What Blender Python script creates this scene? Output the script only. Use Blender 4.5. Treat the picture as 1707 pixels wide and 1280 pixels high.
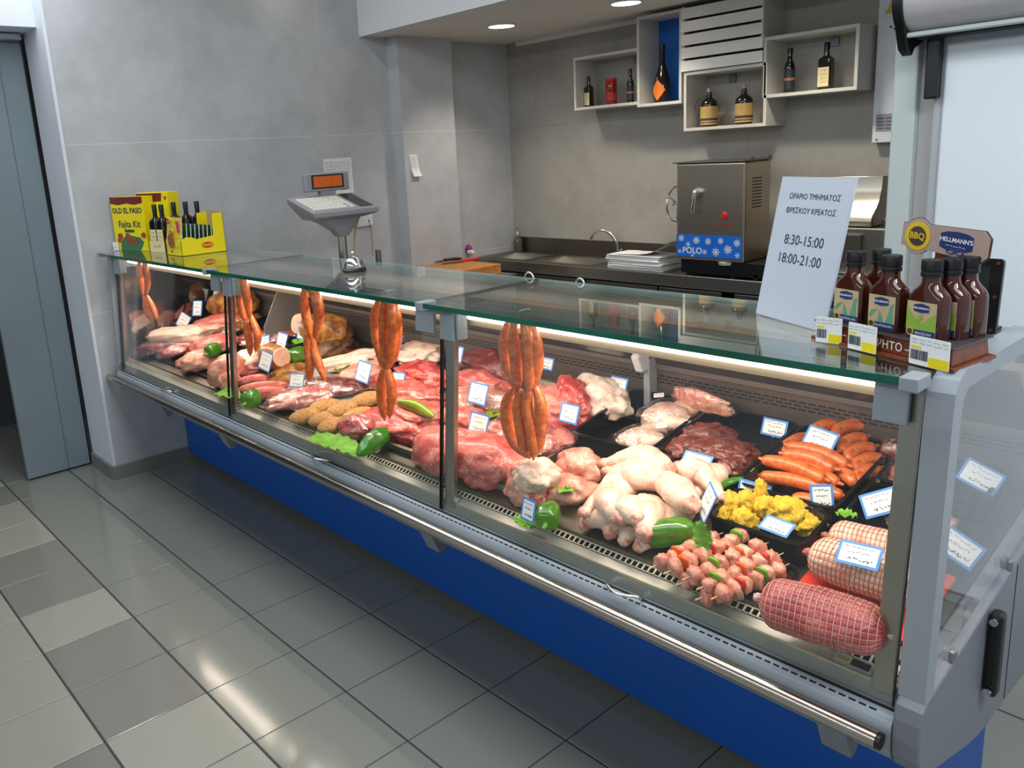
import bpy, bmesh, math, random
from math import sin, cos, pi, sqrt, radians, atan2
from mathutils import Vector, Matrix, Euler, noise

scn = bpy.context.scene
COL = scn.collection
for o in list(bpy.data.objects):
    bpy.data.objects.remove(o)

# ------------------------------------------------------------------ camera
FPX, PX, PY = 1376.76, 763.04, 574.24          # focal length and principal point in photo pixels
CAM = Vector((4.775, -0.894, 1.708))
CROT = Euler((1.342, 0.057, 0.851), 'XYZ')
cd = bpy.data.cameras.new('camera')
cam = bpy.data.objects.new('camera', cd)
COL.objects.link(cam)
cam.location = CAM
cam.rotation_euler = CROT
cd.sensor_fit = 'HORIZONTAL'
cd.sensor_width = 36.0
cd.lens = FPX * 36.0 / 1707.0
cd.shift_x = (853.5 - PX) / 1707.0
cd.shift_y = (PY - 640.0) / 1707.0
cd.clip_start = 0.05
cd.clip_end = 60
scn.camera = cam

# ------------------------------------------------------------------ view + world
scn.view_settings.view_transform = 'Standard'
scn.view_settings.look = 'None'
scn.view_settings.gamma = 1.0
scn.view_settings.use_curve_mapping = False
scn.view_settings.exposure = 0.0
world = bpy.data.worlds.new('world')
scn.world = world
world.use_nodes = True
wb = world.node_tree.nodes['Background']
wb.inputs['Color'].default_value = (0.80, 0.88, 1.0, 1)
wb.inputs['Strength'].default_value = 0.38


def area(name, loc, target, sx, sy, power, col):
    l = bpy.data.lights.new(name, 'AREA')
    l.shape = 'RECTANGLE'
    l.size = sx
    l.size_y = sy
    l.energy = power
    l.color = col
    o = bpy.data.objects.new(name, l)
    COL.objects.link(o)
    o.location = loc
    d = (Vector(target) - Vector(loc)).normalized()
    z = -d
    x = Vector((1, 0, 0))
    y = z.cross(x).normalized()
    x = y.cross(z).normalized()
    m = Matrix((x, y, z)).transposed().to_4x4()
    m.translation = Vector(loc)
    o.matrix_world = m
    return o


ZC = 2.48       # kitchen ceiling
YB = 3.76       # back wall
XW = 0.09       # left wall
# unseen fill from the shop hall ceiling; no tubes are modelled
area('hall_fill_row', (2.2, 1.90, 2.955), (2.2, 1.70, 0), 6.0, 0.03, 9, (1.0, 0.96, 0.88))  # unseen row kept to light the fascia
area('hall_fill_panel', (2.9, 0.2, 2.955), (2.9, 0.35, 0), 6.5, 0.9, 74, (0.91, 0.96, 1.0))  # added wide soft fill overhead for walls, floor and door
area('hall_fill_row', (3.4, -3.7, 2.955), (3.4, -2.0, 0), 6.5, 0.12, 55, (0.90, 0.96, 1.0))  # frontal fill from behind the camera, out of view
area('aisle_fill_light', (5.6, 0.75, 2.955), (5.1, 1.2, 0), 1.8, 0.30, 50, (0.90, 0.96, 1.0))  # added fill that brightens the cold-room door
# LED strips under the counter's glass top
for xa, xb in ((0.22, 1.42), (1.55, 2.88), (2.98, 4.20)):
    area('counter_led_strip', ((xa + xb) / 2, 0.745, 1.2395), ((xa + xb) / 2, 0.86, 0.75), xb - xa, 0.012, 8.6 * (xb - xa) / 1.3, (1.0, 0.80, 0.66))
# recessed ceiling lamps over the work area
LAMPS = [(0.776, 3.042), (1.677, 3.15), (2.60, 3.10)]
for lx, ly in LAMPS:
    l = bpy.data.lights.new('downlight', 'SPOT')
    l.energy = 66
    l.spot_size = radians(120)
    l.spot_blend = 0.8
    l.shadow_soft_size = 0.07
    l.color = (1.0, 0.90, 0.76)
    o = bpy.data.objects.new('downlight', l)
    COL.objects.link(o)
    o.location = (lx, ly, ZC - 0.012)


# ------------------------------------------------------------------ pixel helpers (photo pixel -> point on a real plane)
CM = CROT.to_matrix()


def ray(u, v):
    return CM @ Vector(((u - PX) / FPX, -(v - PY) / FPX, -1.0))


def atz(u, v, z):
    d = ray(u, v)
    return CAM + d * ((z - CAM.z) / d.z)


def aty(u, v, y):
    d = ray(u, v)
    return CAM + d * ((y - CAM.y) / d.y)


def atx(u, v, x):
    d = ray(u, v)
    return CAM + d * ((x - CAM.x) / d.x)


DZ, DY, DS = 0.70, 0.60, 0.20                 # display deck: z = DZ + DS*(y-DY)
DN = Vector((0, -DS, 1)).normalized()


def deckz(y):
    return DZ + DS * (y - DY)


def deck(u, v, h=0.0):
    d = ray(u, v)
    t = (DZ + h + DS * (CAM.y - DY) - CAM.z) / (d.z - DS * d.y)
    return CAM + d * t


# ------------------------------------------------------------------ materials
def lin(c):
    return tuple(((x / 255.0) / 12.92 if x / 255.0 <= 0.04045 else ((x / 255.0 + 0.055) / 1.055) ** 2.4) for x in c)


def new_mat(name):
    m = bpy.data.materials.new(name)
    m.use_nodes = True
    nt = m.node_tree
    return m, nt, nt.nodes['Principled BSDF']


def N(nt, t, **kw):
    n = nt.nodes.new(t)
    for k, v in kw.items():
        setattr(n, k, v)
    return n


def ramp(nt, stops, interp='LINEAR'):
    r = N(nt, 'ShaderNodeValToRGB')
    r.color_ramp.interpolation = interp
    e = r.color_ramp.elements
    while len(e) < len(stops):
        e.new(0.5)
    for i, (p, c) in enumerate(stops):
        e[i].position = p
        e[i].color = (c[0], c[1], c[2], 1)
    return r


def pm(name, c, rough=0.5, metal=0.0, spec=0.5, coat=0.0, var=0.0, scale=30.0, bump=0.0, bscale=None, rvar=0.0):
    """plain surface; var = natural colour variation, bump = fine relief"""
    m, nt, b = new_mat(name)
    c = lin(c)
    b.inputs['Base Color'].default_value = (*c, 1)
    b.inputs['Roughness'].default_value = rough
    b.inputs['Metallic'].default_value = metal
    b.inputs['Specular IOR Level'].default_value = spec
    b.inputs['Coat Weight'].default_value = coat
    b.inputs['Coat Roughness'].default_value = 0.12
    tc = N(nt, 'ShaderNodeTexCoord')
    if var or rvar:
        nz = N(nt, 'ShaderNodeTexNoise')
        nz.inputs['Scale'].default_value = scale
        nz.inputs['Detail'].default_value = 6
        nt.links.new(tc.outputs['Object'], nz.inputs['Vector'])
    if var:
        r = ramp(nt, [(0.25, [max(0, x * (1 - var)) for x in c]), (0.75, [min(1, x * (1 + var)) for x in c])])
        nt.links.new(nz.outputs['Fac'], r.inputs['Fac'])
        nt.links.new(r.outputs['Color'], b.inputs['Base Color'])
    if rvar:
        mr = N(nt, 'ShaderNodeMapRange')
        mr.inputs['To Min'].default_value = max(0.02, rough - rvar)
        mr.inputs['To Max'].default_value = rough + rvar
        nt.links.new(nz.outputs['Fac'], mr.inputs['Value'])
        nt.links.new(mr.outputs['Result'], b.inputs['Roughness'])
    if bump:
        n2 = N(nt, 'ShaderNodeTexNoise')
        n2.inputs['Scale'].default_value = bscale or scale
        n2.inputs['Detail'].default_value = 4
        nt.links.new(tc.outputs['Object'], n2.inputs['Vector'])
        bp = N(nt, 'ShaderNodeBump')
        bp.inputs['Strength'].default_value = bump
        bp.inputs['Distance'].default_value = 0.004
        nt.links.new(n2.outputs['Fac'], bp.inputs['Height'])
        nt.links.new(bp.outputs['Normal'], b.inputs['Normal'])
    return m


def steel(name, c, rough=0.28, stretch=(1, 1, 60), amount=0.10):
    m, nt, b = new_mat(name)
    b.inputs['Base Color'].default_value = (*lin(c), 1)
    b.inputs['Metallic'].default_value = 1.0
    tc = N(nt, 'ShaderNodeTexCoord')
    mp = N(nt, 'ShaderNodeMapping')
    mp.inputs['Scale'].default_value = stretch
    nz = N(nt, 'ShaderNodeTexNoise')
    nz.inputs['Scale'].default_value = 6
    nz.inputs['Detail'].default_value = 5
    nt.links.new(tc.outputs['Object'], mp.inputs['Vector'])
    nt.links.new(mp.outputs['Vector'], nz.inputs['Vector'])
    mr = N(nt, 'ShaderNodeMapRange')
    mr.inputs['To Min'].default_value = max(0.03, rough - amount)
    mr.inputs['To Max'].default_value = rough + amount
    nt.links.new(nz.outputs['Fac'], mr.inputs['Value'])
    nt.links.new(mr.outputs['Result'], b.inputs['Roughness'])
    return m


def thin_glass(name, tint=(0.90, 0.97, 0.94), f0=0.04, rough=0.0, refl=(1, 1, 1)):
    """thin pane: mirror reflection by Schlick's law mixed with straight transmission"""
    m = bpy.data.materials.new(name)
    m.use_nodes = True
    nt = m.node_tree
    nt.nodes.clear()
    out = N(nt, 'ShaderNodeOutputMaterial')
    mix = N(nt, 'ShaderNodeMixShader')
    tr = N(nt, 'ShaderNodeBsdfTransparent')
    tr.inputs['Color'].default_value = (*tint, 1)
    gl = N(nt, 'ShaderNodeBsdfGlossy')
    gl.inputs['Roughness'].default_value = rough
    gl.inputs['Color'].default_value = (*refl, 1)
    lw = N(nt, 'ShaderNodeLayerWeight')
    lw.inputs['Blend'].default_value = 0.5
    p = N(nt, 'ShaderNodeMath', operation='POWER')
    p.inputs[1].default_value = 5.0
    s = N(nt, 'ShaderNodeMath', operation='MULTIPLY_ADD')
    s.inputs[1].default_value = 1 - f0
    s.inputs[2].default_value = f0
    nt.links.new(lw.outputs['Facing'], p.inputs[0])
    nt.links.new(p.outputs[0], s.inputs[0])
    nt.links.new(s.outputs[0], mix.inputs[0])
    nt.links.new(tr.outputs[0], mix.inputs[1])
    nt.links.new(gl.outputs[0], mix.inputs[2])
    nt.links.new(mix.outputs[0], out.inputs['Surface'])
    return m


def film(name, scale=60, f0=0.10, strength=1.0, tint=(0.96, 0.96, 0.96), haze=0.0):
    m = thin_glass(name, tint, f0, 0.10)
    nt = m.node_tree
    tc = N(nt, 'ShaderNodeTexCoord')
    mp = N(nt, 'ShaderNodeMapping')
    mp.inputs['Scale'].default_value = (1.0, 2.2, 1.0)
    v = N(nt, 'ShaderNodeTexNoise')
    v.noise_type = 'RIDGED_MULTIFRACTAL'
    v.inputs['Scale'].default_value = scale
    v.inputs['Detail'].default_value = 3
    v.inputs['Distortion'].default_value = 0.8
    bp = N(nt, 'ShaderNodeBump')
    bp.inputs['Strength'].default_value = strength
    bp.inputs['Distance'].default_value = 0.008
    nt.links.new(tc.outputs['Object'], mp.inputs['Vector'])
    nt.links.new(mp.outputs['Vector'], v.inputs['Vector'])
    nt.links.new(v.outputs['Fac'], bp.inputs['Height'])
    for n in nt.nodes:
        if n.type == 'BSDF_GLOSSY':
            nt.links.new(bp.outputs['Normal'], n.inputs['Normal'])
    return m


def emit(name, c, s):
    m = bpy.data.materials.new(name)
    m.use_nodes = True
    nt = m.node_tree
    nt.nodes.clear()
    out = N(nt, 'ShaderNodeOutputMaterial')
    e = N(nt, 'ShaderNodeEmission')
    e.inputs['Color'].default_value = (*c, 1)
    e.inputs['Strength'].default_value = s
    nt.links.new(e.outputs[0], out.inputs['Surface'])
    return m


def meat(name, stops, fat=(238, 205, 185), fatamt=0.5, scale=22.0, fscale=26.0, rough=0.36, bump=0.5, stretch=(1, 1, 1), coat=0.25, fine=0.35, sss=0.0):
    """flesh: muscle colours from 3D noise, thin fat seams from ridged noise, moist surface"""
    m, nt, b = new_mat(name)
    b.inputs['Roughness'].default_value = rough
    b.inputs['Coat Weight'].default_value = coat
    b.inputs['Coat Roughness'].default_value = 0.18
    if sss:
        b.inputs['Subsurface Weight'].default_value = sss
        b.inputs['Subsurface Radius'].default_value = (0.012, 0.005, 0.003)
        b.inputs['Subsurface Scale'].default_value = 1.0
    tc = N(nt, 'ShaderNodeTexCoord')
    mp = N(nt, 'ShaderNodeMapping')
    mp.inputs['Scale'].default_value = stretch
    nt.links.new(tc.outputs['Object'], mp.inputs['Vector'])
    n1 = N(nt, 'ShaderNodeTexNoise')
    n1.inputs['Scale'].default_value = scale
    n1.inputs['Detail'].default_value = 5
    n1.inputs['Distortion'].default_value = 0.6
    nt.links.new(mp.outputs['Vector'], n1.inputs['Vector'])
    k = len(stops)
    r1 = ramp(nt, [(0.30 + 0.40 * i / max(1, k - 1), lin(c)) for i, c in enumerate(stops)])
    nt.links.new(n1.outputs['Fac'], r1.inputs['Fac'])
    n3 = N(nt, 'ShaderNodeTexNoise')
    n3.inputs['Scale'].default_value = scale * 9
    n3.inputs['Detail'].default_value = 3
    nt.links.new(mp.outputs['Vector'], n3.inputs['Vector'])
    mm = N(nt, 'ShaderNodeMix', data_type='RGBA', blend_type='OVERLAY')
    mm.inputs[0].default_value = fine
    nt.links.new(r1.outputs['Color'], mm.inputs[6])
    nt.links.new(n3.outputs['Fac'], mm.inputs[7])
    col = mm.outputs[2]
    if fatamt > 0:
        n2 = N(nt, 'ShaderNodeTexNoise')
        n2.inputs['Scale'].default_value = fscale
        n2.inputs['Detail'].default_value = 3
        n2.inputs['Distortion'].default_value = 1.6
        nt.links.new(mp.outputs['Vector'], n2.inputs['Vector'])
        a = N(nt, 'ShaderNodeMath', operation='SUBTRACT')
        a.inputs[1].default_value = 0.5
        ab = N(nt, 'ShaderNodeMath', operation='ABSOLUTE')
        nt.links.new(n2.outputs['Fac'], a.inputs[0])
        nt.links.new(a.outputs[0], ab.inputs[0])
        lt = N(nt, 'ShaderNodeMapRange')
        lt.inputs['From Min'].default_value = 0.006 + 0.030 * fatamt
        lt.inputs['From Max'].default_value = 0.0
        lt.inputs['To Max'].default_value = min(1.0, 0.5 + 0.6 * fatamt)
        nt.links.new(ab.outputs[0], lt.inputs['Value'])
        # seams appear in patches only
        n4 = N(nt, 'ShaderNodeTexNoise')
        n4.inputs['Scale'].default_value = fscale * 0.45
        nt.links.new(tc.outputs['Object'], n4.inputs['Vector'])
        pt = N(nt, 'ShaderNodeMapRange')
        pt.inputs['From Min'].default_value = 0.56 - 0.25 * fatamt
        pt.inputs['From Max'].default_value = 0.68 - 0.25 * fatamt
        nt.links.new(n4.outputs['Fac'], pt.inputs['Value'])
        mu = N(nt, 'ShaderNodeMath', operation='MULTIPLY')
        nt.links.new(lt.outputs['Result'], mu.inputs[0])
        nt.links.new(pt.outputs['Result'], mu.inputs[1])
        mf = N(nt, 'ShaderNodeMix', data_type='RGBA')
        mf.inputs[7].default_value = (*lin(fat), 1)
        nt.links.new(mu.outputs[0], mf.inputs[0])
        nt.links.new(col, mf.inputs[6])
        col = mf.outputs[2]
    nt.links.new(col, b.inputs['Base Color'])
    nb = N(nt, 'ShaderNodeTexNoise')
    nb.inputs['Scale'].default_value = scale * 3.2
    nb.inputs['Detail'].default_value = 5
    nb.inputs['Distortion'].default_value = 0.8
    nt.links.new(mp.outputs['Vector'], nb.inputs['Vector'])
    bp = N(nt, 'ShaderNodeBump')
    bp.inputs['Strength'].default_value = bump
    bp.inputs['Distance'].default_value = 0.006
    nt.links.new(nb.outputs['Fac'], bp.inputs['Height'])
    nt.links.new(bp.outputs['Normal'], b.inputs['Normal'])
    return m


M = {}
M['white'] = pm('white_paint', (214, 219, 226), 0.55, var=0.03, scale=3)
M['ceil'] = pm('ceiling_paint', (226, 220, 214), 0.75, var=0.03, scale=2)
M['chrome'] = pm('chrome', (225, 225, 228), 0.08, 1.0)
M['steel'] = steel('brushed_steel', (178, 172, 160), 0.30, (1, 1, 40), 0.05)
M['steelx'] = steel('brushed_steel_lengthwise', (184, 174, 160), 0.32, (90, 90, 1), 0.04)
M['railsteel'] = steel('polished_rail_steel', (190, 180, 168), 0.20, (1, 60, 60), 0.05)
M['darksteel'] = steel('dull_steel', (128, 122, 112), 0.36, (1, 1, 40), 0.05)
M['alu'] = pm('grey_aluminium', (150, 156, 160), 0.38, 0.75, var=0.04, scale=14)
M['greyplas'] = pm('grey_plastic', (150, 157, 164), 0.42, 0.0, var=0.02, scale=10)
M['bumper'] = pm('grey_bumper_plastic', (142, 152, 160), 0.34, 0.0, var=0.03, scale=8)
M['endplas'] = pm('shaded_end_plastic', (120, 124, 132), 0.45, 0.0, var=0.03, scale=6)  # darker grey paints in the shade of faces turned from the lights
M['ledge'] = pm('dull_grey_sheet', (158, 156, 150), 0.36, 0.2, var=0.05, scale=9)
M['black'] = pm('black_plastic', (14, 15, 17), 0.35, var=0.1, scale=20)
M['tray'] = pm('black_tray_plastic', (16, 17, 19), 0.22, spec=0.6, var=0.1, scale=20)
M['dark'] = pm('dark_gap', (20, 22, 24), 0.6)
M['blue'] = pm('blue_laminate', (14, 84, 172), 0.42, var=0.05, scale=4)
M['bluepaint'] = pm('blue_paint', (12, 98, 186), 0.5, var=0.03, scale=6)
M['glass'] = thin_glass('clear_pane', (0.94, 0.97, 0.96))
M['topglass'] = thin_glass('top_pane', (0.82, 0.90, 0.87), 0.09)
M['endglass'] = thin_glass('end_pane', (0.93, 0.96, 0.97), 0.06)
M['acryl'] = thin_glass('acrylic', (0.86, 0.88, 0.90), 0.05)
M['gedge'] = pm('green_glass_edge', (8, 92, 72), 0.12, spec=0.7, var=0.35, scale=6)
M['tagblue'] = pm('card_blue', (72, 140, 214), 0.5, var=0.03)
M['tagwhite'] = pm('card_white', (236, 238, 238), 0.55, var=0.02)
M['ink'] = pm('ink', (40, 44, 62), 0.6)
M['paper'] = pm('paper', (226, 228, 228), 0.7, var=0.03)
M['paperprint'] = pm('grey_print', (150, 154, 162), 0.7)
M['yellow'] = pm('yellow_card', (238, 218, 4), 0.45, var=0.03)
M['cream'] = pm('cream_label', (232, 216, 160), 0.55, var=0.03)
M['red'] = pm('red_print', (200, 34, 30), 0.5)
M['darkred'] = pm('dark_red_print', (110, 26, 24), 0.5, var=0.25, scale=260)
M['wood'] = pm('chopping_wood', (176, 118, 58), 0.55, var=0.3, scale=24)
M['board_red'] = pm('red_board', (226, 62, 40), 0.4, var=0.04)
M['shelf'] = pm('pale_shelf_board', (196, 194, 186), 0.55, var=0.04, scale=8)
M['slat'] = pm('white_slat', (225, 224, 218), 0.5, var=0.03, scale=8)
M['lamp_on'] = emit('lamp_lit', (1.0, 0.90, 0.74), 9.0)
M['tube_on'] = emit('tube_lit', (0.92, 0.96, 1.0), 9.0)
M['led_on'] = emit('led_lit', (1.0, 0.86, 0.72), 9.0)
M['wrap'] = film('plastic_wrap', 38, 0.17, 1.0)
M['wrap_fine'] = film('plastic_wrap_tight', 70, 0.13, 0.9)
M['beef'] = meat('beef_flesh', [(146, 34, 34), (190, 60, 56), (214, 98, 88)], fatamt=0.42, scale=16, fscale=20)
M['beef_dark'] = meat('dark_beef_flesh', [(82, 22, 22), (128, 40, 36), (158, 66, 58)], fatamt=0.25, scale=20)
M['veal'] = meat('pink_beef_flesh', [(168, 56, 54), (206, 92, 84), (226, 132, 116)], fatamt=0.5, scale=15, fscale=18)
M['pork'] = meat('pork_flesh', [(198, 106, 92), (222, 144, 124), (236, 182, 158)], (246, 224, 206), 0.5, 14, 16)
M['porkfat'] = meat('pork_fat', [(226, 176, 156), (240, 206, 186), (246, 226, 210)], (222, 120, 112), 0.45, 14, 14)
M['lambfat'] = meat('lamb_fat_layer', [(206, 168, 152), (230, 206, 190), (240, 226, 212)], (206, 96, 96), 0.4, 14, 12)
M['loin'] = meat('tenderloin_flesh', [(194, 82, 78), (216, 116, 104), (230, 154, 136)], fatamt=0.3, scale=20)
M['chicken'] = meat('chicken_skin', [(220, 160, 142), (236, 202, 182), (244, 220, 204)], (222, 130, 112), 0.30, 18, 10, 0.40, 0.35, coat=0.2, fine=0.2)
M['chickenpink'] = meat('raw_chicken_flesh', [(200, 118, 98), (218, 146, 122), (230, 176, 152)], (250, 226, 206), 0.35, 30, 30, 0.34, 0.4, coat=0.3)
M['chickenend'] = meat('cut_chicken_end', [(176, 98, 90), (222, 150, 134), (240, 196, 176)], (244, 220, 206), 0.5, 50, 40, 0.35)
M['liver'] = meat('liver_flesh', [(84, 30, 24), (112, 48, 38), (138, 70, 58)], (170, 110, 100), 0.08, 34, 30, 0.22, 1.0, coat=0.6)
M['sausage'] = meat('sausage_skin', [(184, 78, 28), (216, 106, 46), (234, 134, 68)], (236, 150, 96), 0.10, 60, 60, 0.34, 0.15, coat=0.35)
M['smoke'] = meat('smoked_rind', [(84, 46, 20), (156, 98, 42), (204, 150, 72)], (226, 180, 100), 0.25, 22, 18, 0.4)
M['smokedark'] = meat('dark_smoked_rind', [(48, 28, 18), (92, 56, 30), (150, 100, 52)], (170, 120, 60), 0.15, 22, 18, 0.4)
M['hamcut'] = meat('ham_cut_face', [(226, 168, 140), (236, 190, 160), (242, 206, 180)], (246, 224, 204), 0.25, 30, 30, 0.42, 0.15)
M['crumb'] = meat('breadcrumb_coat', [(176, 112, 58), (214, 156, 92), (232, 184, 124)], fatamt=0, scale=120, rough=0.75, bump=1.0, coat=0)
M['batter'] = meat('yellow_marinade_coat', [(232, 172, 24), (248, 206, 50), (252, 224, 96)], fatamt=0, scale=90, rough=0.6, bump=1.0, coat=0.05)
M['pepper'] = pm('green_pepper_skin', (70, 124, 20), 0.18, spec=0.6, coat=0.5, var=0.45, scale=14)
M['longpepper'] = pm('dark_green_pepper_skin', (52, 120, 22), 0.2, coat=0.4, var=0.35, scale=14)
M['palepepper'] = pm('yellow_green_pepper_skin', (128, 150, 26), 0.22, coat=0.4, var=0.3, scale=20)
M['stem'] = pm('green_stem', (110, 150, 50), 0.5, var=0.2)
M['leaf'] = pm('lettuce_leaf', (112, 168, 44), 0.45, var=0.4, scale=40, bump=0.5)
M['redpep'] = pm('red_pepper_piece', (212, 46, 22), 0.25, coat=0.3, var=0.2)
M['orangepep'] = pm('orange_pepper_piece', (232, 96, 24), 0.25, coat=0.3, var=0.2)
M['stick'] = pm('bamboo_stick', (216, 186, 130), 0.6, var=0.1)
M['netstring'] = pm('white_net_string', (216, 176, 164), 0.6)
M['netred'] = pm('reddish_net_string', (168, 104, 88), 0.6)
M['roastpork'] = meat('netted_pork', [(214, 144, 126), (232, 190, 168), (240, 214, 196)], (206, 96, 90), 0.30, 18, 12, 0.4)
M['roastbeef'] = meat('netted_beef', [(146, 50, 50), (176, 76, 72), (206, 116, 106)], (226, 170, 156), 0.35, 14, 9, 0.36)


# ------------------------------------------------------------------ mesh builder
class MB:
    def __init__(s):
        s.v = []
        s.f = []
        s.mi = []

    def add(s, vs, fs, mi=0):
        k = len(s.v)
        s.v += [Vector(p) for p in vs]
        s.f += [tuple(k + i for i in f) for f in fs]
        s.mi += [mi] * len(fs)
        return s

    def box(s, x0, x1, y0, y1, z0, z1, mi=0):
        vs = [(x, y, z) for z in (z0, z1) for y in (y0, y1) for x in (x0, x1)]
        return s.add(vs, [(0, 2, 3, 1), (4, 5, 7, 6), (0, 1, 5, 4), (2, 6, 7, 3), (0, 4, 6, 2), (1, 3, 7, 5)], mi)

    def obox(s, c, ex, ey, ez, mi=0):
        """box from centre and three half-extent vectors"""
        c, ex, ey, ez = Vector(c), Vector(ex), Vector(ey), Vector(ez)
        vs = [c + ex * i + ey * j + ez * k for k in (-1, 1) for j in (-1, 1) for i in (-1, 1)]
        return s.add(vs, [(0, 2, 3, 1), (4, 5, 7, 6), (0, 1, 5, 4), (2, 6, 7, 3), (0, 4, 6, 2), (1, 3, 7, 5)], mi)

    def prism(s, poly, a, b, plane='yz', mi=0):
        """polygon in a plane extruded along the remaining axis from a to b"""
        def P(p, t):
            if plane == 'yz':
                return (t, p[0], p[1])
            if plane == 'xz':
                return (p[0], t, p[1])
            return (p[0], p[1], t)
        n = len(poly)
        vs = [P(p, a) for p in poly] + [P(p, b) for p in poly]
        fs = [tuple(range(n))[::-1], tuple(range(n, 2 * n))] + [(i, (i + 1) % n, n + (i + 1) % n, n + i) for i in range(n)]
        return s.add(vs, fs, mi)

    def fprism(s, poly, o, ex, ey, ez, d, mi=0):
        """polygon in frame (o; ex, ey) extruded d along ez"""
        o, ex, ey, ez = Vector(o), Vector(ex), Vector(ey), Vector(ez)
        n = len(poly)
        vs = [o + ex * p[0] + ey * p[1] for p in poly] + [o + ex * p[0] + ey * p[1] + ez * d for p in poly]
        fs = [tuple(range(n))[::-1], tuple(range(n, 2 * n))] + [(i, (i + 1) % n, n + (i + 1) % n, n + i) for i in range(n)]
        return s.add(vs, fs, mi)

    def tube(s, pts, rad, n=10, sub=1, caps=True, flat=1.0, up=None, mi=0, rmod=None):
        """round bar along a (smoothed) polyline with varying radius and rounded ends"""
        pts = [Vector(p) for p in pts]
        if not hasattr(rad, '__len__'):
            rad = [rad] * len(pts)
        if sub > 1 and len(pts) > 2:
            P, R = [], []
            for i in range(len(pts) - 1):
                p0, p1, p2, p3 = pts[max(0, i - 1)], pts[i], pts[i + 1], pts[min(len(pts) - 1, i + 2)]
                for k in range(sub):
                    t = k / sub
                    P.append(0.5 * ((2 * p1) + (p2 - p0) * t + (2 * p0 - 5 * p1 + 4 * p2 - p3) * t * t + (3 * p1 - p0 - 3 * p2 + p3) * t ** 3))
                    R.append(rad[i] * (1 - t) + rad[i + 1] * t)
            P.append(pts[-1])
            R.append(rad[-1])
            pts, rad = P, R
        T = []
        for i in range(len(pts)):
            d = pts[min(i + 1, len(pts) - 1)] - pts[max(i - 1, 0)]
            T.append(d.normalized() if d.length > 1e-9 else Vector((0, 0, 1)))
        u = Vector(up) if up else (Vector((0, 0, 1)) if abs(T[0].z) < 0.9 else Vector((1, 0, 0)))
        rings = []
        for i, p in enumerate(pts):
            u = (u - T[i] * u.dot(T[i]))
            u.normalize()
            w = T[i].cross(u)
            ring = []
            for k in range(n):
                a = 2 * pi * k / n
                r = rad[i]
                if rmod:
                    r *= rmod(i / max(1, len(pts) - 1), a)
                ring.append(p + u * (cos(a) * r * flat) + w * (sin(a) * r))
            rings.append(ring)
        if caps:
            r0, r1 = rings[0], rings[-1]
            c0, c1 = pts[0], pts[-1]
            pre = [[c0 - T[0] * (rad[0] * h) + (q - c0) * g for q in r0] for h, g in ((0.72, 0.45), (0.42, 0.82))]
            post = [[c1 + T[-1] * (rad[-1] * h) + (q - c1) * g for q in r1] for h, g in ((0.42, 0.82), (0.72, 0.45))]
            rings = pre + rings + post
        k0 = len(s.v)
        s.v += [q for r in rings for q in r]
        for i in range(len(rings) - 1):
            for k in range(n):
                a, b = k0 + i * n + k, k0 + i * n + (k + 1) % n
                s.f.append((a, b, b + n, a + n))
                s.mi.append(mi)
        s.f.append(tuple(k0 + k for k in range(n))[::-1])
        s.f.append(tuple(k0 + (len(rings) - 1) * n + k for k in range(n)))
        s.mi += [mi, mi]
        return s

    def lathe(s, prof, n=24, c=(0, 0, 0), sx=1.0, sy=1.0, rot=0.0, mi=0):
        c = Vector(c)
        k0 = len(s.v)
        for r, z in prof:
            for k in range(n):
                a = 2 * pi * k / n
                x, y = cos(a) * r * sx, sin(a) * r * sy
                s.v.append(c + Vector((x * cos(rot) - y * sin(rot), x * sin(rot) + y * cos(rot), z)))
        m = len(prof)
        for i in range(m - 1):
            for k in range(n):
                a, b = k0 + i * n + k, k0 + i * n + (k + 1) % n
                s.f.append((a, b, b + n, a + n))
                s.mi.append(mi)
        s.f.append(tuple(k0 + k for k in range(n))[::-1])
        s.f.append(tuple(k0 + (m - 1) * n + k for k in range(n)))
        s.mi += [mi, mi]
        return s

    def merge(s, o, mtx=None):
        k = len(s.v)
        s.v += [(mtx @ p) if mtx else p.copy() for p in o.v]
        s.f += [tuple(k + i for i in f) for f in o.f]
        s.mi += o.mi
        return s


def root_loc(o):
    while o.parent:
        o = o.parent
    return Vector(o.location)


def obj(name, mb, mat, parent=None, bevel=0.0, smooth=False, local=False, seg=2):
    """one mesh object; geometry is given in world coordinates unless local"""
    off = root_loc(parent) if (parent and not local) else Vector((0, 0, 0))
    me = bpy.data.meshes.new(name)
    me.from_pydata([tuple(p - off) for p in mb.v], [], mb.f)
    mats = mat if isinstance(mat, (list, tuple)) else [mat]
    for m in mats:
        me.materials.append(m)
    if len(mats) > 1:
        me.polygons.foreach_set('material_index', mb.mi)
    bm = bmesh.new()
    bm.from_mesh(me)
    bmesh.ops.recalc_face_normals(bm, faces=bm.faces)
    bm.to_mesh(me)
    bm.free()
    if smooth:
        me.polygons.foreach_set('use_smooth', [True] * len(me.polygons))
        if smooth == 'auto':
            me.set_sharp_from_angle(angle=radians(38))
    me.update()
    o = bpy.data.objects.new(name, me)
    COL.objects.link(o)
    if parent:
        o.parent = parent
    if bevel:
        b = o.modifiers.new('bevel', 'BEVEL')
        b.width = bevel
        b.segments = seg
        b.limit_method = 'ANGLE'
        b.angle_limit = radians(40)
    return o


def tag(o, label, cat, group=None):
    o['label'] = label
    o['category'] = cat
    if group:
        o['group'] = group
    return o


def thing(name, label, cat, loc=(0, 0, 0), group=None):
    o = bpy.data.objects.new(name, None)
    o.empty_display_size = 0.05
    COL.objects.link(o)
    o.location = loc
    return tag(o, label, cat, group)


def struct(o):
    o['kind'] = 'structure'
    return o


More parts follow.
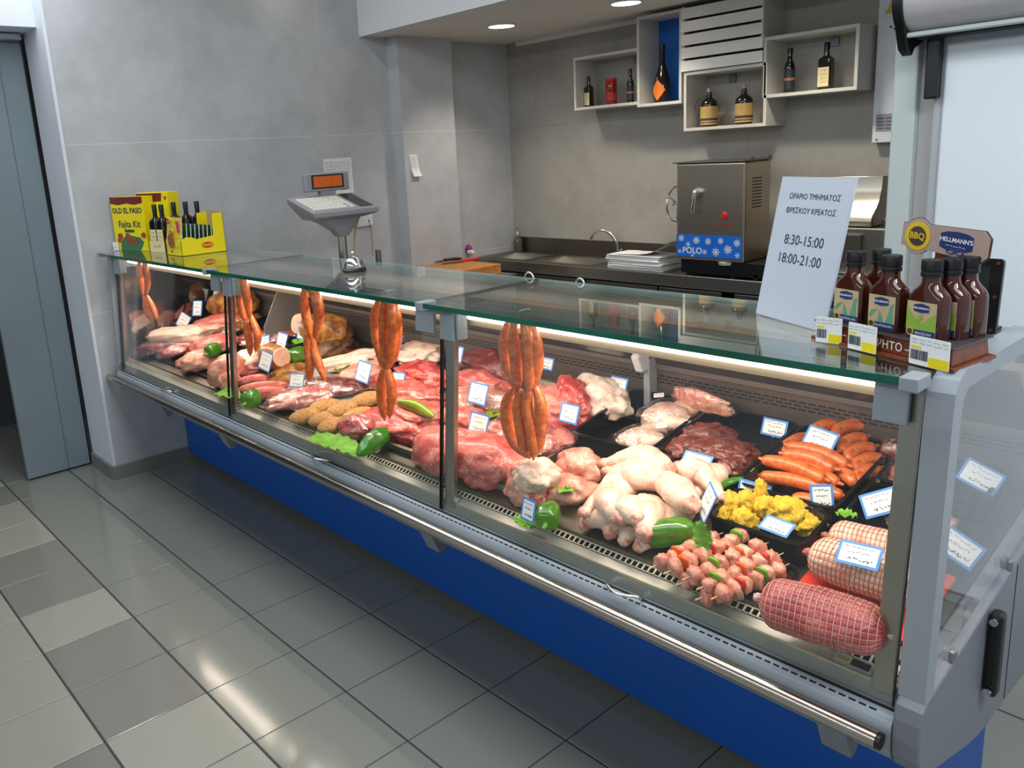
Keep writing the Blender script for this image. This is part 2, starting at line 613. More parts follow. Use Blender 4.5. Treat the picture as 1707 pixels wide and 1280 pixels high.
def single(name, label, cat, mb, mat, group=None, **kw):
    """a thing that is one mesh; its origin is moved to its base"""
    c = sum(mb.v, Vector()) / len(mb.v)
    c.z = min(p.z for p in mb.v)
    mb.v = [p - c for p in mb.v]
    o = obj(name, mb, mat, **kw)
    o.location = c
    return tag(o, label, cat, group)


def dup(r, loc, label, rot=None):
    c = r.copy()
    COL.objects.link(c)
    c.location = loc
    if rot is not None:
        c.rotation_euler = rot
    c['label'] = label
    for ch in list(r.children):
        d = ch.copy()
        COL.objects.link(d)
        d.parent = c
        for g in list(ch.children):
            e = g.copy()
            COL.objects.link(e)
            e.parent = d
    return c


_tc = {}


def text_mb(txt, size, ex, ey, o, ez=None, depth=0.0006, ax='CENTER', bold=0.0):
    """lettering as geometry in the frame (o; ex right, ey up)"""
    key = (txt, ax, bold)
    if key not in _tc:
        cu = bpy.data.curves.new('lettering', 'FONT')
        cu.body = txt
        cu.size = 1.0
        cu.align_x = ax
        cu.align_y = 'CENTER'
        cu.offset = bold
        cu.resolution_u = 3
        to = bpy.data.objects.new('lettering', cu)
        COL.objects.link(to)
        bpy.context.view_layer.update()
        dg = bpy.context.evaluated_depsgraph_get()
        me = bpy.data.meshes.new_from_object(to.evaluated_get(dg))
        _tc[key] = ([v.co.copy() for v in me.vertices], [tuple(p.vertices) for p in me.polygons])
        bpy.data.objects.remove(to)
        bpy.data.curves.remove(cu)
        bpy.data.meshes.remove(me)
    vs, fs = _tc[key]
    ex, ey, o = Vector(ex).normalized(), Vector(ey).normalized(), Vector(o)
    ez = ex.cross(ey)
    mb = MB()
    mb.add([o + ex * (p.x * size) + ey * (p.y * size) + ez * depth for p in vs], fs)
    return mb


def rrect(w, h, r, n=4):
    """rounded rectangle outline centred on the origin"""
    pts = []
    for cx, cy, a0 in ((w / 2 - r, h / 2 - r, 0), (-w / 2 + r, h / 2 - r, pi / 2), (-w / 2 + r, -h / 2 + r, pi), (w / 2 - r, -h / 2 + r, 1.5 * pi)):
        for k in range(n + 1):
            a = a0 + pi / 2 * k / n
            pts.append((cx + r * cos(a), cy + r * sin(a)))
    return pts


def squiggle(o, ex, ey, ez, w, h, seed, n=10, t=0.0006):
    """one illegible line of handwriting"""
    rnd = random.Random(seed)
    mb = MB()
    o, ex, ey, ez = Vector(o), Vector(ex), Vector(ey), Vector(ez)
    x = -w / 2
    while x < w / 2:
        L = min(rnd.uniform(0.10, 0.24) * w, w / 2 - x)
        m = max(2, int(n * L / w))
        px = [x + L * k / m for k in range(m + 1)]
        py = [rnd.uniform(-h / 2, h / 2) for _ in px]
        for k in range(m):
            a, b = Vector((px[k], py[k])), Vector((px[k + 1], py[k + 1]))
            nrm = Vector((-(b - a).y, (b - a).x))
            nrm = nrm.normalized() * t
            q = [a + nrm, a - nrm, b - nrm, b + nrm]
            mb.add([o + ex * p.x + ey * p.y + ez * 0.0008 for p in q], [(0, 1, 2, 3)])
        x += L + 0.05 * w
    return mb
# ------------------------------------------------------------------ room shell
def wall_mat(name, base, joint, axis):
    """large grey stone-look tiles: cloudy mottling and fine joints"""
    m, nt, b = new_mat(name)
    b.inputs['Roughness'].default_value = 0.52
    b.inputs['Specular IOR Level'].default_value = 0.35
    tc = N(nt, 'ShaderNodeTexCoord')
    n1 = N(nt, 'ShaderNodeTexNoise')
    n1.inputs['Scale'].default_value = 3.2
    n1.inputs['Detail'].default_value = 9
    n1.inputs['Roughness'].default_value = 0.68
    nt.links.new(tc.outputs['Object'], n1.inputs['Vector'])
    c = lin(base)
    r = ramp(nt, [(0.3, [x * 0.86 for x in c]), (0.7, [x * 1.14 for x in c])])
    nt.links.new(n1.outputs['Fac'], r.inputs['Fac'])
    sp = N(nt, 'ShaderNodeSeparateXYZ')
    nt.links.new(tc.outputs['Object'], sp.inputs[0])
    fac = None
    for ch, off, per in (('Z', 0.06, 0.90), (axis, 0.30, 1.80)):
        a = N(nt, 'ShaderNodeMath', operation='SUBTRACT')
        a.inputs[1].default_value = off
        nt.links.new(sp.outputs[ch], a.inputs[0])
        w = N(nt, 'ShaderNodeMath', operation='PINGPONG')
        w.inputs[1].default_value = per / 2
        nt.links.new(a.outputs[0], w.inputs[0])
        l = N(nt, 'ShaderNodeMath', operation='LESS_THAN')
        l.inputs[1].default_value = 0.0022 if ch == 'Z' else 0.0012
        nt.links.new(w.outputs[0], l.inputs[0])
        if fac is None:
            fac = l
        else:
            mx = N(nt, 'ShaderNodeMath', operation='MAXIMUM')
            nt.links.new(fac.outputs[0], mx.inputs[0])
            nt.links.new(l.outputs[0], mx.inputs[1])
            fac = mx
    mm = N(nt, 'ShaderNodeMix', data_type='RGBA')
    mm.inputs[7].default_value = (*lin(joint), 1)
    nt.links.new(fac.outputs[0], mm.inputs[0])
    nt.links.new(r.outputs['Color'], mm.inputs[6])
    nt.links.new(mm.outputs[2], b.inputs['Base Color'])
    return m


M['wallL'] = wall_mat('grey_wall_tile_left_lit', (182, 184, 188), (206, 206, 206), 'Y')  # same tile as the back wall; extra brightness stands in for light
M['wallB'] = wall_mat('grey_wall_tile_back', (160, 157, 150), (138, 134, 128), 'X')


def tile_mat(name, c):
    m, nt, b = new_mat(name)
    c = lin(c)
    tc = N(nt, 'ShaderNodeTexCoord')
    n1 = N(nt, 'ShaderNodeTexNoise')
    n1.inputs['Scale'].default_value = 260
    n1.inputs['Detail'].default_value = 3
    nt.links.new(tc.outputs['Object'], n1.inputs['Vector'])
    r = ramp(nt, [(0.3, [x * 0.88 for x in c]), (0.7, [x * 1.10 for x in c])])
    nt.links.new(n1.outputs['Fac'], r.inputs['Fac'])
    nt.links.new(r.outputs['Color'], b.inputs['Base Color'])
    b.inputs['Roughness'].default_value = 0.12
    b.inputs['Specular IOR Level'].default_value = 0.55
    n2 = N(nt, 'ShaderNodeTexNoise')
    n2.inputs['Scale'].default_value = 90
    nt.links.new(tc.outputs['Object'], n2.inputs['Vector'])
    bp = N(nt, 'ShaderNodeBump')
    bp.inputs['Strength'].default_value = 0.035
    bp.inputs['Distance'].default_value = 0.002
    nt.links.new(n2.outputs['Fac'], bp.inputs['Height'])
    nt.links.new(bp.outputs['Normal'], b.inputs['Normal'])
    return m


FT = [pm('floor_grout', (58, 60, 60), 0.8), tile_mat('floor_tile_grey', (130, 133, 125)), tile_mat('floor_tile_light', (158, 157, 146)), tile_mat('floor_tile_brown', (132, 130, 124))]
rnd = random.Random(4)
fixed = {(0, -1): 2, (1, -1): 2, (2, -1): 3, (3, -1): 3, (4, -1): 2, (5, -1): 3, (6, -1): 3, (7, -1): 2, (8, -1): 2, (3, -2): 2, (4, -2): 2, (5, -2): 2, (6, -2): 2, (7, -2): 3}
mb = MB()
mb.box(-2.67, 7.67, -4.0, 4.0, -0.05, -0.0015, 0)
T3 = 1.0 / 3.0
for i in range(-8, 23):
    for j in range(-12, 12):
        k = fixed.get((i, j))
        if k is None:
            k = rnd.choice([2, 2, 3, 1]) if j < 0 else 1
        x0, x1 = i * T3 + 0.0020, (i + 1) * T3 - 0.0020
        y0, y1 = j * T3 + 0.0036, (j + 1) * T3 - 0.0036
        e = 0.0012
        mb.add([(x0, y0, -0.0015), (x1, y0, -0.0015), (x1, y1, -0.0015), (x0, y1, -0.0015), (x0 + e, y0 + e, 0), (x1 - e, y0 + e, 0), (x1 - e, y1 - e, 0), (x0 + e, y1 - e, 0)],
               [(4, 5, 6, 7), (0, 1, 5, 4), (1, 2, 6, 5), (2, 3, 7, 6), (3, 0, 4, 7)], k)
fl = struct(obj('floor', mb, FT))

YR = 0.487                                     # front end of the left wall
YP0, YP1, XP = 2.63, 3.10, 0.205               # pillar on the left wall
struct(obj('wall_left', MB().box(-0.26, XW, YR + 0.004, 3.80, 0, 3.05), M['wallL']))
struct(obj('wall_left_pillar', MB().box(XW - 0.02, XP, YP0, YP1, 0, ZC + 0.02), M['wallL']))
struct(obj('wall_back', MB().box(-0.3, 7.0, YB, YB + 0.12, 0, ZC + 0.02), M['wallB']))
struct(obj('trim_1', MB().box(-0.262, XW + 0.002, YR - 0.012, YR + 0.004, 0.08, 3.05), M['white']))
struct(obj('baseboard_left', MB().box(XW, XW + 0.014, YR - 0.014, YP0, 0, 0.078), pm('skirting_tile', (126, 126, 122), 0.5, var=0.06, scale=12), bevel=0.002))
struct(obj('baseboard_reveal', MB().box(-0.262, XW + 0.014, YR - 0.026, YR - 0.012, 0, 0.08), pm('skirting_tile_reveal', (120, 120, 118), 0.5, var=0.06, scale=12), bevel=0.002))
struct(obj('ceiling', MB().box(-0.3, 7.0, 2.42, YB + 0.1, ZC, ZC + 0.04), M['ceil']))
struct(obj('ceiling_hall', MB().box(-2.6, 7.6, -4.0, 2.45, 3.02, 3.06), M['ceil']))
fas = MB().prism([(2.415, ZC - 0.004), (2.445, ZC - 0.004), (2.445, 3.02), (2.415, 3.02)], XW, 7.0)
struct(obj('trim_2', fas, M['white']))
struct(obj('trim_3', MB().box(0.20, 7.0, YB - 0.012, YB, ZC - 0.030, ZC - 0.001), M['ceil']))
# passage behind the sliding door
struct(obj('wall_passage', MB().box(-1.65, -1.60, -3.0, 1.2, 0, 3.02), pm('passage_wall', (74, 78, 84), 0.7, var=0.2, scale=2)))
struct(obj('wall_passage_end', MB().box(-1.65, -0.27, 0.75, 0.80, 0, 3.02), pm('passage_end_wall', (66, 62, 64), 0.7, var=0.25, scale=3)))
struct(obj('wall_lintel', MB().box(-0.26, -0.01, -3.0, YR - 0.012, 2.455, 3.02), M["white"]))

# sliding door leaf, grey sheet in two fields
d1 = obj('door_1', MB().box(-0.318, -0.282, 0.112, 0.458, 0.012, 2.415), pm("grey_door_sheet", (118, 132, 138), 0.42, var=0.04, scale=3), bevel=0.003)
struct(d1)
obj('door_seam', MB().box(-0.2822, -0.2795, 0.334, 0.338, 0.015, 2.41), pm('door_seam', (92, 104, 110), 0.5), d1)
obj('door_edge_seal', MB().box(-0.314, -0.284, 0.459, 0.464, 0.012, 2.415), M['black'], d1)
op = thing('door_closer', 'small clear metal closer block at the top corner of the grey sliding door', 'door closer', (-0.24, 0.40, 2.42))
obj('closer_body', MB().box(-0.275, -0.205, 0.30, 0.45, 2.416, 2.452), M['alu'], op, 0.006)
obj('closer_lens', MB().box(-0.204, -0.196, 0.32, 0.43, 2.424, 2.446), pm('smoked_lens', (170, 176, 178), 0.15), op, 0.002)

# recessed lamps (the third, out of view, is a light without a fixture)
lp = []
for k, (lx, ly) in enumerate(LAMPS[:2]):
    L = thing('downlight', ('round lit ceiling downlight nearer the left wall' if k == 0 else 'round lit ceiling downlight above the wall shelf boxes, cut by the top of the photo'), 'ceiling light', (lx, ly, ZC), 'ceiling downlights')
    ring = MB().lathe([(0.098, ZC - 0.001), (0.098, ZC - 0.006), (0.090, ZC - 0.010), (0.082, ZC - 0.008), (0.082, ZC - 0.001)], 40, (lx, ly, 0))
    obj('lamp_ring', ring, M['white'], L, smooth='auto')
    obj('lamp_diffuser', MB().lathe([(0.0815, ZC - 0.002), (0.0815, ZC - 0.007), (0.05, ZC - 0.009)], 40, (lx, ly, 0)), M['lamp_on'], L, smooth='auto')

# notices and socket on the left wall
def sheet(name, label, x, y0, y1, z0, z1, nl, curl=0.0, mat='paper', tilt=0.0):
    t = thing(name, label, 'notice', (x, (y0 + y1) / 2, z0), None)
    mb = MB()
    n = 8
    for k in range(n + 1):
        f = k / n
        z = z1 + (z0 - z1) * f
        b = 0.004 + curl * max(0, f - 0.55) ** 2
        for y in (y0 + tilt * f, y1 + tilt * f):
            mb.v.append(Vector((x + b, y, z)))
            mb.v.append(Vector((x + b - 0.0012, y, z)))
    for k in range(n):
        a = 4 * k
        mb.f += [(a, a + 2, a + 6, a + 4), (a + 1, a + 5, a + 7, a + 3), (a, a + 4, a + 5, a + 1), (a + 2, a + 3, a + 7, a + 6)]
    mb.f += [(0, 1, 3, 2), (4 * n, 4 * n + 2, 4 * n + 3, 4 * n + 1)]
    mb.mi = [0] * len(mb.f)
    obj('paper_sheet', mb, M[mat], t)
    ln = MB()
    r2 = random.Random(nl)
    for k in range(nl):
        z = z1 - (k + 1) * (z1 - z0) * 0.62 / nl - 0.012
        a = y0 + 0.012
        while a < y1 - 0.02:
            w = r2.uniform(0.01, 0.05)
            ln.box(x + 0.0042, x + 0.0052, a, min(a + w, y1 - 0.012), z, z + 0.003)
            a += w + 0.008
    obj('print', ln, M['paperprint'], t)
    return t


sheet('wall_notice', 'long printed white notice taped to the grey wall behind the scale', XW, 2.05, 2.27, 1.33, 1.715, 16, 0.5)
sheet('wall_note', 'small white printed note taped to the pillar', XP, 2.665, 2.735, 1.562, 1.712, 7, 0.1, tilt=0.02)
so = thing('wall_socket', 'white wall socket plate on the grey wall beside the scale', 'socket', (XW, 2.32, 1.26))
obj('socket_plate', MB().box(XW, XW + 0.012, 2.255, 2.40, 1.255, 1.345), M['white'], so, 0.003)
obj('socket_hole', MB().lathe([(0.006, 0), (0.006, 0.0008)], 12), M['dark'], so, local=True).matrix_local = Matrix.Translation((0.013, 0.045, 0.03)) @ Matrix.Rotation(pi / 2, 4, 'Y')
obj('cable', MB().tube([(XW + 0.016, 2.365, 1.287), (XW + 0.022, 2.372, 1.20), (XW + 0.018, 2.37, 1.05)], 0.0018, 6, 4), M['dark'], so, smooth=True)

# electrical panel on the back wall
ep = thing('electrical_panel', 'tall white electrical panel with a yellow hazard triangle on the back wall', 'electrical panel', (2.97, YB, 1.63))
obj('panel_body', MB().box(2.842, 3.12, YB - 0.06, YB, 1.63, ZC - 0.002), M['white'], ep, 0.004)
tri = MB().fprism([(-0.052, 0), (0.052, 0), (0, 0.092)], (2.925, YB - 0.0605, 2.265), (1, 0, 0), (0, 0, 1), (0, -1, 0), 0.0012)
tp = obj('hazard_triangle', tri, pm('hazard_yellow', (214, 176, 20), 0.5), ep)
bolt = MB().fprism([(0.004, 0.066), (-0.012, 0.036), (0.0, 0.038), (-0.006, 0.014), (0.012, 0.042), (0.001, 0.041)], (2.925, YB - 0.0618, 2.265), (1, 0, 0), (0, 0, 1), (0, -1, 0), 0.0008)
obj('lightning_bolt', bolt, M['dark'], tp)
dots = MB()
for dx, dz in ((-0.018, 0.0), (0.004, 0.016), (0.002, -0.012)):
    dots.fprism([(0.006 * cos(a * pi / 4), 0.006 * sin(a * pi / 4)) for a in range(8)], (2.925 + dx, YB - 0.0605, 2.20 + dz), (1, 0, 0), (0, 0, 1), (0, -1, 0), 0.001)
obj('vent_holes', dots, M['dark'], ep)
st = obj('rating_plate', MB().box(2.860, 2.985, YB - 0.0620, YB - 0.0601, 1.688, 1.775), pm('grey_sticker', (150, 152, 158), 0.5), ep)
ln = MB()
for k in range(4):
    ln.box(2.868, 2.90, YB - 0.0630, YB - 0.0621, 1.70 + k * 0.017, 1.704 + k * 0.017)
    ln.box(2.91, 2.945, YB - 0.0630, YB - 0.0621, 1.70 + k * 0.017, 1.704 + k * 0.017)
obj('plate_print', ln, M['ink'], st)
sc = MB().lathe([(0.006, 0), (0.006, 0.002), (0.003, 0.003)], 10)
obj('screw', sc, M['steel'], ep, local=True).matrix_local = Matrix.Translation((2.868 - 2.97, -0.0605, 0.018)) @ Matrix.Rotation(pi / 2, 4, 'X')

# cold-room front on the right: jamb, white door, roller housing
YD = 2.20
cr = thing('cold_room_door', 'large white cold-room door and frame at the right edge', 'door', (4.4, YD, 0))
obj('jamb', MB().box(3.535, 3.612, YD, 3.2, 0, 3.0), pm('white_green_jamb', (196, 206, 204), 0.5, var=0.02), cr, 0.006)
obj('inner_jamb', MB().box(3.612, 3.668, YD + 0.03, 3.2, 0, 3.0), pm('grey_inner_jamb', (186, 184, 182), 0.55, var=0.02), cr, 0.003)
obj('frame', MB().box(3.668, 6.2, YD - 0.005, YD + 0.08, 0, 1.985), pm('door_frame_grey', (176, 182, 186), 0.5, var=0.02), cr, 0.006)
obj('door_panel', MB().box(3.700, 6.2, YD - 0.016, YD + 0.05, 0.05, 1.958), pm('white_door_panel', (232, 240, 246), 0.42, var=0.02, scale=2), cr, 0.008)
obj('head_panel', MB().box(3.612, 6.2, YD + 0.03, 3.2, 1.985, 3.0), M['white'], cr)
obj('guide_rail', MB().box(3.652, 3.694, YD - 0.05, YD - 0.012, 1.79, 2.02), M['black'], cr, 0.006)
rh = thing('roller_housing', 'brushed aluminium roller housing with black end cap above the cold-room door', 'roller housing', (3.6, YD - 0.09, 2.0))
RC = (YD - 0.095, 2.105)
prof = [(RC[0] + 0.10 * cos(radians(a)), RC[1] + 0.105 * sin(radians(a))) for a in range(-100, 100, 10)]
prof = [(RC[0] + 0.088, RC[1] + 0.105), (RC[0], RC[1] + 0.108)] + [(RC[0] - 0.092 * sin(radians(a)) , RC[1] + 0.105 * cos(radians(a))) for a in range(20, 171, 10)] + [(RC[0] + 0.01, RC[1] - 0.106), (RC[0] + 0.088, RC[1] - 0.106)]
obj('cover_tube', MB().prism(prof, 3.622, 6.2), pm('satin_aluminium', (212, 210, 212), 0.30, 0.45, var=0.02), rh, smooth='auto')
obj('lower_lip', MB().box(3.622, 6.2, RC[0] - 0.045, RC[0] - 0.015, RC[1] - 0.122, RC[1] - 0.106), pm('lip_aluminium', (182, 190, 190), 0.4, 0.4), rh, 0.004)
cap = [(RC[0] + 0.095, RC[1] + 0.112), (RC[0], RC[1] + 0.116)] + [(RC[0] - 0.10 * sin(radians(a)), RC[1] + 0.112 * cos(radians(a))) for a in range(20, 141, 12)] + [(RC[0] - 0.03, RC[1] - 0.155), (RC[0] + 0.01, RC[1] - 0.175), (RC[0] + 0.03, RC[1] - 0.15), (RC[0] + 0.095, RC[1] - 0.13)]
obj('end_cap', MB().prism(cap, 3.592, 3.624), M['black'], rh, 0.004, smooth='auto')
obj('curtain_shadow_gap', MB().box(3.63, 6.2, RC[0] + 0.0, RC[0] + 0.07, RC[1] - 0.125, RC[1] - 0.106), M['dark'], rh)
# ------------------------------------------------------------------ refrigerated meat counter
XA, XE = 0.17, 4.262                            # body ends (the end frame adds 50 mm)
ct = thing('meat_counter', 'long refrigerated glass meat counter with blue plinth and steel bump rail', 'display counter', (2.2, 0.95, 0))
obj('plinth', MB().box(XW + 0.015, 4.222, 0.915, 1.30, 0.043, 0.50), M['blue'], ct, 0.003)
for x in (0.5, 1.6, 2.7, 3.9):
    for y in (1.02, 1.24):
        obj('foot', MB().lathe([(0.022, 0.0), (0.022, 0.02), (0.012, 0.02), (0.012, 0.05)], 10, (x, y, 0)), M['dark'], ct)
under = [(0.60, 0.513), (0.66, 0.494), (0.744, 0.470), (0.81, 0.450), (0.876, 0.435), (0.93, 0.428), (1.31, 0.425)]
bodyp = [(0.600, 0.628)] + under + [(1.36, 0.44), (1.36, 0.80), (1.305, 0.80), (1.305, 0.76), (0.68, 0.628)]
obj('body', MB().prism(bodyp, XA, XE), M['endplas'], ct)
bump = [(0.612, 0.628), (0.612, 0.639), (0.5765, 0.6388), (0.564, 0.6360), (0.555, 0.6310), (0.5490, 0.622), (0.5465, 0.61), (0.5475, 0.575), (0.557, 0.55), (0.572, 0.535), (0.60, 0.513)]
obj('bumper', MB().prism(bump, XA, XE), M['bumper'], ct, smooth='auto')
sl = MB()
x = XA + 0.03
while x < XE - 0.03:
    sl.box(x, x + 0.013, 0.5585, 0.5615, 0.6320, 0.6356)
    x += 0.0195
obj('slot_row', sl, M['dark'], ct)
obj('drain_gap', MB().box(XA, XE, 0.5712, 0.5770, 0.6370, 0.6404), M['dark'], ct)
rl = obj('bump_rail', MB().tube([(XW + 0.012, 0.525, 0.598), (4.248, 0.525, 0.598)], 0.0165, 20, caps=False), M['railsteel'], ct, smooth='auto')
obj('rail_end_cap', MB().tube([(4.2485, 0.525, 0.598), (4.256, 0.525, 0.598)], 0.0160, 20, caps=False), M['black'], rl, smooth='auto')
for x in (0.75, 1.46, 2.885, 4.155):
    obj('rail_bracket', MB().prism([(0.528, 0.588), (0.60, 0.595), (0.612, 0.515), (0.585, 0.492), (0.570, 0.494)], x - 0.03, x + 0.03), M['endplas'], ct, 0.003)
# inner sill, grille and display deck
sill = [(0.5875, 0.6400), (0.5905, 0.6700), (0.5940, 0.6740), (0.6180, 0.6840), (0.6180, 0.665), (0.61, 0.65), (0.60, 0.634)]
obj('front_sill', MB().prism(sill, XA, XE), M['ledge'], ct)
obj('sill_trim', MB().box(XA, XE, 0.5900, 0.5936, 0.6705, 0.6755), pm('cream_trim', (206, 190, 160), 0.3, 0.6), ct)
gr = MB()
gr.box(XA, XE, 0.6180, 0.6205, 0.6855, 0.6880)
gr.box(XA, XE, 0.6325, 0.6350, 0.6945, 0.6970)
x = XA + 0.005
while x < XE:
    gr.prism([(0.6180, 0.6855), (0.6345, 0.6945), (0.6345, 0.6970), (0.6180, 0.6880)], x, x + 0.0045)
    x += 0.017
obj('air_grille', gr, pm('cream_wire', (214, 204, 180), 0.4), ct)
obj('air_duct', MB().box(XA, XE, 0.6185, 0.65, 0.65, 0.682), M['dark'], ct)
dk = MB().prism([(0.637, deckz(0.637)), (1.30, deckz(1.30)), (1.30, deckz(1.30) - 0.012), (0.637, deckz(0.637) - 0.012)], XA, XE)
obj('display_deck', dk, M['darksteel'], ct)
rp = obj('rear_panel', MB().box(XA, XE, 1.300, 1.312, 0.79, 0.985), pm('warm_grey_panel', (112, 104, 96), 0.35, 0.55, var=0.06, scale=12), ct)
rs = MB()
for r in range(3):
    x = XA + 0.02 + (r % 2) * 0.014
    while x < XE - 0.03:
        rs.box(x, x + 0.021, 1.2985, 1.3005, 0.934 + r * 0.0105, 0.939 + r * 0.0105)
        x += 0.028
obj('vent_slots', rs, M['dark'], rp)
obj('rear_track', MB().box(XA, XE, 1.285, 1.33, 0.983, 0.990).box(XA, XE, 1.288, 1.292, 0.990, 0.998), pm('track_aluminium', (128, 124, 118), 0.4, 0.6), ct)
for k, (xa, xb) in enumerate(((XA, 1.46), (1.46, 2.92), (2.92, XE))):
    off = 0.004 * (k % 2)
    obj('rear_door', MB().prism([(1.302 + off, 0.99), (1.296 + off, 0.99), (1.212 + off, 1.20), (1.218 + off, 1.20)], xa, xb), pm('smoked_door', (66, 62, 58), 0.12, 0.0, spec=0.6, var=0.05, scale=3), ct)
obj('service_shelf', MB().box(XW + 0.005, 4.30, 1.045, 1.235, 1.200, 1.220), M['steel'], ct, 0.002)
obj('rear_glass_profile', MB().box(XA, XE, 1.022, 1.047, 1.2205, 1.2815), M['alu'], ct, 0.002)
# LED lamps beneath the front edge
for xa, xb in ((0.20, 1.44), (1.50, 2.90), (2.97, 4.235)):
    lp_ = obj('lamp_profile', MB().box(xa, xb, 0.676, 0.780, 1.2410, 1.2690), pm('lamp_profile_grey', (120, 122, 120), 0.45, 0.3), ct, 0.002)
    obj('lamp_tube', MB().tube([(xa + 0.01, 0.6875, 1.2335), (xb - 0.01, 0.6875, 1.2335)], 0.0070, 14, caps=False), M['led_on'], lp_, smooth='auto')
    obj('lamp_lip', MB().box(xa, xb, 0.698, 0.712, 1.206, 1.2405), pm('lamp_lip', (150, 134, 112), 0.5), lp_)
# top panes
for xa, xb in ((XA, 1.4450), (1.4490, 2.9213), (2.9253, XE)):
    g = obj('top_glass', MB().box(xa, xb, 0.5525, 1.045, 1.2825, 1.2920), M['topglass'], ct)
    obj('glass_edge', MB().box(xa, xb, 0.5490, 0.5524, 1.2775, 1.2922), M['gedge'], g)
    obj('rear_edge', MB().box(xa, xb, 1.0452, 1.0475, 1.2822, 1.2921), pm('pale_glass_edge', (176, 196, 200), 0.2), g)
    obj('seam', MB().box(xb + 0.0001, xb + 0.0038, 0.549, 1.045, 1.2828, 1.2924), M['dark'], g)


M['pane_edge'] = pm('dark_pane_edge', (18, 30, 30), 0.2)
# front panes, leaning back a little
def PY_(z):
    return 0.579 + (z - 0.655) * (0.632 - 0.579) / (1.268 - 0.655)


def pane(xa, xb):
    z0, z1 = 0.642, 1.270
    return MB().prism([(PY_(z0), z0), (PY_(z0) + 0.006, z0), (PY_(z1) + 0.006, z1), (PY_(z1), z1)], xa, xb)


for xa, xb in ((XA + 0.012, 1.484), (1.490, 2.9205), (2.9275, 4.252)):
    g = obj('front_glass', pane(xa, xb), M['glass'], ct)
    for xx in (xa, xb - 0.002):
        e = MB()
        e.prism([(PY_(0.642) - 0.0004, 0.642), (PY_(0.642) + 0.0064, 0.642), (PY_(1.27) + 0.0064, 1.27), (PY_(1.27) - 0.0004, 1.27)], xx, xx + 0.002)
        obj('pane_edge', e, M['pane_edge'], g)
# posts behind the pane joints
for xa, xb in ((XA + 0.01, XA + 0.04), (1.497, 1.532), (2.934, 2.974), (4.208, 4.246)):
    z0, z1 = 0.656, 1.262
    p = MB().prism([(PY_(z0) + 0.008, z0), (PY_(z0) + 0.026, z0), (PY_(z1) + 0.026, z1), (PY_(z1) + 0.008, z1)], xa, xb)
    obj('glass_post', p, M['steelx'], ct, 0.002)
    obj('post_foot', MB().prism([(0.5890, 0.6425), (0.5895, 0.678), (0.606, 0.688), (0.617, 0.684)], xa - 0.004, xb + 0.012), M['alu'], ct, 0.002)


# hinge clamps
def clamp(x0, x1, xj, left=True, right=True):
    c = None
    y = PY_(1.23) - 0.008
    mb = MB()
    if left:
        mb.obox(((x0 + xj - 0.022) / 2, y, 1.228), ((xj - 0.022 - x0) / 2, 0, 0), (0, 0.006, 0.0), (0, 0.0036, 0.042))
    if right:
        mb.obox(((xj + 0.006 + x1) / 2, y, 1.222), ((x1 - xj - 0.006) / 2, 0, 0), (0, 0.006, 0.0), (0, 0.0036, 0.048))
    mb.box(xj - 0.030, xj + 0.012, y - 0.004, y + 0.004, 1.246, 1.272)
    c = obj('hinge_clamp', mb, M['greyplas'], ct, 0.003)
    bl = MB().tube([(x0, y - 0.004, 1.2695), (x1, y - 0.004, 1.2695)], 0.0095, 14, caps=False)
    obj('hinge_barrel', bl, M['alu'], c, smooth='auto')
    obj('hinge_tab', MB().box(xj - 0.016, xj + 0.016, 0.5445, 0.600, 1.270, 1.2945), M['greyplas'], c, 0.002)
    lf = MB()
    if left:
        lf.box(x0 + 0.02, xj - 0.03, y - 0.004, y + 0.03, 1.277, 1.2812)
    if right:
        lf.box(xj + 0.018, x1 - 0.012, y - 0.004, y + 0.03, 1.277, 1.2812)
    obj('hinge_leaf', lf, M['alu'], c, 0.001)
    if right:
        obj('clamp_side', MB().box(x1 + 0.006, x1 + 0.016, y - 0.002, y + 0.035, 1.178, 1.268), M['greyplas'], c, 0.003)
    return c


clamp(1.385, 1.572, 1.487)
clamp(2.815, 2.992, 2.924)
clamp(4.168, 4.262, 4.252, True, False)
clamp(XA - 0.002, XA + 0.075, XA + 0.004, False, True)

# small chrome pulls on the sill gap
for x in (0.83, 2.25, 3.63):
    h = MB().tube([(x - 0.050, 0.580, 0.638), (x - 0.046, 0.560, 0.650), (x, 0.540, 0.650), (x + 0.046, 0.560, 0.650), (x + 0.050, 0.580, 0.638)], 0.0042, 8, 6)
    obj('chrome_pull', h, M['chrome'], ct, smooth=True)
# temperature display on the sill
ex, ey = Vector((1, 0, 0)), Vector((0, 0.024, 0.010)).normalized()
ezv = ex.cross(ey)
o0 = Vector((4.165, 0.6060, 0.6795))
td = obj('temperature_display', MB().fprism(rrect(0.080, 0.024, 0.006), o0, ex, ey, ezv, 0.006), M['greyplas'], ct, 0.001)
obj('display_label', MB().fprism([(-0.034, -0.008), (-0.006, -0.008), (-0.006, 0.008), (-0.034, 0.008)], o0 + ezv * 0.006, ex, ey, ezv, 0.0006), M['cream'], td)
obj('display_window', MB().fprism([(-0.003, -0.008), (0.032, -0.008), (0.032, 0.008), (-0.003, 0.008)], o0 + ezv * 0.006, ex, ey, ezv, 0.0006), M['dark'], td)
bb = MB()
for k in range(7):
    bb.fprism([(-0.032 + k * 0.0036, -0.006), (-0.0305 + k * 0.0036, -0.006), (-0.0305 + k * 0.0036, 0.006), (-0.032 + k * 0.0036, 0.006)], o0 + ezv * 0.0067, ex, ey, ezv, 0.0004)
obj('display_marks', bb, M['ink'], td)

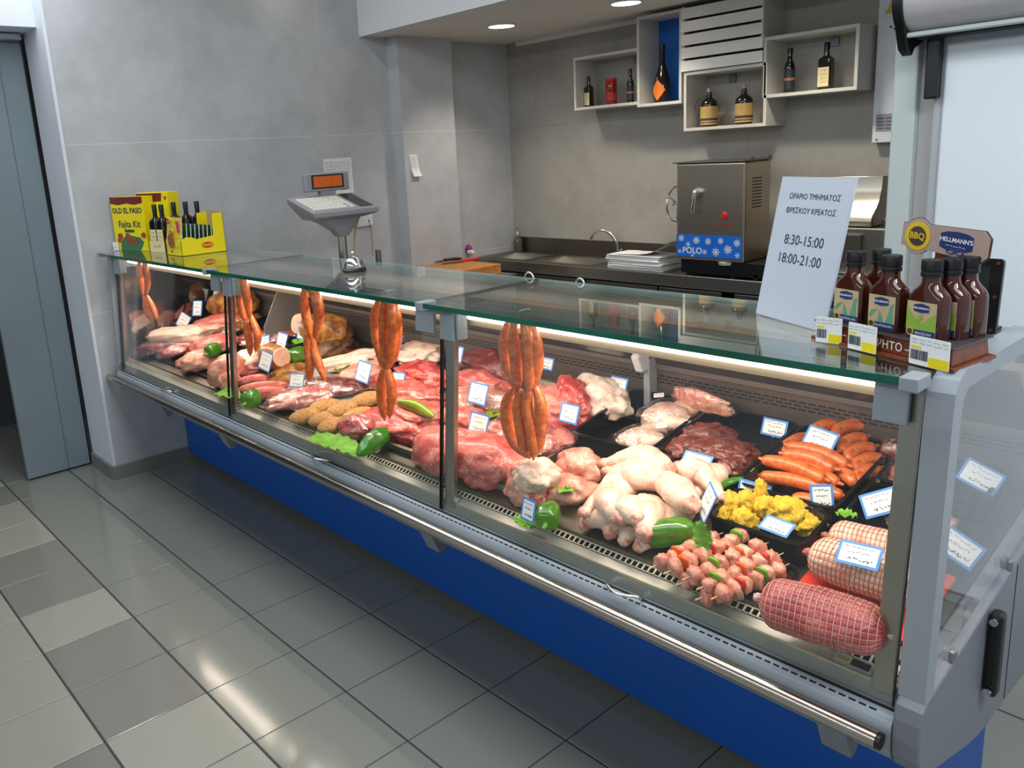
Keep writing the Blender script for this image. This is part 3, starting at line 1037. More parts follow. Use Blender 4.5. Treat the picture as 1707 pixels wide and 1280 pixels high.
# end panels
lowp = [(0.557, 0.668), (0.551, 0.640), (0.549, 0.60), (0.553, 0.562), (0.568, 0.535), (0.60, 0.513)] + under[1:] + [(1.345, 0.432), (1.368, 0.46), (1.368, 0.838), (1.36, 0.842), (0.600, 0.690), (0.575, 0.684)]
for nm, xa, xb in (('end_panel', XE, XE + 0.050), ('end_panel', XA - 0.03, XA)):
    obj(nm, MB().prism(lowp, xa, xb), M['endplas'], ct, 0.006, seg=3)
outer = [(0.570, 0.680), (0.594, 1.20), (0.600, 1.262), (0.613, 1.284), (0.640, 1.296), (1.05, 1.296), (1.09, 1.28), (1.335, 0.99), (1.36, 0.842)]
inner = [(0.612, 0.690), (0.634, 1.20), (0.640, 1.240), (0.650, 1.256), (0.668, 1.262), (1.035, 1.262), (1.062, 1.252), (1.298, 0.975), (1.318, 0.836)]
for xa, xb in ((XE, XE + 0.046), (XA - 0.026, XA)):
    mb = MB()
    for k in range(len(outer) - 1):
        mb.prism([outer[k], outer[k + 1], inner[k + 1], inner[k]], xa, xb)
    obj('end_frame', mb, M['greyplas'], ct)
obj('end_glass', MB().prism([(0.605, 0.680), (0.630, 1.235), (0.655, 1.264), (1.045, 1.264), (1.30, 0.975), (1.322, 0.828)], XE + 0.034, XE + 0.040), M['endglass'], ct)
for y in (0.70, 1.02):
    obj('glass_clip', MB().box(XE + 0.0405, XE + 0.052, y - 0.011, y + 0.011, deckz(y) - 0.012, deckz(y) + 0.012), M['alu'], ct, 0.004)
eh = obj('end_handle', MB().box(XE + 0.052, XE + 0.078, 0.876, 0.910, 0.545, 0.735), M['black'], ct, 0.008)
for z in (0.56, 0.72):
    obj('handle_knob', MB().tube([(XE + 0.064, 0.873, z), (XE + 0.064, 0.868, z)], 0.008, 10, caps=False), M['chrome'], eh, smooth='auto')
obj('end_panel_seam', MB().box(XE + 0.0495, XE + 0.0508, 1.055, 1.059, 0.44, 0.77), M['dark'], ct)
obj('end_liner', MB().prism([(0.66, 0.72), (0.66, 1.20), (1.06, 1.20), (1.28, 0.98), (1.28, 0.84)], XA + 0.001, XA + 0.006), pm('mirror_end_liner', (150, 144, 140), 0.06, 1.0), ct)
# rear wall bracket and clear divider seen through the glass
p = aty(1082, 640, 1.27)
br = obj('shelf_bracket', MB().box(p.x - 0.012, p.x + 0.012, 1.255, 1.299, 0.85, 1.02), M['greyplas'], ct, 0.003)
obj('bracket_clip', MB().prism([(1.20, 1.035), (1.225, 1.055), (1.262, 1.045), (1.262, 0.985), (1.225, 0.98)], p.x - 0.022, p.x + 0.008), M['white'], br, 0.004)
q = deck(440, 548, 0.10)
dv = thing('clear_divider', 'clear slanted acrylic divider plate standing among the meat in the second bay', 'divider', (q.x, 1.15, deckz(1.15)))
obj('divider_plate', MB().prism([(q.y, deckz(q.y) + 0.004), (1.285, deckz(1.285) + 0.004), (1.285, 1.16), (1.19, 1.16), (q.y, deckz(q.y) + 0.11)], q.x, q.x + 0.005), pm('frosted_acrylic', (132, 126, 120), 0.35, spec=0.5), dv)
obj('divider_knob', MB().tube([(q.x + 0.0055, q.y + 0.11, 1.085), (q.x + 0.014, q.y + 0.11, 1.085)], 0.017, 16, caps=False), M['white'], dv, smooth='auto')
# steel and black trays
def tray(label, x0, x1, y0, y1, h, mat, wall=0.003, r=0.02, rim=0.006, flare=0.006, group=None, name='meat_tray', lift=0.0015):
    """open rounded tray lying on the sloping deck"""
    c = Vector(((x0 + x1) / 2, (y0 + y1) / 2, deckz((y0 + y1) / 2)))
    ey_ = Vector((0, 1, DS)).normalized()
    sx, sy = x1 - x0, (y1 - y0) * sqrt(1 + DS * DS)
    mb = MB()

    def ring(w, d, z, rr):
        return [c + Vector((1, 0, 0)) * a + ey_ * b + DN * z for a, b in rrect(w, d, max(rr, 0.002), 5)]
    rings = [ring(sx - 2 * flare, sy - 2 * flare, lift, r), ring(sx - 2 * rim, sy - 2 * rim, h - 0.004, r), ring(sx, sy, h - 0.004, r + rim), ring(sx, sy, h, r + rim),
             ring(sx - 2 * rim - 2 * wall, sy - 2 * rim - 2 * wall, h, r), ring(sx - 2 * flare - 2 * wall, sy - 2 * flare - 2 * wall, lift + wall, r)]
    n = len(rings[0])
    for rg in rings:
        mb.v += rg
    for i in range(len(rings) - 1):
        for k in range(n):
            a, b = i * n + k, i * n + (k + 1) % n
            mb.f.append((a, b, b + n, a + n))
    mb.f.append(tuple(range(n))[::-1])
    mb.f.append(tuple((len(rings) - 1) * n + k for k in range(n)))
    mb.mi = [0] * len(mb.f)
    return single(name, label, 'tray', mb, mat, group, smooth='auto')


tray('shallow steel tray under the red meat beside the middle glass post', 2.46, 3.128, 0.675, 1.285, 0.028, M['steel'], rim=0.010)
tray('deep black tray holding two film-wrapped chickens', 3.135, 3.425, 0.955, 1.285, 0.072, M['tray'])
tray('deep black tray holding dark liver', 3.432, 3.712, 0.955, 1.285, 0.072, M['tray'])
tray('deep black tray heaped with orange sausages', 3.719, 3.972, 0.940, 1.285, 0.072, M['tray'])
tray('small black tray of yellow marinated chicken pieces', 3.719, 3.972, 0.785, 0.932, 0.066, M['tray'])
tray('black tray of chicken wings at the back beside the glass end', 3.984, 4.222, 1.115, 1.285, 0.066, M['tray'])
tray('black tray with chicken breasts behind the white netted roasts', 3.982, 4.215, 0.918, 1.105, 0.064, M['tray'])
tray('flat black tray under the chicken skewers', 3.60, 3.972, 0.676, 0.778, 0.016, M['tray'], rim=0.004)
tray('black tray at the back behind the smoked slab in the second bay', 1.80, 2.36, 1.10, 1.285, 0.05, M['tray'])
tray('black tray in the far back corner behind the smoked loins', 0.62, 1.30, 1.12, 1.285, 0.05, M['tray'])
tray('flat black tray under the front cuts of the first bay', 0.30, 1.40, 0.68, 1.09, 0.012, M['tray'], rim=0.004)
tray('flat pale tray under the breaded patties', 1.56, 2.42, 0.68, 1.08, 0.012, pm('pale_tray', (190, 188, 180), 0.4), rim=0.004)
# ------------------------------------------------------------------ things on the glass top
ZT = 1.2925
UP = Vector((0, 0, 1))

# opening-hours sign in an acrylic stand
BL, BR = Vector((3.772, 0.901, ZT)), Vector((3.991, 0.791, ZT))
sx = (BR - BL).normalized()
sn = UP.cross(sx).normalized()                 # away from the shopper
lean = Vector((0, 0, 1)) * 0.318 + sn * 0.062
sh = lean.length
su = lean.normalized()
sw = (BR - BL).length
sz = sx.cross(su)
sg = thing('opening_hours_sign', 'tall white opening-hours sign in an acrylic stand on the glass top', 'sign', (BL + BR) / 2)
pl = MB().fprism([(0, 0), (sw, 0), (sw, sh), (0, sh)], BL, sx, su, -sz, 0.003)
obj('acrylic_sheet', pl, pm('acrylic_sheet', (190, 196, 206), 0.08, spec=0.6), sg, 0.0008)
obj('acrylic_foot', MB().fprism([(0, 0), (sw, 0), (sw, 0.085), (0, 0.085)], BL + UP * 0.0005, sx, sn, UP, 0.003), M['acryl'], sg)
pp = obj('printed_sheet', MB().fprism([(0.002, 0.002), (sw - 0.002, 0.002), (sw - 0.002, sh - 0.003), (0.002, sh - 0.003)], BL + sz * 0.0002, sx, su, sz, 0.0005), pm('sign_paper', (194, 202, 215), 0.22, spec=0.5, var=0.01), sg)
for txt, f, size, off in (('ΩPAPIO TMHMATOΣ', 0.135, 0.0180, 0.004), ('OPEΣKOY KPEATOΣ', 0.232, 0.0180, 0.0), ('8:30-15:00', 0.435, 0.0315, -0.002), ('18:00-21:00', 0.565, 0.0315, -0.006)):
    tm = text_mb(txt, size, sx, su, BL + sx * (sw / 2 + off) + su * (sh * (1 - f)) + sz * 0.0008)
    if txt.startswith('OPE'):          # the first letter is a phi: a ring with a stroke
        lx_ = min((p - BL).dot(sx) for p in tm.v)
        tm.merge(text_mb('I', size * 1.12, sx, su, BL + sx * (lx_ + size * 0.355) + su * (sh * (1 - f)) + sz * 0.0010))
    obj('lettering', tm, M['ink'], pp)

# barbecue sauce display
FL = Vector((3.999, 0.736, ZT))
bx = Vector((0.941, -0.338, 0)).normalized()
by = UP.cross(bx)
bw, bd = 0.306, 0.130
mwood = pm('printed_wood_brown', (112, 52, 24), 0.35, var=0.35, scale=60)
ds = thing('sauce_display_stand', 'brown barbecue sauce display stand with paddle-shaped brand board on top', 'display stand', FL + bx * bw / 2 + by * bd / 2)


def P3(a, b, z):
    return FL + bx * a + by * b + UP * z


def dbox(a0, a1, b0, b1, z0, z1, inset=0.0):
    mb = MB()
    tp_ = 0.028 if a1 - a0 > 0.2 else 0.0
    vs = [P3(a, b, z0) for a, b in ((a0, b0), (a1, b0), (a1 - tp_, b1), (a0, b1))] + [P3(a, b, z1) for a, b in ((a0 + inset, b0 + inset), (a1 - inset, b0 + inset), (a1 - inset - tp_, b1 - inset), (a0 + inset, b1 - inset))]
    return mb.add(vs, [(3, 2, 1, 0), (4, 5, 6, 7), (0, 1, 5, 4), (1, 2, 6, 5), (2, 3, 7, 6), (3, 0, 4, 7)])


obj('base_plinth', dbox(-0.008, bw + 0.010, -0.006, bd + 0.006, 0, 0.007), mwood, ds, 0.002)
bs = obj('base', dbox(0, bw, 0, bd, 0.007, 0.038, 0.003), mwood, ds, 0.002)
obj('base_top', dbox(-0.003, bw + 0.004, -0.003, bd + 0.003, 0.038, 0.0410), pm('dark_tray_top', (66, 62, 64), 0.35), ds, 0.001)
fz = Vector((0, 0, 0)) - by
tw = pm('off_white_print', (226, 216, 204), 0.5)
obj('lettering', text_mb('— Ν', 0.020, bx, UP, P3(0.078, 0.000, 0.022), bold=0.012), tw, bs)
obj('lettering', text_mb('Ο ΨΗΤΟ —', 0.021, bx, UP, P3(0.178, 0.000, 0.021), bold=0.014), tw, bs)
gi = MB()
gi.fprism([(0.007 * cos(a * pi / 8), 0.007 * sin(a * pi / 8) - 0.001) for a in range(8, 17)], P3(0.036, -0.0006, 0.024), bx, UP, fz, 0.001)
gi.fprism([(0.0035 * cos(a * pi / 5), 0.0035 * sin(a * pi / 5)) for a in range(10)], P3(0.036, -0.0006, 0.034), bx, UP, fz, 0.001)
for s in (-1, 1):
    gi.fprism([(s * 0.002, -0.007), (s * 0.0035, -0.007), (s * 0.007, -0.018), (s * 0.0055, -0.018)], P3(0.036, -0.0006, 0.024), bx, UP, fz, 0.001)
obj('grill_icon', gi, tw, bs)
# brand board on its post
bc = None
d_ = ray(1574, 401)
pn = by
t_ = (P3(0, 0.112, 0) - CAM).dot(pn) / d_.dot(pn)
bc = CAM + d_ * t_
pa = (bc - FL).dot(bx)
zb = bc.z - ZT
obj('board_post', dbox(pa - 0.020, pa + 0.010, 0.1155, 0.121, 0.0412, zb), mwood, ds, 0.001)
W2, H2 = 0.089, 0.0285
outl = [(-W2, -H2 * 0.72), (-W2 + 0.012, -H2 * 0.78)] + [(-W2 + 0.034 + 0.031 * cos(a), 0.034 * sin(a)) for a in [radians(x) for x in range(222, 319, 16)]] + \
       [(-W2 + 0.060, -H2 * 0.80), (W2 - 0.012, -H2), (W2, -H2 + 0.012), (W2, H2 - 0.012), (W2 - 0.012, H2), (-W2 + 0.060, H2 * 0.86)] + \
       [(-W2 + 0.034 + 0.031 * cos(a), 0.034 * sin(a)) for a in [radians(x) for x in range(42, 139, 16)]] + [(-W2 + 0.012, H2 * 0.80), (-W2, H2 * 0.74)]
bt = Matrix.Rotation(radians(5.0), 3, by)
ux, uz = bt @ bx, bt @ UP
bo = P3(pa, 0.1115, zb)
obj('board_back', MB().fprism([(x * 1.02, y * 1.03) for x, y in outl], bo + by * 0.0035, ux, uz, by, -0.003), pm('dark_board_edge', (64, 50, 48), 0.5), ds)
bf = obj('board_face', MB().fprism(outl, bo, ux, uz, by, -0.0012), pm('kraft_face', (176, 152, 140), 0.45, var=0.05), ds)


def disc(o, ex_, ey_, ez_, r, d, n=28, sy=1.0):
    return MB().fprism([(r * cos(2 * pi * k / n), sy * r * sin(2 * pi * k / n)) for k in range(n)], o, ex_, ey_, ez_, d)


navy = pm('navy_print', (34, 50, 108), 0.45)
byel = pm('badge_yellow', (222, 186, 34), 0.45)
bch = pm('badge_charcoal', (66, 58, 54), 0.5)
fo = bo - by * 0.0013
ctr = fo + ux * (-W2 + 0.034)
bdg = obj('round_badge', disc(ctr, ux, uz, -by, 0.0270, 0.0006), byel, bf)
obj('badge_centre', disc(ctr - by * 0.0007, ux, uz, -by, 0.0185, 0.0005), bch, bf)
obj('lettering', text_mb('BBQ', 0.0170, ux, uz, ctr - by * 0.0014, bold=0.03), byel, bf)


def logo(o, s, parent, small=False):
    """shield-shaped blue brand plate with white lettering and a ribbon bow"""
    pts = [(-1, -0.38), (-0.62, -0.50), (0, -0.54), (0.62, -0.50), (1, -0.38), (1, 0.36), (0.62, 0.50), (0, 0.55), (-0.62, 0.50), (-1, 0.36)]
    p_ = obj('brand_plate', MB().fprism([(x * s, y * s) for x, y in pts], o, ux_, uz_, fz_, 0.0005), navy, parent)
    obj('lettering', text_mb("HELLMANN'S", s * 0.345, ux_, uz_, o + uz_ * (s * 0.06) + fz_ * 0.0007, bold=0.02), M['tagwhite'], parent)
    if not small:
        obj('plate_strapline', squiggle(o - uz_ * (s * 0.27) + fz_ * 0.0004, ux_, uz_, fz_, s * 1.2, s * 0.06, 5, 24, 0.0004), M['tagwhite'], parent)
    rb = MB()
    for sg_ in (-1, 1):
        rb.tube([o + fz_ * 0.0008 - uz_ * (s * 0.56), o + fz_ * 0.0008 + ux_ * (sg_ * s * 0.35) - uz_ * (s * 0.44), o + fz_ * 0.0008 + ux_ * (sg_ * s * 0.50) - uz_ * (s * 0.60), o + fz_ * 0.0008 + ux_ * (sg_ * s * 0.25) - uz_ * (s * 0.70), o + fz_ * 0.0008 - uz_ * (s * 0.58)], s * 0.035, 6, 4)
    obj('ribbon_bow', rb, navy, parent, smooth=True)
    return p_


ux_, uz_, fz_ = ux, uz, -by
logo(fo + ux * 0.026 + uz * 0.002, 0.033, bf)

# sauce bottles
mglass = pm('dark_brown_sauce_glass', (66, 24, 8), 0.06, spec=0.7, coat=0.6, var=0.15, scale=30)
kraft = pm('kraft_label', (196, 172, 134), 0.5, var=0.05)
teal = pm('teal_print', (92, 160, 134), 0.5)
lime = pm('lime_print', (140, 176, 62), 0.5)
sections = [(0.0, .0385, .0190, .008), (0.003, .0405, .0208, .010), (0.050, .0405, .0208, .010), (0.084, .0402, .0206, .011), (0.092, .0385, .0203, .013), (0.099, .0345, .0198, .016), (0.106, .0275, .0192, .018), (0.113, .0210, .0185, .0180), (0.121, .0182, .0180, .0178), (0.136, .0176, .0176, .0175)]


def sauce(a, b, label, kind, yaw=0.0):
    t = thing('sauce_bottle', label, 'bottle', P3(a, b, 0.0412), 'barbecue sauce bottles on the stand')
    R = Matrix.Rotation(yaw, 3, 'Z')
    ex, ey_ = R @ bx, R @ by
    o = P3(a, b, 0.0412)
    mb = MB()
    n = 0
    for z, w, d, r in sections:
        z, w, d, r = z * 0.86, w * 0.85, d * 0.85, r * 0.85
        rg = [o + ex * p[0] + ey_ * p[1] + UP * z for p in rrect(2 * w, 2 * d, min(r, w * 0.999, d * 0.999), 6)]
        n = len(rg)
        mb.v += rg
    for i in range(len(sections) - 1):
        for k in range(n):
            p0, p1 = i * n + k, i * n + (k + 1) % n
            mb.f.append((p0, p1, p1 + n, p0 + n))
    mb.f.append(tuple(range(n))[::-1])
    mb.f.append(tuple((len(sections) - 1) * n + k for k in range(n)))
    mb.mi = [0] * len(mb.f)
    obj('bottle_glass', mb, mglass, t, smooth='auto')
    cp = MB().lathe([(r_ * 0.85, z_ * 0.86) for r_, z_ in [(0.0190, 0.131), (0.0212, 0.1315), (0.0212, 0.139), (0.0200, 0.140), (0.0200, 0.143), (0.0212, 0.144), (0.0212, 0.162), (0.0198, 0.1655), (0.0, 0.166)]], 24, o)
    obj('cap', cp, M['black'], t, smooth='auto')
    f = -ey_
    lo = o + f * 0.0179
    lb = obj('label', MB().fprism([(-0.0305, 0.005), (0.029, 0.005), (0.029, 0.068), (-0.0305, 0.068)], lo, ex, UP, f, 0.0005), kraft, t)
    lo = lo + f * 0.0006
    obj('label_band', MB().fprism([(-0.0305, 0.005), (0.029, 0.005), (0.029, 0.017), (-0.0305, 0.017)], lo, ex, UP, f, 0.0004), navy, lb)
    lo = lo - UP * 0.0093
    S_ = lambda q: [(x_ * 0.85, y_ * 0.85) for x_, y_ in q]
    lf = MB()
    rr = random.Random(int(a * 1000))
    if kind == 0:
        lf.fprism(S_([(0.010, 0.031), (0.030, 0.031), (0.028, 0.06), (0.031, 0.076), (0.022, 0.072), (0.018, 0.055)]), lo, ex, UP, f, 0.0004)
        lf.fprism(S_([(-0.010, 0.031), (0.006, 0.031), (0.000, 0.048), (-0.006, 0.058), (-0.008, 0.045)]), lo, ex, UP, f, 0.0004)
        lf.fprism(S_([(-0.034, 0.044), (-0.026, 0.056), (-0.012, 0.060), (-0.022, 0.048), (-0.030, 0.040)]), lo, ex, UP, f, 0.0004)
    else:
        lf.fprism(S_([(-0.036, 0.031), (0.034, 0.031), (0.034, 0.070), (0.020, 0.062), (0.004, 0.046), (-0.014, 0.054), (-0.036, 0.082)]), lo, ex, UP, f, 0.0004)
        lf.fprism(S_([(-0.006, 0.050), (0.004, 0.056), (0.000, 0.064), (-0.010, 0.058)]), lo + f * 0.0003, ex, UP, f, 0.0004)
    obj('label_leaf', lf, teal if kind == 0 else lime, lb)
    global ux_, uz_, fz_
    ux_, uz_, fz_ = ex, UP, f
    pts = [(-1, -0.38), (0, -0.54), (1, -0.38), (1, 0.36), (0, 0.55), (-1, 0.36)]
    lo2 = lo + ex * -0.001 + UP * 0.0660
    obj('brand_plate', MB().fprism([(x * 0.0155, y * 0.0155) for x, y in pts], lo2, ex, UP, f, 0.0005), navy, lb)
    obj('brand_lettering', text_mb("HELLMANN'S", 0.0053, ex, UP, lo2 + f * 0.0006, bold=0.02), M['tagwhite'], lb)
    obj('variety_lettering', text_mb('AUSTRALIAN' if kind == 0 else 'BRAZILIAN', 0.0066, ex, UP, lo + ex * 0.006 + UP * 0.0205 + f * 0.0006), M['tagwhite'], lb)
    obj('label_badge', disc(lo - ex * 0.0215 + UP * 0.022 + f * 0.0005, ex, UP, f, 0.0075, 0.0004, 20), byel, lb)
    obj('badge_dark', disc(lo - ex * 0.0215 + UP * 0.022 + f * 0.001, ex, UP, f, 0.0053, 0.0004, 20), bch, lb)
    return t


sauce(0.061, 0.032, 'front left sauce bottle with teal leaf label, nearest the opening-hours sign', 0)
sauce(0.074, 0.085, 'dark sauce bottle behind the front left one, only its neck showing', 0)
sauce(0.146, 0.031, 'middle front sauce bottle with teal leaf label', 0)
sauce(0.232, 0.030, 'front right sauce bottle with lime green label', 1)
sauce(0.240, 0.068, 'sauce bottle second in the right-hand row of the display', 1)
sauce(0.244, 0.105, 'rearmost sauce bottle of the right-hand row, in front of the black panel', 1)

# shelf price tickets on the display
def ticket(label, px, w, h, seed, yaw=0.0, b=-0.012):
    d = ray(*px)
    o0 = P3(0, b, 0)
    t = (o0 - CAM).dot(by) / d.dot(by)
    c = CAM + d * t
    c.z = max(c.z, ZT + h / 2 + 0.002)
    R = Matrix.Rotation(yaw, 3, 'Z')
    ex = (R @ bx)
    f = (R @ -by)
    ob = thing('price_ticket', label, 'price ticket', (c.x, c.y, ZT), 'shelf price tickets on the sauce display')
    tk = obj('ticket_card', MB().fprism(rrect(w, h, 0.002, 3), c, ex, UP, f, 0.0012), M['tagwhite'], ob)
    s = c + f * 0.0013
    obj('yellow_field', MB().fprism([(0, -h / 2 + 0.001), (w / 2 - 0.001, -h / 2 + 0.001), (w / 2 - 0.001, -h * 0.14), (0, -h * 0.14)], s, ex, UP, f, 0.0004), M['yellow'], ob)
    rb = random.Random(seed)
    bm_ = MB()
    x = -w * 0.46
    while x < -0.004:
        ww = rb.choice([0.0008, 0.0012, 0.002])
        bm_.fprism([(x, -h * 0.32), (x + ww, -h * 0.32), (x + ww, h * 0.02), (x, h * 0.02)], s, ex, UP, f, 0.0004)
        x += ww + rb.choice([0.0008, 0.0012])
    obj('barcode', bm_, M['ink'], ob)
    pr = MB()
    for k in range(2):
        pr.merge(squiggle(s + UP * (h * (0.38 - 0.12 * k)), ex, UP, f, w * 0.9, h * 0.05, seed + k, 40, 0.0003))
    obj('print', pr, M['ink'], ob)
    obj('yellow_print', MB().fprism([(-w * 0.46, h * 0.08), (-w * 0.20, h * 0.08), (-w * 0.20, h * 0.16), (-w * 0.46, h * 0.16)], s, ex, UP, f, 0.0004), M['yellow'], ob)


ticket('small white and yellow price ticket at the left end of the sauce display', (1382, 551), 0.052, 0.052, 3, 0.35)
ticket('white and yellow price ticket in the middle of the sauce display', (1437, 577), 0.066, 0.052, 7, 0.0)
ticket('largest white and yellow price ticket at the right of the sauce display', (1549, 592), 0.080, 0.052, 9, -0.02)

# black panel with screws behind the display
pb = thing('black_panel', 'flat black panel with silver screws standing behind the sauce bottles', 'panel', (4.19, 0.962, ZT))
c = Vector((4.195, 0.958, ZT))
obj('panel_plate', MB().fprism(rrect(0.128, 0.150, 0.008, 4), c + UP * 0.076, (1, 0, 0), (0, 0.10, 0.995), (0, 0.995, -0.10), 0.012), M['black'], pb, 0.001)
obj('panel_recess', MB().fprism(rrect(0.085, 0.118, 0.004, 3), c + UP * 0.076 - Vector((0, 0.0004, 0)), (1, 0, 0), (0, 0.10, 0.995), (0, -0.995, 0.10), 0.001), M['dark'], pb)
for dx in (-0.055, 0.055):
    for dz in (-0.066, 0.0, 0.066):
        obj('screw', disc(c + UP * 0.076 + Vector((dx, 0.1 * dz - 0.0005, dz)), Vector((1, 0, 0)), Vector((0, 0.10, 0.995)), Vector((0, -0.995, 0.10)), 0.0035, 0.0015, 12), M['chrome'], pb)
obj('panel_foot', MB().box(4.14, 4.25, 0.955, 1.02, ZT, ZT + 0.006), M['black'], pb)

# service bell
p = atz(591, 452, ZT)
bl_ = thing('service_bell', 'chrome service bell with black base on the glass top', 'bell', (p.x, p.y, ZT))
o_ = Vector((p.x, p.y, ZT))
obj('bell_base', MB().lathe([(0.045, 0.0), (0.046, 0.008), (0.041, 0.014), (0.036, 0.016)], 32, o_), M['black'], bl_, smooth='auto')
obj('bell_dome', MB().lathe([(0.040, 0.015), (0.041, 0.018), (0.037, 0.034), (0.028, 0.048), (0.014, 0.056), (0.004, 0.058)], 36, o_), M['chrome'], bl_, smooth='auto')
obj('bell_button', MB().lathe([(0.0035, 0.056), (0.0035, 0.066), (0.007, 0.067), (0.008, 0.071), (0.005, 0.075), (0.0, 0.076)], 16, o_), M['chrome'], bl_, smooth='auto')

# boxed goods at the wall end
fo_ = Vector((0.135, 0.662, ZT))
fx = Vector((0.953, 0.302, 0)).normalized()
fy = UP.cross(fx)
ff = -fy
kit = thing('meal_kit_box', 'yellow and dark red meal kit box at the wall end of the counter', 'box', fo_ + fx * 0.13 + fy * 0.04)


def kbox(o, ex, ey_, w, d, h, z0=0.0):
    return MB().fprism([(0, 0), (w, 0), (w, d), (0, d)], o + UP * z0, ex, ey_, UP, h)


obj('carton', kbox(fo_, fx, fy, 0.262, 0.07, 0.285), M['yellow'], kit, 0.0015)
wave = [(0, 0.285)] + [(0.262 * k / 16, 0.243 + 0.008 * abs(((k % 8) / 4.0) - 1)) for k in range(17)] + [(0.262, 0.285)]
ob_ = fo_ + ff * 0.0004
obj('red_band', MB().fprism(wave, ob_, fx, UP, ff, 0.0006), M['darkred'], kit)
obj('lettering', text_mb('OLD EL PASO', 0.040, fx, UP, ob_ + fx * 0.130 + UP * 0.212 + ff * 0.0004, bold=0.02), M['ink'], kit)
obj('lettering', text_mb('Fajita Kit', 0.050, fx, UP, ob_ + fx * 0.135 + UP * 0.140 + ff * 0.0004, bold=0.012), M['ink'], kit)
obj('green_pill', MB().fprism([(0.09 + a, 0.105 + b) for a, b in rrect(0.08, 0.015, 0.007)], ob_ + fx * 0.04, fx, UP, ff, 0.0006), pm('dark_green_print', (40, 84, 44), 0.5), kit)
obj('green_bowl', MB().fprism([(0.04, 0.0), (0.20, 0.0), (0.235, 0.045), (0.21, 0.07), (0.10, 0.085), (0.05, 0.05)], ob_, fx, UP, ff, 0.0006), pm('bowl_green_print', (60, 112, 76), 0.5, var=0.3, scale=60), kit)
fd = MB()
rr = random.Random(2)
for k in range(9):
    fd.merge(disc(ob_ + fx * rr.uniform(0.03, 0.24) + UP * rr.uniform(0.03, 0.085) + ff * (0.0007 + 0.00005 * k), fx, UP, ff, rr.uniform(0.012, 0.026), 0.0005, 10, 0.8))
obj('food_picture', fd, pm('food_print', (150, 70, 48), 0.5, var=0.7, scale=90), kit)
kit2 = thing('meal_kit_box', 'second meal kit box behind, only its red top and yellow corner showing', 'box', fo_ + fx * 0.26 + fy * 0.13)
o2 = fo_ + fx * 0.125 + fy * 0.075
obj('carton', kbox(o2, fx, fy, 0.250, 0.07, 0.300), M['yellow'], kit2, 0.0015)
obj('red_band', MB().fprism([(0, 0.252), (0.195, 0.252), (0.205, 0.296), (0, 0.296)], o2 + ff * 0.0004, fx, UP, ff, 0.0006), M['darkred'], kit2)
obj('red_emblem', MB().fprism([(-0.014, 0.006), (0, -0.014), (0.014, 0.006), (0.007, 0.010), (0, 0.004), (-0.007, 0.010)], o2 + ff * 0.0004 + fx * 0.228 + UP * 0.270, fx, UP, ff, 0.0006), M['red'], kit2)
tk = thing('small_shelf_ticket', 'tiny white ticket at the foot of the yellow meal kit box', 'price ticket', fo_ + fx * -0.01 + ff * 0.012)
obj('ticket_card', MB().fprism([(-0.015, 0.001), (0.030, 0.001), (0.030, 0.046), (-0.015, 0.046)], fo_ + ff * 0.010, fx, UP, ff, 0.001), M['tagwhite'], tk)
obj('print', squiggle(fo_ + ff * 0.0113 + fx * 0.006 + UP * 0.018, fx, UP, ff, 0.02, 0.01, 3, 12), M['ink'], tk)


def squarebottle(name, label, o, ex, ey_, s=0.026, h=0.165, nh=0.055, lab=True, group=None, mat=None, labmat=None, cat='bottle'):
    """square-shouldered dark bottle with a cream label"""
    t = thing(name, label, cat, o, group)
    secs = [(0, s * 0.94, 0.006), (0.004, s, 0.006), (h * 0.93, s, 0.006), (h, s * 0.80, 0.010), (h * 1.06, s * 0.48, s * 0.46), (h + nh * 0.6, s * 0.40, s * 0.395), (h + nh, s * 0.40, s * 0.395)]
    mb = MB()
    for z, w, r in secs:
        rg = [o + ex * p[0] + ey_ * p[1] + UP * z for p in rrect(2 * w, 2 * w, min(r, w * 0.99), 4)]
        n = len(rg)
        mb.v += rg
    for i in range(len(secs) - 1):
        for k in range(n):
            a, b = i * n + k, i * n + (k + 1) % n
            mb.f.append((a, b, b + n, a + n))
    mb.f += [tuple(range(n))[::-1], tuple((len(secs) - 1) * n + k for k in range(n))]
    mb.mi = [0] * len(mb.f)
    obj('bottle_glass', mb, mat or M['darkglass'], t, smooth='auto')
    obj('cap', MB().lathe([(s * 0.46, h + nh * 0.55), (s * 0.46, h + nh * 1.05), (s * 0.40, h + nh * 1.1), (0, h + nh * 1.1)], 16, o), M['black'], t, smooth='auto')
    if lab:
        f = -ey_
        lb = obj('label', MB().fprism([(-s * 0.92, h * 0.10), (s * 0.92, h * 0.10), (s * 0.92, h * 0.70), (-s * 0.92, h * 0.70)], o + f * (s + 0.0002), ex, UP, f, 0.0006), labmat or M['cream'], t)
        pr = MB()
        for k in range(4):
            pr.merge(squiggle(o + f * (s + 0.0009) + UP * (h * (0.60 - 0.12 * k)), ex, UP, f, s * (1.2 if k % 2 else 0.8), h * 0.05, k, 16, 0.0005))
        obj('label_print', pr, M['ink'], lb)
        obj('neck_label', MB().lathe([(s * 0.415, h + nh * 0.05), (s * 0.415, h + nh * 0.42)], 16, o), labmat or M['cream'], t, smooth='auto')
    return t


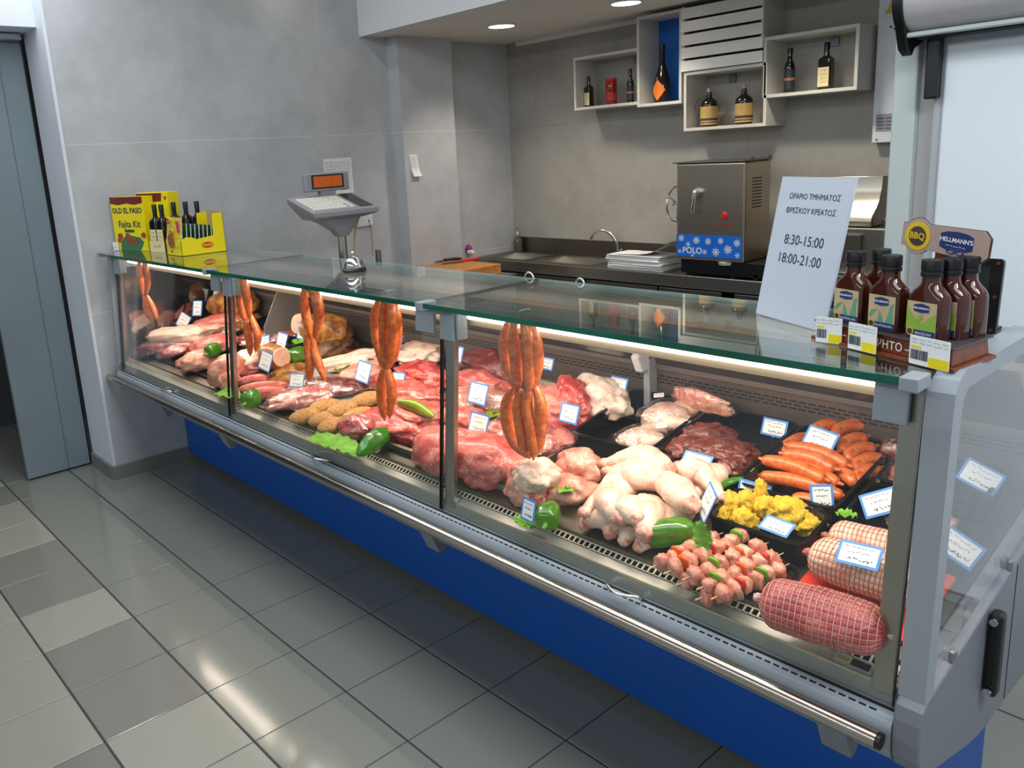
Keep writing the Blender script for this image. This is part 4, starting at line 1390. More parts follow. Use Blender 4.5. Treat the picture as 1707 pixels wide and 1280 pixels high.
M['darkglass'] = pm('dark_bottle_glass', (20, 14, 14), 0.08, spec=0.6, coat=0.4)
M['greenglass'] = pm('dark_green_bottle_glass', (16, 24, 18), 0.08, spec=0.6, coat=0.4)
wo = Vector((0.505, 0.772, ZT))
bxx, bxy = Vector((0.97, 0.24, 0)).normalized(), Vector((-0.24, 0.97, 0)).normalized()
nm = [('left', -0.028, 0.0), ('right', 0.028, 0.0)]
squarebottle('small_bottle', 'dark bottle with cream label beside the meal kit box, left of the front pair', wo + bxx * -0.029, bxx, bxy, 0.027, 0.165, 0.07, group='dark bottles on the counter end')
squarebottle('small_bottle', 'dark bottle with cream label, right of the front pair beside the seasoning sachets', wo + bxx * 0.029, bxx, bxy, 0.027, 0.165, 0.07, group='dark bottles on the counter end')
for k, (a, b, l) in enumerate(((0.03, 0.075, 'dark bottle just behind the front pair, its black cap showing'), (0.095, 0.10, 'dark bottle behind the sachet carton, third cap from the left'), (0.155, 0.125, 'dark bottle behind the sachet carton, rightmost black cap'))):
    squarebottle('small_bottle', l, wo + bxx * a + bxy * b, bxx, bxy, 0.027, 0.17, 0.07, False, 'dark bottles on the counter end')
bt_ = thing('bottle_carrier', 'low cream printed carton tray holding the pair of dark bottles', 'carton', wo - bxy * 0.01)
obj('carrier_front', MB().fprism([(-0.062, 0), (0.062, 0), (0.062, 0.055), (-0.062, 0.055)], wo - bxy * 0.031, bxx, UP, -bxy, 0.001), M['cream'], bt_)
obj('carrier_print', squiggle(wo - bxy * 0.0325 + UP * 0.03, bxx, UP, -bxy, 0.06, 0.016, 4, 14, 0.001), M['ink'], bt_)

# sachet carton: low front, stepped side, tall back
mo = Vector((0.700, 0.705, ZT))
sc_ = thing('sachet_carton', 'yellow seasoning sachet carton with stepped side, nearest the shopper', 'carton', (0.79, 0.81, ZT))
x0, x1, y0, y1 = 0.700, 0.880, 0.715, 0.945
side = [(y0, ZT), (y1, ZT), (y1, ZT + 0.195), (y1 - 0.055, ZT + 0.190), (y1 - 0.060, ZT + 0.085), (y0 + 0.075, ZT + 0.075), (y0 + 0.065, ZT + 0.085), (y0 + 0.03, ZT + 0.090), (y0, ZT + 0.075)]
obj('side_panel', MB().prism(side, x1 - 0.002, x1), M['yellow'], sc_)
obj('side_panel', MB().prism(side, x0, x0 + 0.002), M['yellow'], sc_)
obj('front_panel', MB().box(x0, x1, y0, y0 + 0.002, ZT, ZT + 0.075), M['yellow'], sc_)
obj('back_panel', MB().box(x0, x1, y1 - 0.002, y1, ZT, ZT + 0.20), pm('carton_inside', (176, 156, 120), 0.6), sc_)
obj('base_panel', MB().box(x0, x1, y0, y1, ZT, ZT + 0.002), M['yellow'], sc_)


def oval_logo(o, ex, f, s, parent):
    obj('red_oval', MB().fprism([(s * cos(2 * pi * k / 24) * (1 + 0.06 * cos(4 * pi * k / 24)), s * 0.5 * sin(2 * pi * k / 24)) for k in range(24)], o, ex, UP, f, 0.0005), M['red'], parent)
    obj('lettering', text_mb('MAGGI', s * 0.56, ex, UP, o + f * 0.0006, bold=0.03), M['yellow'], parent)


oval_logo(Vector((x1 + 0.0003, 0.850, ZT + 0.042)), Vector((0, 1, 0)), Vector((1, 0, 0)), 0.030, sc_)
oval_logo(Vector((x0 + 0.06, y0 - 0.0003, ZT + 0.018)), Vector((1, 0, 0)), Vector((0, -1, 0)), 0.012, sc_)
mf = pm('sachet_front', (236, 196, 40), 0.3, var=0.5, scale=40)
ms = pm('sachet_edge_green', (70, 84, 52), 0.3, var=0.7, scale=60)
for k in range(9):
    y = y0 + 0.006 + 0.021 * k
    hh = 0.185 - (0.0 if k == 0 else 0.028 + 0.003 * k)
    lab = 'frontmost seasoning sachet with a burger picture, leaning out of the yellow carton' if k == 0 else '%s sachet from the front in the row inside the yellow carton' % ('second third fourth fifth sixth seventh eighth ninth'.split()[k - 1])
    t = thing('seasoning_sachet', lab, 'sachet', (0.79, y, ZT + 0.003), 'seasoning sachets in the yellow carton')
    z0 = ZT + (0.045 if k == 0 else 0.006)
    ln_ = 0.012
    sb = MB().prism([(y - (0.010 if k == 0 else 0), z0), (y + 0.004, z0), (y + 0.004 + ln_, ZT + hh), (y + 0.002 + ln_, ZT + hh)], x0 + 0.008, x1 - 0.006)
    obj('sachet_body', sb, mf if k == 0 else ms, t, 0.001)
    obj('sachet_edge', MB().prism([(y + 0.0, z0), (y + 0.004, z0), (y + 0.0042 + ln_, ZT + hh), (y + 0.0 + ln_, ZT + hh)], x1 - 0.006, x1 - 0.0025), pm('sachet_seal', (186, 204, 200), 0.3, var=0.4, scale=80), t)
    if k == 0:
        oval_logo(Vector((x0 + 0.055, y - 0.002, ZT + 0.165)), Vector((1, 0, 0)), Vector((0, -1, 0)), 0.022, t)
        oval_logo(Vector((x0 + 0.075, y - 0.007, ZT + 0.11)), Vector((1, 0, 0)), Vector((0, -1, 0)), 0.024, t)
        obj('burger_picture', disc(Vector((x0 + 0.08, y - 0.0125, ZT + 0.072)), Vector((1, 0, 0)), UP, Vector((0, -1, 0)), 0.034, 0.002, 20), pm('burger_print', (150, 84, 60), 0.5, var=0.7, scale=80), t)
        obj('pink_print', MB().box(x1 - 0.040, x1 - 0.014, y - 0.002, y - 0.001, ZT + 0.115, ZT + 0.17), pm('pink_print', (206, 60, 120), 0.5), t)

# shop scale on a pole
px_, py_ = 1.640, 1.140
scl = thing('shop_scale', 'grey shop scale with keypad and amber display on a pole', 'scale', (px_, py_, 1.22))
obj('pole', MB().tube([(px_, py_, 1.2205), (px_, py_, 1.42)], 0.020, 18, caps=False), M['steel'], scl, smooth='auto')
obj('pole_foot', MB().lathe([(0.05, 1.2205), (0.05, 1.226), (0.022, 1.230)], 20, (px_, py_, 0)), M['greyplas'], scl, smooth='auto')
mg = pm('scale_grey', (132, 130, 136), 0.5, var=0.03)
fn = MB()
for z, wx, wy, cx_, cy_ in ((1.375, 0.026, 0.030, px_, py_), (1.40, 0.034, 0.046, px_, py_), (1.44, 0.050, 0.085, px_ - 0.01, py_ - 0.01), (1.462, 0.070, 0.120, px_ - 0.02, py_ - 0.02)):
    fn.v += [Vector((cx_ + p[0], cy_ + p[1], z)) for p in rrect(2 * wx, 2 * wy, 0.02, 3)]
n = 16
for i in range(3):
    for k in range(n):
        fn.f.append((i * n + k, i * n + (k + 1) % n, (i + 1) * n + (k + 1) % n, (i + 1) * n + k))
fn.f += [tuple(range(n))[::-1], tuple(3 * n + k for k in range(n))]
fn.mi = [0] * len(fn.f)
obj('funnel', fn, mg, scl, smooth='auto')
xa_, xb_, ya_, yb_ = 1.520, 1.730, 0.945, 1.300
za_, zb_ = 1.556, 1.492
fr_ = 0.03
hd = MB()
hd.add([(xa_, ya_, za_), (xb_, ya_, zb_), (xb_, yb_, zb_), (xa_, yb_, za_), (xa_, ya_ + 0.01, za_ - 0.03), (xb_, ya_ + 0.012, zb_ - 0.022), (xb_, yb_ - 0.012, zb_ - 0.022), (xa_, yb_ - 0.01, za_ - 0.03), (px_ - 0.09, py_ - 0.14, 1.455), (px_ + 0.05, py_ - 0.14, 1.455), (px_ + 0.05, py_ + 0.10, 1.455), (px_ - 0.09, py_ + 0.10, 1.455)],
       [(0, 1, 2, 3), (0, 4, 5, 1), (1, 5, 6, 2), (2, 6, 7, 3), (3, 7, 4, 0), (4, 8, 9, 5), (5, 9, 10, 6), (6, 10, 11, 7), (7, 11, 8, 4), (8, 11, 10, 9)])
hdo = obj('keypad_housing', hd, mg, scl, 0.004)
kx = Vector((xb_ - xa_, 0, zb_ - za_)).normalized()
ky = Vector((0, 1, 0))
kz = kx.cross(ky)
ko = Vector((xa_, ya_, za_))
obj('keypad_sheet', MB().fprism([(0.03, 0.02), (0.20, 0.02), (0.20, 0.245), (0.03, 0.245)], ko + kz * 0.0003, kx, ky, kz, 0.0012), pm('keypad_grey', (150, 152, 158), 0.5), scl)
kk = MB()
for i in range(6):
    for j in range(11):
        if j > 6 and i > 3 and j % 3 == 0:
            continue
        kk.fprism([(0.038 + 0.026 * i + a, 0.030 + 0.0192 * j + b) for a, b in ((0, 0), (0.020, 0), (0.020, 0.014), (0, 0.014))], ko + kz * 0.0015, kx, ky, kz, 0.002)
obj('keys', kk, pm('key_white', (214, 212, 198), 0.5, var=0.05), scl)
obj('operator_display', MB().fprism([(0.02, 0.262), (0.195, 0.262), (0.195, 0.330), (0.02, 0.330)], ko + kz * 0.0003, kx, ky, kz, 0.002), pm('dark_display', (38, 40, 36), 0.2), scl)
dspl = obj('customer_display_housing', MB().box(1.500, 1.535, 1.045, 1.275, 1.572, 1.652), mg, scl, 0.006)
obj('amber_screen', MB().box(1.5352, 1.5370, 1.085, 1.235, 1.590, 1.638), pm('amber_screen', (196, 92, 20), 0.3, var=0.25, scale=200), dspl)
obj('screen_bezel', MB().box(1.5345, 1.5355, 1.075, 1.245, 1.583, 1.645), M['dark'], dspl)
obj('display_stem', MB().box(1.505, 1.53, 1.12, 1.20, 1.545, 1.575), mg, scl)
obj('scale_cable', MB().tube([(px_ + 0.01, py_ + 0.10, 1.46), (px_ - 0.02, py_ + 0.085, 1.38), (px_ - 0.03, py_ + 0.07, 1.23)], 0.004, 8, 6), pm('yellow_cable', (170, 150, 60), 0.5), scl, smooth=True)
# slim rods with a copper foot on the service shelf
p = aty(631, 430, 1.14)
rd = thing('steel_rod_holder', 'two short steel rods on a copper-coloured foot beside the bell', 'rod holder', (p.x, 1.14, 1.22))
obj('foot', MB().box(p.x - 0.03, p.x + 0.035, 1.12, 1.16, 1.2205, 1.262), pm('copper_foot', (170, 110, 76), 0.35, 0.6), rd, 0.003)
for k in (-1, 1):
    obj('rod', MB().tube([(p.x + 0.012 * k, 1.14, 1.26), (p.x + 0.012 * k, 1.14, 1.325)], 0.006, 10, caps=False), M['darksteel'], rd, smooth='auto')
# ------------------------------------------------------------------ kitchen behind the counter
ZW, YF = 0.92, 3.30
wt = thing('sink_worktop', 'long stainless worktop with two sinks along the back wall', 'worktop', (1.6, 3.5, 0))
B1 = (0.20, 0.58, 3.36, 3.66)
B2 = (0.70, 1.20, 3.36, 3.66)
mb = MB()
for a, b, c, d in ((XW + 0.005, B1[0], YF, 3.755), (B1[1], B2[0], YF, 3.755), (B2[1], 3.50, YF, 3.755), (B1[0], B1[1], YF, B1[2]), (B1[0], B1[1], B1[3], 3.755), (B2[0], B2[1], YF, B2[2]), (B2[0], B2[1], B2[3], 3.755)):
    mb.box(a, b, c, d, ZW - 0.03, ZW)
obj('worktop_sheet', mb, M['darksteel'], wt)
for b in (B1, B2):
    m2 = MB()
    a0, a1, c0, c1 = b
    z0 = ZW - 0.17
    m2.add([(a0, c0, ZW), (a1, c0, ZW), (a1, c1, ZW), (a0, c1, ZW), (a0 + .03, c0 + .03, z0), (a1 - .03, c0 + .03, z0), (a1 - .03, c1 - .03, z0), (a0 + .03, c1 - .03, z0)],
           [(0, 1, 5, 4), (1, 2, 6, 5), (2, 3, 7, 6), (3, 0, 4, 7), (4, 5, 6, 7)])
    bs_ = obj('sink_basin', m2, M['steel'], wt, smooth='auto')
    obj('sink_rim', MB().box(a0 - 0.012, a1 + 0.012, c0 - 0.012, c0, ZW, ZW + 0.005).box(a0 - 0.012, a1 + 0.012, c1, c1 + 0.012, ZW, ZW + 0.005).box(a0 - 0.012, a0, c0, c1, ZW, ZW + 0.005).box(a1, a1 + 0.012, c0, c1, ZW, ZW + 0.005), M['steel'], wt, 0.001)
obj('backsplash', MB().box(XW + 0.02, 3.50, 3.742, 3.757, ZW, 1.035), M['darksteel'], wt)
obj('front_apron', MB().box(XW + 0.005, 3.50, YF - 0.004, YF + 0.012, ZW - 0.075, ZW - 0.0005), M['steel'], wt, 0.003)
xs = [0.10, 0.62, 1.20, 1.78, 2.22, 2.29, 2.85, 3.48]
for k, (a, b) in enumerate(zip(xs[:-1], xs[1:])):
    if b - a < 0.1:
        continue
    dp = obj('cabinet_door', MB().box(a + 0.006, b - 0.006, YF + 0.004, YF + 0.03, 0.12, ZW - 0.085), M['darksteel'], wt, 0.003)
    if k in (1, 2, 3):
        obj('bar_handle', MB().tube([(a + 0.04, YF - 0.022, 0.795), (b - 0.04, YF - 0.022, 0.795)], 0.007, 10, caps=False), M['chrome'], dp, smooth='auto')
obj('cabinet_back', MB().box(XW + 0.005, 3.49, YF + 0.035, 3.75, 0.10, ZW - 0.20), M['dark'], wt)
obj('cabinet_legs', MB().box(0.12, 0.16, 3.4, 3.44, 0, 0.1).box(3.40, 3.44, 3.4, 3.44, 0, 0.1).box(1.7, 1.74, 3.4, 3.44, 0, 0.1), M['darksteel'], wt)

fa = thing('swan_neck_faucet', 'chrome swan-neck faucet behind the right sink', 'faucet', (1.17, 3.69, ZW))
ar = [(1.17, 3.69, ZW + 0.03), (1.165, 3.688, 1.02), (1.135, 3.68, 1.085), (1.08, 3.665, 1.118), (1.025, 3.65, 1.112), (0.985, 3.64, 1.078), (0.980, 3.638, 1.055)]
obj('spout', MB().tube(ar, 0.011, 12, 6), M['chrome'], fa, smooth=True)
obj('faucet_base', MB().lathe([(0.024, ZW), (0.024, ZW + 0.008), (0.017, ZW + 0.03), (0.015, ZW + 0.06)], 20, (1.17, 3.69, 0)), M['chrome'], fa, smooth='auto')
obj('lever', MB().tube([(1.18, 3.685, ZW + 0.055), (1.23, 3.66, ZW + 0.075)], 0.006, 8), M['chrome'], fa, smooth=True)
for k, (u, v) in enumerate(((881, 462), (966, 468))):
    p = atz(u, v, 0.955)
    q_ = aty(u, v, 1.052)
    t = thing('chrome_hook', ('chrome hook standing up at the rear edge of the glass top, left of the pair' if k == 0 else 'smaller chrome hook at the rear edge of the glass top, right of the pair'), 'hook', (q_.x, 1.055, 1.22), 'chrome hooks at the rear glass edge')
    R_ = 0.020 if k == 0 else 0.016
    pts = [(q_.x - R_, 1.055, 1.2202)] + [(q_.x + R_ * cos(a), 1.055, 1.288 + R_ * sin(a)) for a in [pi * (1 - j / 8) for j in range(9)]] + [(q_.x + R_, 1.055, 1.265)]
    obj('hook_wire', MB().tube(pts, 0.0035, 8, 2), M['chrome'], t, smooth=True)

so_ = thing('soap_dispenser', 'clear soap dispenser with chrome pump beside the left sink', 'soap dispenser', (0.19, 3.70, ZW))
p = (0.185, 3.705, ZW)
obj('soap_bottle', MB().lathe([(0.030, 0), (0.036, 0.004), (0.036, 0.085), (0.032, 0.10), (0.016, 0.112), (0.015, 0.12)], 24, p), pm('dark_clear_bottle', (74, 74, 66), 0.08, spec=0.6, coat=0.5), so_, smooth='auto')
pmv = MB().lathe([(0.018, 0.118), (0.018, 0.136), (0.010, 0.14), (0.006, 0.15), (0.006, 0.178), (0.014, 0.18), (0.014, 0.188), (0, 0.19)], 18, p)
pmv.tube([(p[0], p[1], ZW + 0.184), (p[0] - 0.035, p[1] - 0.02, ZW + 0.180)], 0.004, 8)
obj('pump', pmv, M['chrome'], so_, smooth='auto')

# stack of wrapping paper
ws = thing('wrapping_paper_stack', 'stack of white wrapping paper on the worktop beside the steel machine', 'paper stack', (1.58, 3.45, ZW))
rr = random.Random(5)
mb = MB()
z = ZW
for k in range(22):
    dx, dy, a = rr.uniform(-0.008, 0.008), rr.uniform(-0.008, 0.008), rr.uniform(-0.03, 0.03)
    if k > 11:
        dx -= 0.012
    c = Vector((1.575 + dx, 3.45 + dy, z + 0.0019))
    mb.obox(c, (0.205 * cos(a), 0.205 * sin(a), 0), (-0.115 * sin(a), 0.115 * cos(a), 0), (0, 0, 0.0018))
    z += 0.0041
obj('sheets', mb, M['paper'], ws)
cs = MB()
nx, ny = 12, 6
for i in range(nx + 1):
    for j in range(ny + 1):
        f, g = i / nx, j / ny
        cs.v.append(Vector((1.42 + 0.40 * f, 3.35 + 0.20 * g, z + 0.003 + 0.15 * max(0, f - 0.35) ** 1.5 + 0.012 * sin(7 * f + 3 * g) * f)))
k0 = len(cs.v)
cs.v += [p_ - Vector((0, 0, 0.0012)) for p_ in cs.v[:k0]]
for i in range(nx):
    for j in range(ny):
        a = i * (ny + 1) + j
        cs.f.append((a, a + ny + 1, a + ny + 2, a + 1))
        cs.f.append((k0 + a, k0 + a + 1, k0 + a + ny + 2, k0 + a + ny + 1))
cs.mi = [0] * len(cs.f)
obj('curled_top_sheet', cs, M['paper'], ws, smooth=True)

# block of wood, knives, bundle
tb = thing('prep_table', 'steel prep table carrying the wooden chopping block', 'table', (0.52, 2.72, 0))
obj('table_top', MB().box(0.22, 0.80, 2.38, 3.06, 0.85, 0.88), M['steel'], tb, 0.002)
for x in (0.26, 0.76):
    for y in (2.42, 3.02):
        obj('leg', MB().box(x - 0.018, x + 0.018, y - 0.018, y + 0.018, 0, 0.85), M['steel'], tb)
ck = thing('chopping_block', 'thick worn wooden chopping block behind the counter', 'chopping block', (0.48, 2.72, 0.88))
obj('block', MB().box(0.25, 0.712, 2.43, 3.005, 0.8805, 0.95), M['wood'], ck, 0.006)


def knife(label, hu, hv, bu, bv, hm, hl=0.13, bl=0.20, bw=0.038, z=0.9505):
    a, b = atz(hu, hv, z + 0.01), atz(bu, bv, z + 0.01)
    d = (b - a)
    d.z = 0
    d.normalize()
    s = UP.cross(d)
    t = thing('kitchen_knife', label, 'knife', (a.x, a.y, z), 'knives on the chopping block')
    c = Vector((a.x, a.y, z))
    obj('handle', MB().tube([c + UP * 0.011, c + d * hl * 0.3 + UP * 0.013, c + d * hl * 0.7 + UP * 0.011, c + d * hl + UP * 0.010], [0.010, 0.0115, 0.010, 0.011], 10, 4), hm, t, smooth=True)
    obj('blade', MB().fprism([(0, -bw / 2), (bl * 0.8, -bw / 2), (bl, bw * 0.30), (bl * 0.95, bw / 2), (0, bw / 2)], c + d * (hl + 0.004) + UP * 0.006, d, s, UP, 0.002), M['darksteel'], t)


knife('knife with a red handle on the front edge of the chopping block', 797, 431, 690, 444, pm('red_handle', (216, 52, 36), 0.4), bl=0.17)
knife('knife with a black handle between the white and the red ones', 768, 431, 690, 437, M['black'], hl=0.12, bl=0.16)
knife('wide dark cleaver with a white handle at the left of the block', 745, 424, 664, 436, pm('white_handle', (216, 214, 206), 0.4), hl=0.14, bl=0.19, bw=0.07)
p = aty(781, 414, 3.06)
p = atz(783, 424.5, 0.95)
bu = thing('cloth_bundle', 'small purple and white bundle behind the knives', 'bundle', (p.x, p.y, 0.95))
rr = random.Random(8)


def lump(c, rx, ry, rz, seed, amp=0.18, freq=3.0, sub=4):
    bm = bmesh.new()
    bmesh.ops.create_icosphere(bm, subdivisions=sub, radius=1)
    mb = MB()
    off = Vector((seed * 3.1, seed * 1.7, seed * 0.9))
    for v in bm.verts:
        k = 1 + amp * noise.fractal(v.co * freq * 0.5 + off, 1.0, 2.0, 4)
        mb.v.append(Vector((c[0] + v.co.x * rx * k, c[1] + v.co.y * ry * k, c[2] + v.co.z * rz * k)))
    mb.f = [tuple(v.index for v in f.verts) for f in bm.faces]
    mb.mi = [0] * len(mb.f)
    bm.free()
    return mb


obj('white_base', lump((p.x + 0.012, p.y, 0.968), 0.036, 0.024, 0.019, 3), pm('white_cloth', (226, 214, 200), 0.7), bu, smooth=True)
obj('purple_knot', lump((p.x - 0.016, p.y + 0.004, 0.995), 0.028, 0.022, 0.030, 5, 0.35, 5), pm('purple_cloth', (150, 56, 140), 0.6, var=0.4, scale=60), bu, smooth=True)

# steel machine with blue snowflake sticker
mx0, mx1, my0, my1, mz0, mz1 = 1.912, 2.352, YF + 0.0, 3.575, 1.015, 1.570
mc = thing('steel_machine', 'boxy stainless butcher machine with blue snowflake sticker on the back worktop', 'machine', (2.13, 3.44, ZW))
obj('casing', MB().box(mx0, mx1, my0, my1, mz0, mz1), M['steelx'], mc, 0.012, seg=3)
obj('top_lid', MB().box(mx0 - 0.02, mx1 + 0.004, my0 - 0.012, my1 + 0.006, mz1, mz1 + 0.008), M['darksteel'], mc, 0.002)
obj('hinge_block', MB().box(mx1 - 0.03, mx1 + 0.012, my0 + 0.03, my0 + 0.07, mz1, mz1 + 0.022).box(mx1 - 0.03, mx1 + 0.012, my1 - 0.06, my1 - 0.02, mz1, mz1 + 0.022), M['darksteel'], mc, 0.003)
obj('base_frame', MB().box(mx0 + 0.02, mx1 + 0.16, my0 + 0.02, my1, ZW + 0.012, mz0), M['black'], mc, 0.004)
for x, y in ((mx0 + 0.06, my0 + 0.05), (mx1 - 0.09, my0 + 0.05), (mx0 + 0.06, my1 - 0.05), (mx1 - 0.09, my1 - 0.05)):
    obj('foot', MB().lathe([(0.020, ZW), (0.020, ZW + 0.013)], 14, (x, y, 0)), M['black'], mc)
obj('white_foot', MB().lathe([(0.05, mz0 - 0.022), (0.058, mz0 - 0.006), (0.05, mz0 - 0.001)], 24, (mx1 - 0.13, my0 + 0.055, 0)), pm('pale_foot', (196, 200, 196), 0.4), mc, smooth='auto')
yy = my0 - 0.001
stk = obj('blue_sticker', MB().box(mx0 + 0.003, mx1 - 0.012, yy - 0.001, yy, mz0 + 0.02, mz0 + 0.148), pm('sticker_blue', (22, 106, 214), 0.4), mc)


def flake(cx_, cz_, r, arms=8, dotted=True):
    mb = MB()
    o = Vector((cx_, yy - 0.0012, cz_))
    ex, ez_, f = Vector((1, 0, 0)), UP, Vector((0, -1, 0))
    for k in range(arms):
        a = 2 * pi * k / arms
        d = ex * cos(a) + ez_ * sin(a)
        s = ex * -sin(a) + ez_ * cos(a)
        mb.fprism([(0, -r * 0.07), (r, -r * 0.07), (r, r * 0.07), (0, r * 0.07)], o, d, s, f, 0.0006)
        mb.fprism([(r * 0.55, -r * 0.26), (r * 0.70, -r * 0.26), (r * 0.70, r * 0.26), (r * 0.55, r * 0.26)], o + f * 0.0001 * (k + 1), d, s, f, 0.0006)
        if dotted:
            mb.fprism([(r * 0.86, -r * 0.13), (r * 1.06, -r * 0.13), (r * 1.06, r * 0.13), (r * 0.86, r * 0.13)], o, d, s, f, 0.0006)
    mb.merge(disc(o, ex, ez_, f, r * 0.30, 0.0008, 14))
    return mb


sw_ = mx1 - mx0 - 0.015
flk = pm('flake_white', (216, 226, 240), 0.5)
for fx_, fz__, r in ((0.08, 0.82, 0.020), (0.32, 0.74, 0.022), (0.50, 0.72, 0.020), (0.69, 0.76, 0.018), (0.93, 0.70, 0.021), (0.19, 0.55, 0.016), (0.45, 0.24, 0.016), (0.62, 0.26, 0.024), (0.80, 0.40, 0.026), (0.94, 0.16, 0.016), (0.055, 0.22, 0.013), (0.26, 0.05, 0.010)):
    obj('snowflake', flake(mx0 + 0.003 + sw_ * fx_, mz0 + 0.02 + 0.128 * fz__, r, 8 if r > 0.017 else 6), flk, stk)
obj('lettering', text_mb('POLO', 0.050, (1, 0, 0), (0, 0, 1), (mx0 + 0.003 + sw_ * 0.255, yy - 0.0012, mz0 + 0.02 + 0.128 * 0.27), bold=0.025), flk, stk)
lv = MB().lathe([(0.024, 0), (0.026, 0.012), (0.018, 0.03), (0, 0.032)], 20)
lvo = obj('lever_hub', lv, M['chrome'], mc, smooth='auto', local=True)
lvo.matrix_local = Matrix.Translation((mx0 + 0.145 - 2.13, my0 - 3.44, 1.405 - ZW)) @ Matrix.Rotation(pi / 2, 4, 'X')
obj('lever_arm', MB().tube([(mx0 + 0.145, my0 - 0.030, 1.410), (mx0 + 0.142, my0 - 0.036, 1.36), (mx0 + 0.136, my0 - 0.036, 1.300)], [0.016, 0.012, 0.014], 12, 4), M['chrome'], mc, smooth=True)
obj('red_emblem', lump((mx0 + 0.318, my0 - 0.003, 1.275), 0.020, 0.004, 0.022, 2, 0.05), M['red'], mc, smooth=True)
obj('emblem_print', squiggle((mx0 + 0.318, my0 - 0.0008, 1.228), (1, 0, 0), (0, 0, 1), (0, -1, 0), 0.12, 0.012, 3, 30, 0.0016), M['red'], mc)
vt = MB()
for k in range(10):
    vt.box(mx1 - 0.0002, mx1 + 0.0012, 3.375, 3.475, 1.315 + k * 0.0175, 1.321 + k * 0.0175)
obj('side_vents', vt, M['dark'], mc)
wh = MB()
cw = Vector((mx0 - 0.055, my0 + 0.09, 1.33))
wh.tube([cw + Vector((0, 0.105 * cos(2 * pi * k / 32), 0.105 * sin(2 * pi * k / 32))) for k in range(33)], 0.006, 8, caps=False)
for k in range(3):
    wh.tube([cw, cw + Vector((0, 0.105 * cos(2 * pi * k / 3 + .5), 0.105 * sin(2 * pi * k / 3 + .5)))], 0.004, 8, caps=False)
wh.tube([cw - Vector((0.02, 0, 0)), cw + Vector((0.058, 0, 0))], 0.016, 12)
obj('hand_wheel', wh, M['chrome'], mc, smooth='auto')
obj('cable_plug', MB().box(2.40, 2.43, YF + 0.02, YF + 0.05, ZW, ZW + 0.03), M['black'], mc, 0.003)

# second stainless machine, half hidden by the sign
s2 = thing('stainless_slicer', 'stainless machine with curved chute behind the opening-hours sign', 'machine', (2.95, 3.45, ZW))
obj('lower_housing', MB().box(2.70, 3.10, 3.30, 3.62, ZW, 1.232), M['steel'], s2, 0.01)
chute = [(3.50, 1.47), (3.40, 1.475), (3.395, 1.42), (3.375, 1.36), (3.33, 1.315), (3.30, 1.29), (3.285, 1.262), (3.30, 1.236), (3.50, 1.236)]
obj('curved_chute', MB().prism(chute, 2.60, 3.035), M['steel'], s2, 0.003, smooth='auto')
obj('front_plate', MB().box(2.62, 2.995, 3.270, 3.30, 1.05, 1.20), M['darksteel'], s2, 0.004)
obj('lower_tray', MB().box(2.60, 3.06, 3.20, 3.30, 0.985, 1.00).box(2.60, 3.06, 3.20, 3.206, 1.0, 1.02), M['steel'], s2, 0.002)
obj('knob', MB().tube([(3.075, 3.36, 1.232), (3.075, 3.36, 1.262)], [0.016, 0.018], 14), pm('knob_dark', (70, 60, 54), 0.4), s2, smooth='auto')

# wall boxes
YSF = YB - 0.22


def wallbox(label, x0, x1, z0, z1, back=None, left=True, right=True, top=True, name='wall_shelf_box'):
    t = thing(name, label, 'shelf', ((x0 + x1) / 2, YB, z0), 'box shelves on the back wall')
    w = 0.018
    obj('bottom_board', MB().box(x0, x1, YSF, YB, z0, z0 + w), M['shelf'], t, 0.001)
    if top:
        obj('top_board', MB().box(x0, x1, YSF, YB, z1 - w, z1), M['shelf'], t, 0.001)
    if left:
        obj('side_board', MB().box(x0, x0 + w, YSF, YB, z0 + w, z1 - w), M['shelf'], t, 0.001)
    if right:
        obj('side_board', MB().box(x1 - w, x1, YSF, YB, z0 + w, z1 - w), M['shelf'], t, 0.001)
    if back:
        obj('back_board', MB().box(x0 + w, x1 - w, YB - 0.012, YB, z0 + w, z1 - w), back, t)
    return t


def bracket(t, x, z):
    obj('hanging_bracket', MB().box(x - 0.022, x + 0.022, YB - 0.015, YB - 0.001, z - 0.045, z), pm('bracket_grey', (112, 118, 126), 0.4, 0.4), t, 0.002)


b1 = wallbox('leftmost open shelf box with two bottles and a red jar', 0.938, 1.456, 1.936, 2.275, right=False)
bracket(b1, 1.30, 2.25)
b2 = wallbox('tall shelf box with bright blue back panel', 1.456, 1.782, 1.918, 2.455, back=M['bluepaint'])
b3 = wallbox('lower middle shelf box holding two tan-labelled flasks', 1.798, 2.330, 1.752, 2.092)
bracket(b3, 1.995, 2.064)
b4 = wallbox('rightmost open shelf box with two slim bottles', 2.306, 2.822, 1.902, 2.222, left=True)
bracket(b4, 2.60, 2.192)
sbx = thing('slatted_box', 'white slatted crate front between the blue box and the right shelf box', 'shelf', (2.04, YB, 2.095), 'box shelves on the back wall')
obj('side_board', MB().box(1.7835, 1.80, YSF, YB, 2.095, 2.46), M['shelf'], sbx)
obj('side_board', MB().box(2.288, 2.3055, YSF, YB, 2.2225, 2.46), M['shelf'], sbx)
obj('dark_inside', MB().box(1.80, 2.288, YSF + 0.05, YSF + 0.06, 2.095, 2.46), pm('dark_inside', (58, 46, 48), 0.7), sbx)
for k in range(5):
    obj('slat', MB().box(1.784, 2.305, YSF - 0.012, YSF - 0.001, 2.096 + k * 0.0735, 2.096 + k * 0.0735 + 0.060), M['slat'], sbx, 0.001)

YI = YB - 0.12
EX, EY = Vector((1, 0, 0)), Vector((0, 1, 0))


def at_shelf(u, z):
    # x position of pixel column u on the items' row of a shelf at height z
    a = aty(u, 100, YI)
    b = aty(u, 200, YI)
    return a.x + (b.x - a.x) * (z - a.z) / (b.z - a.z)


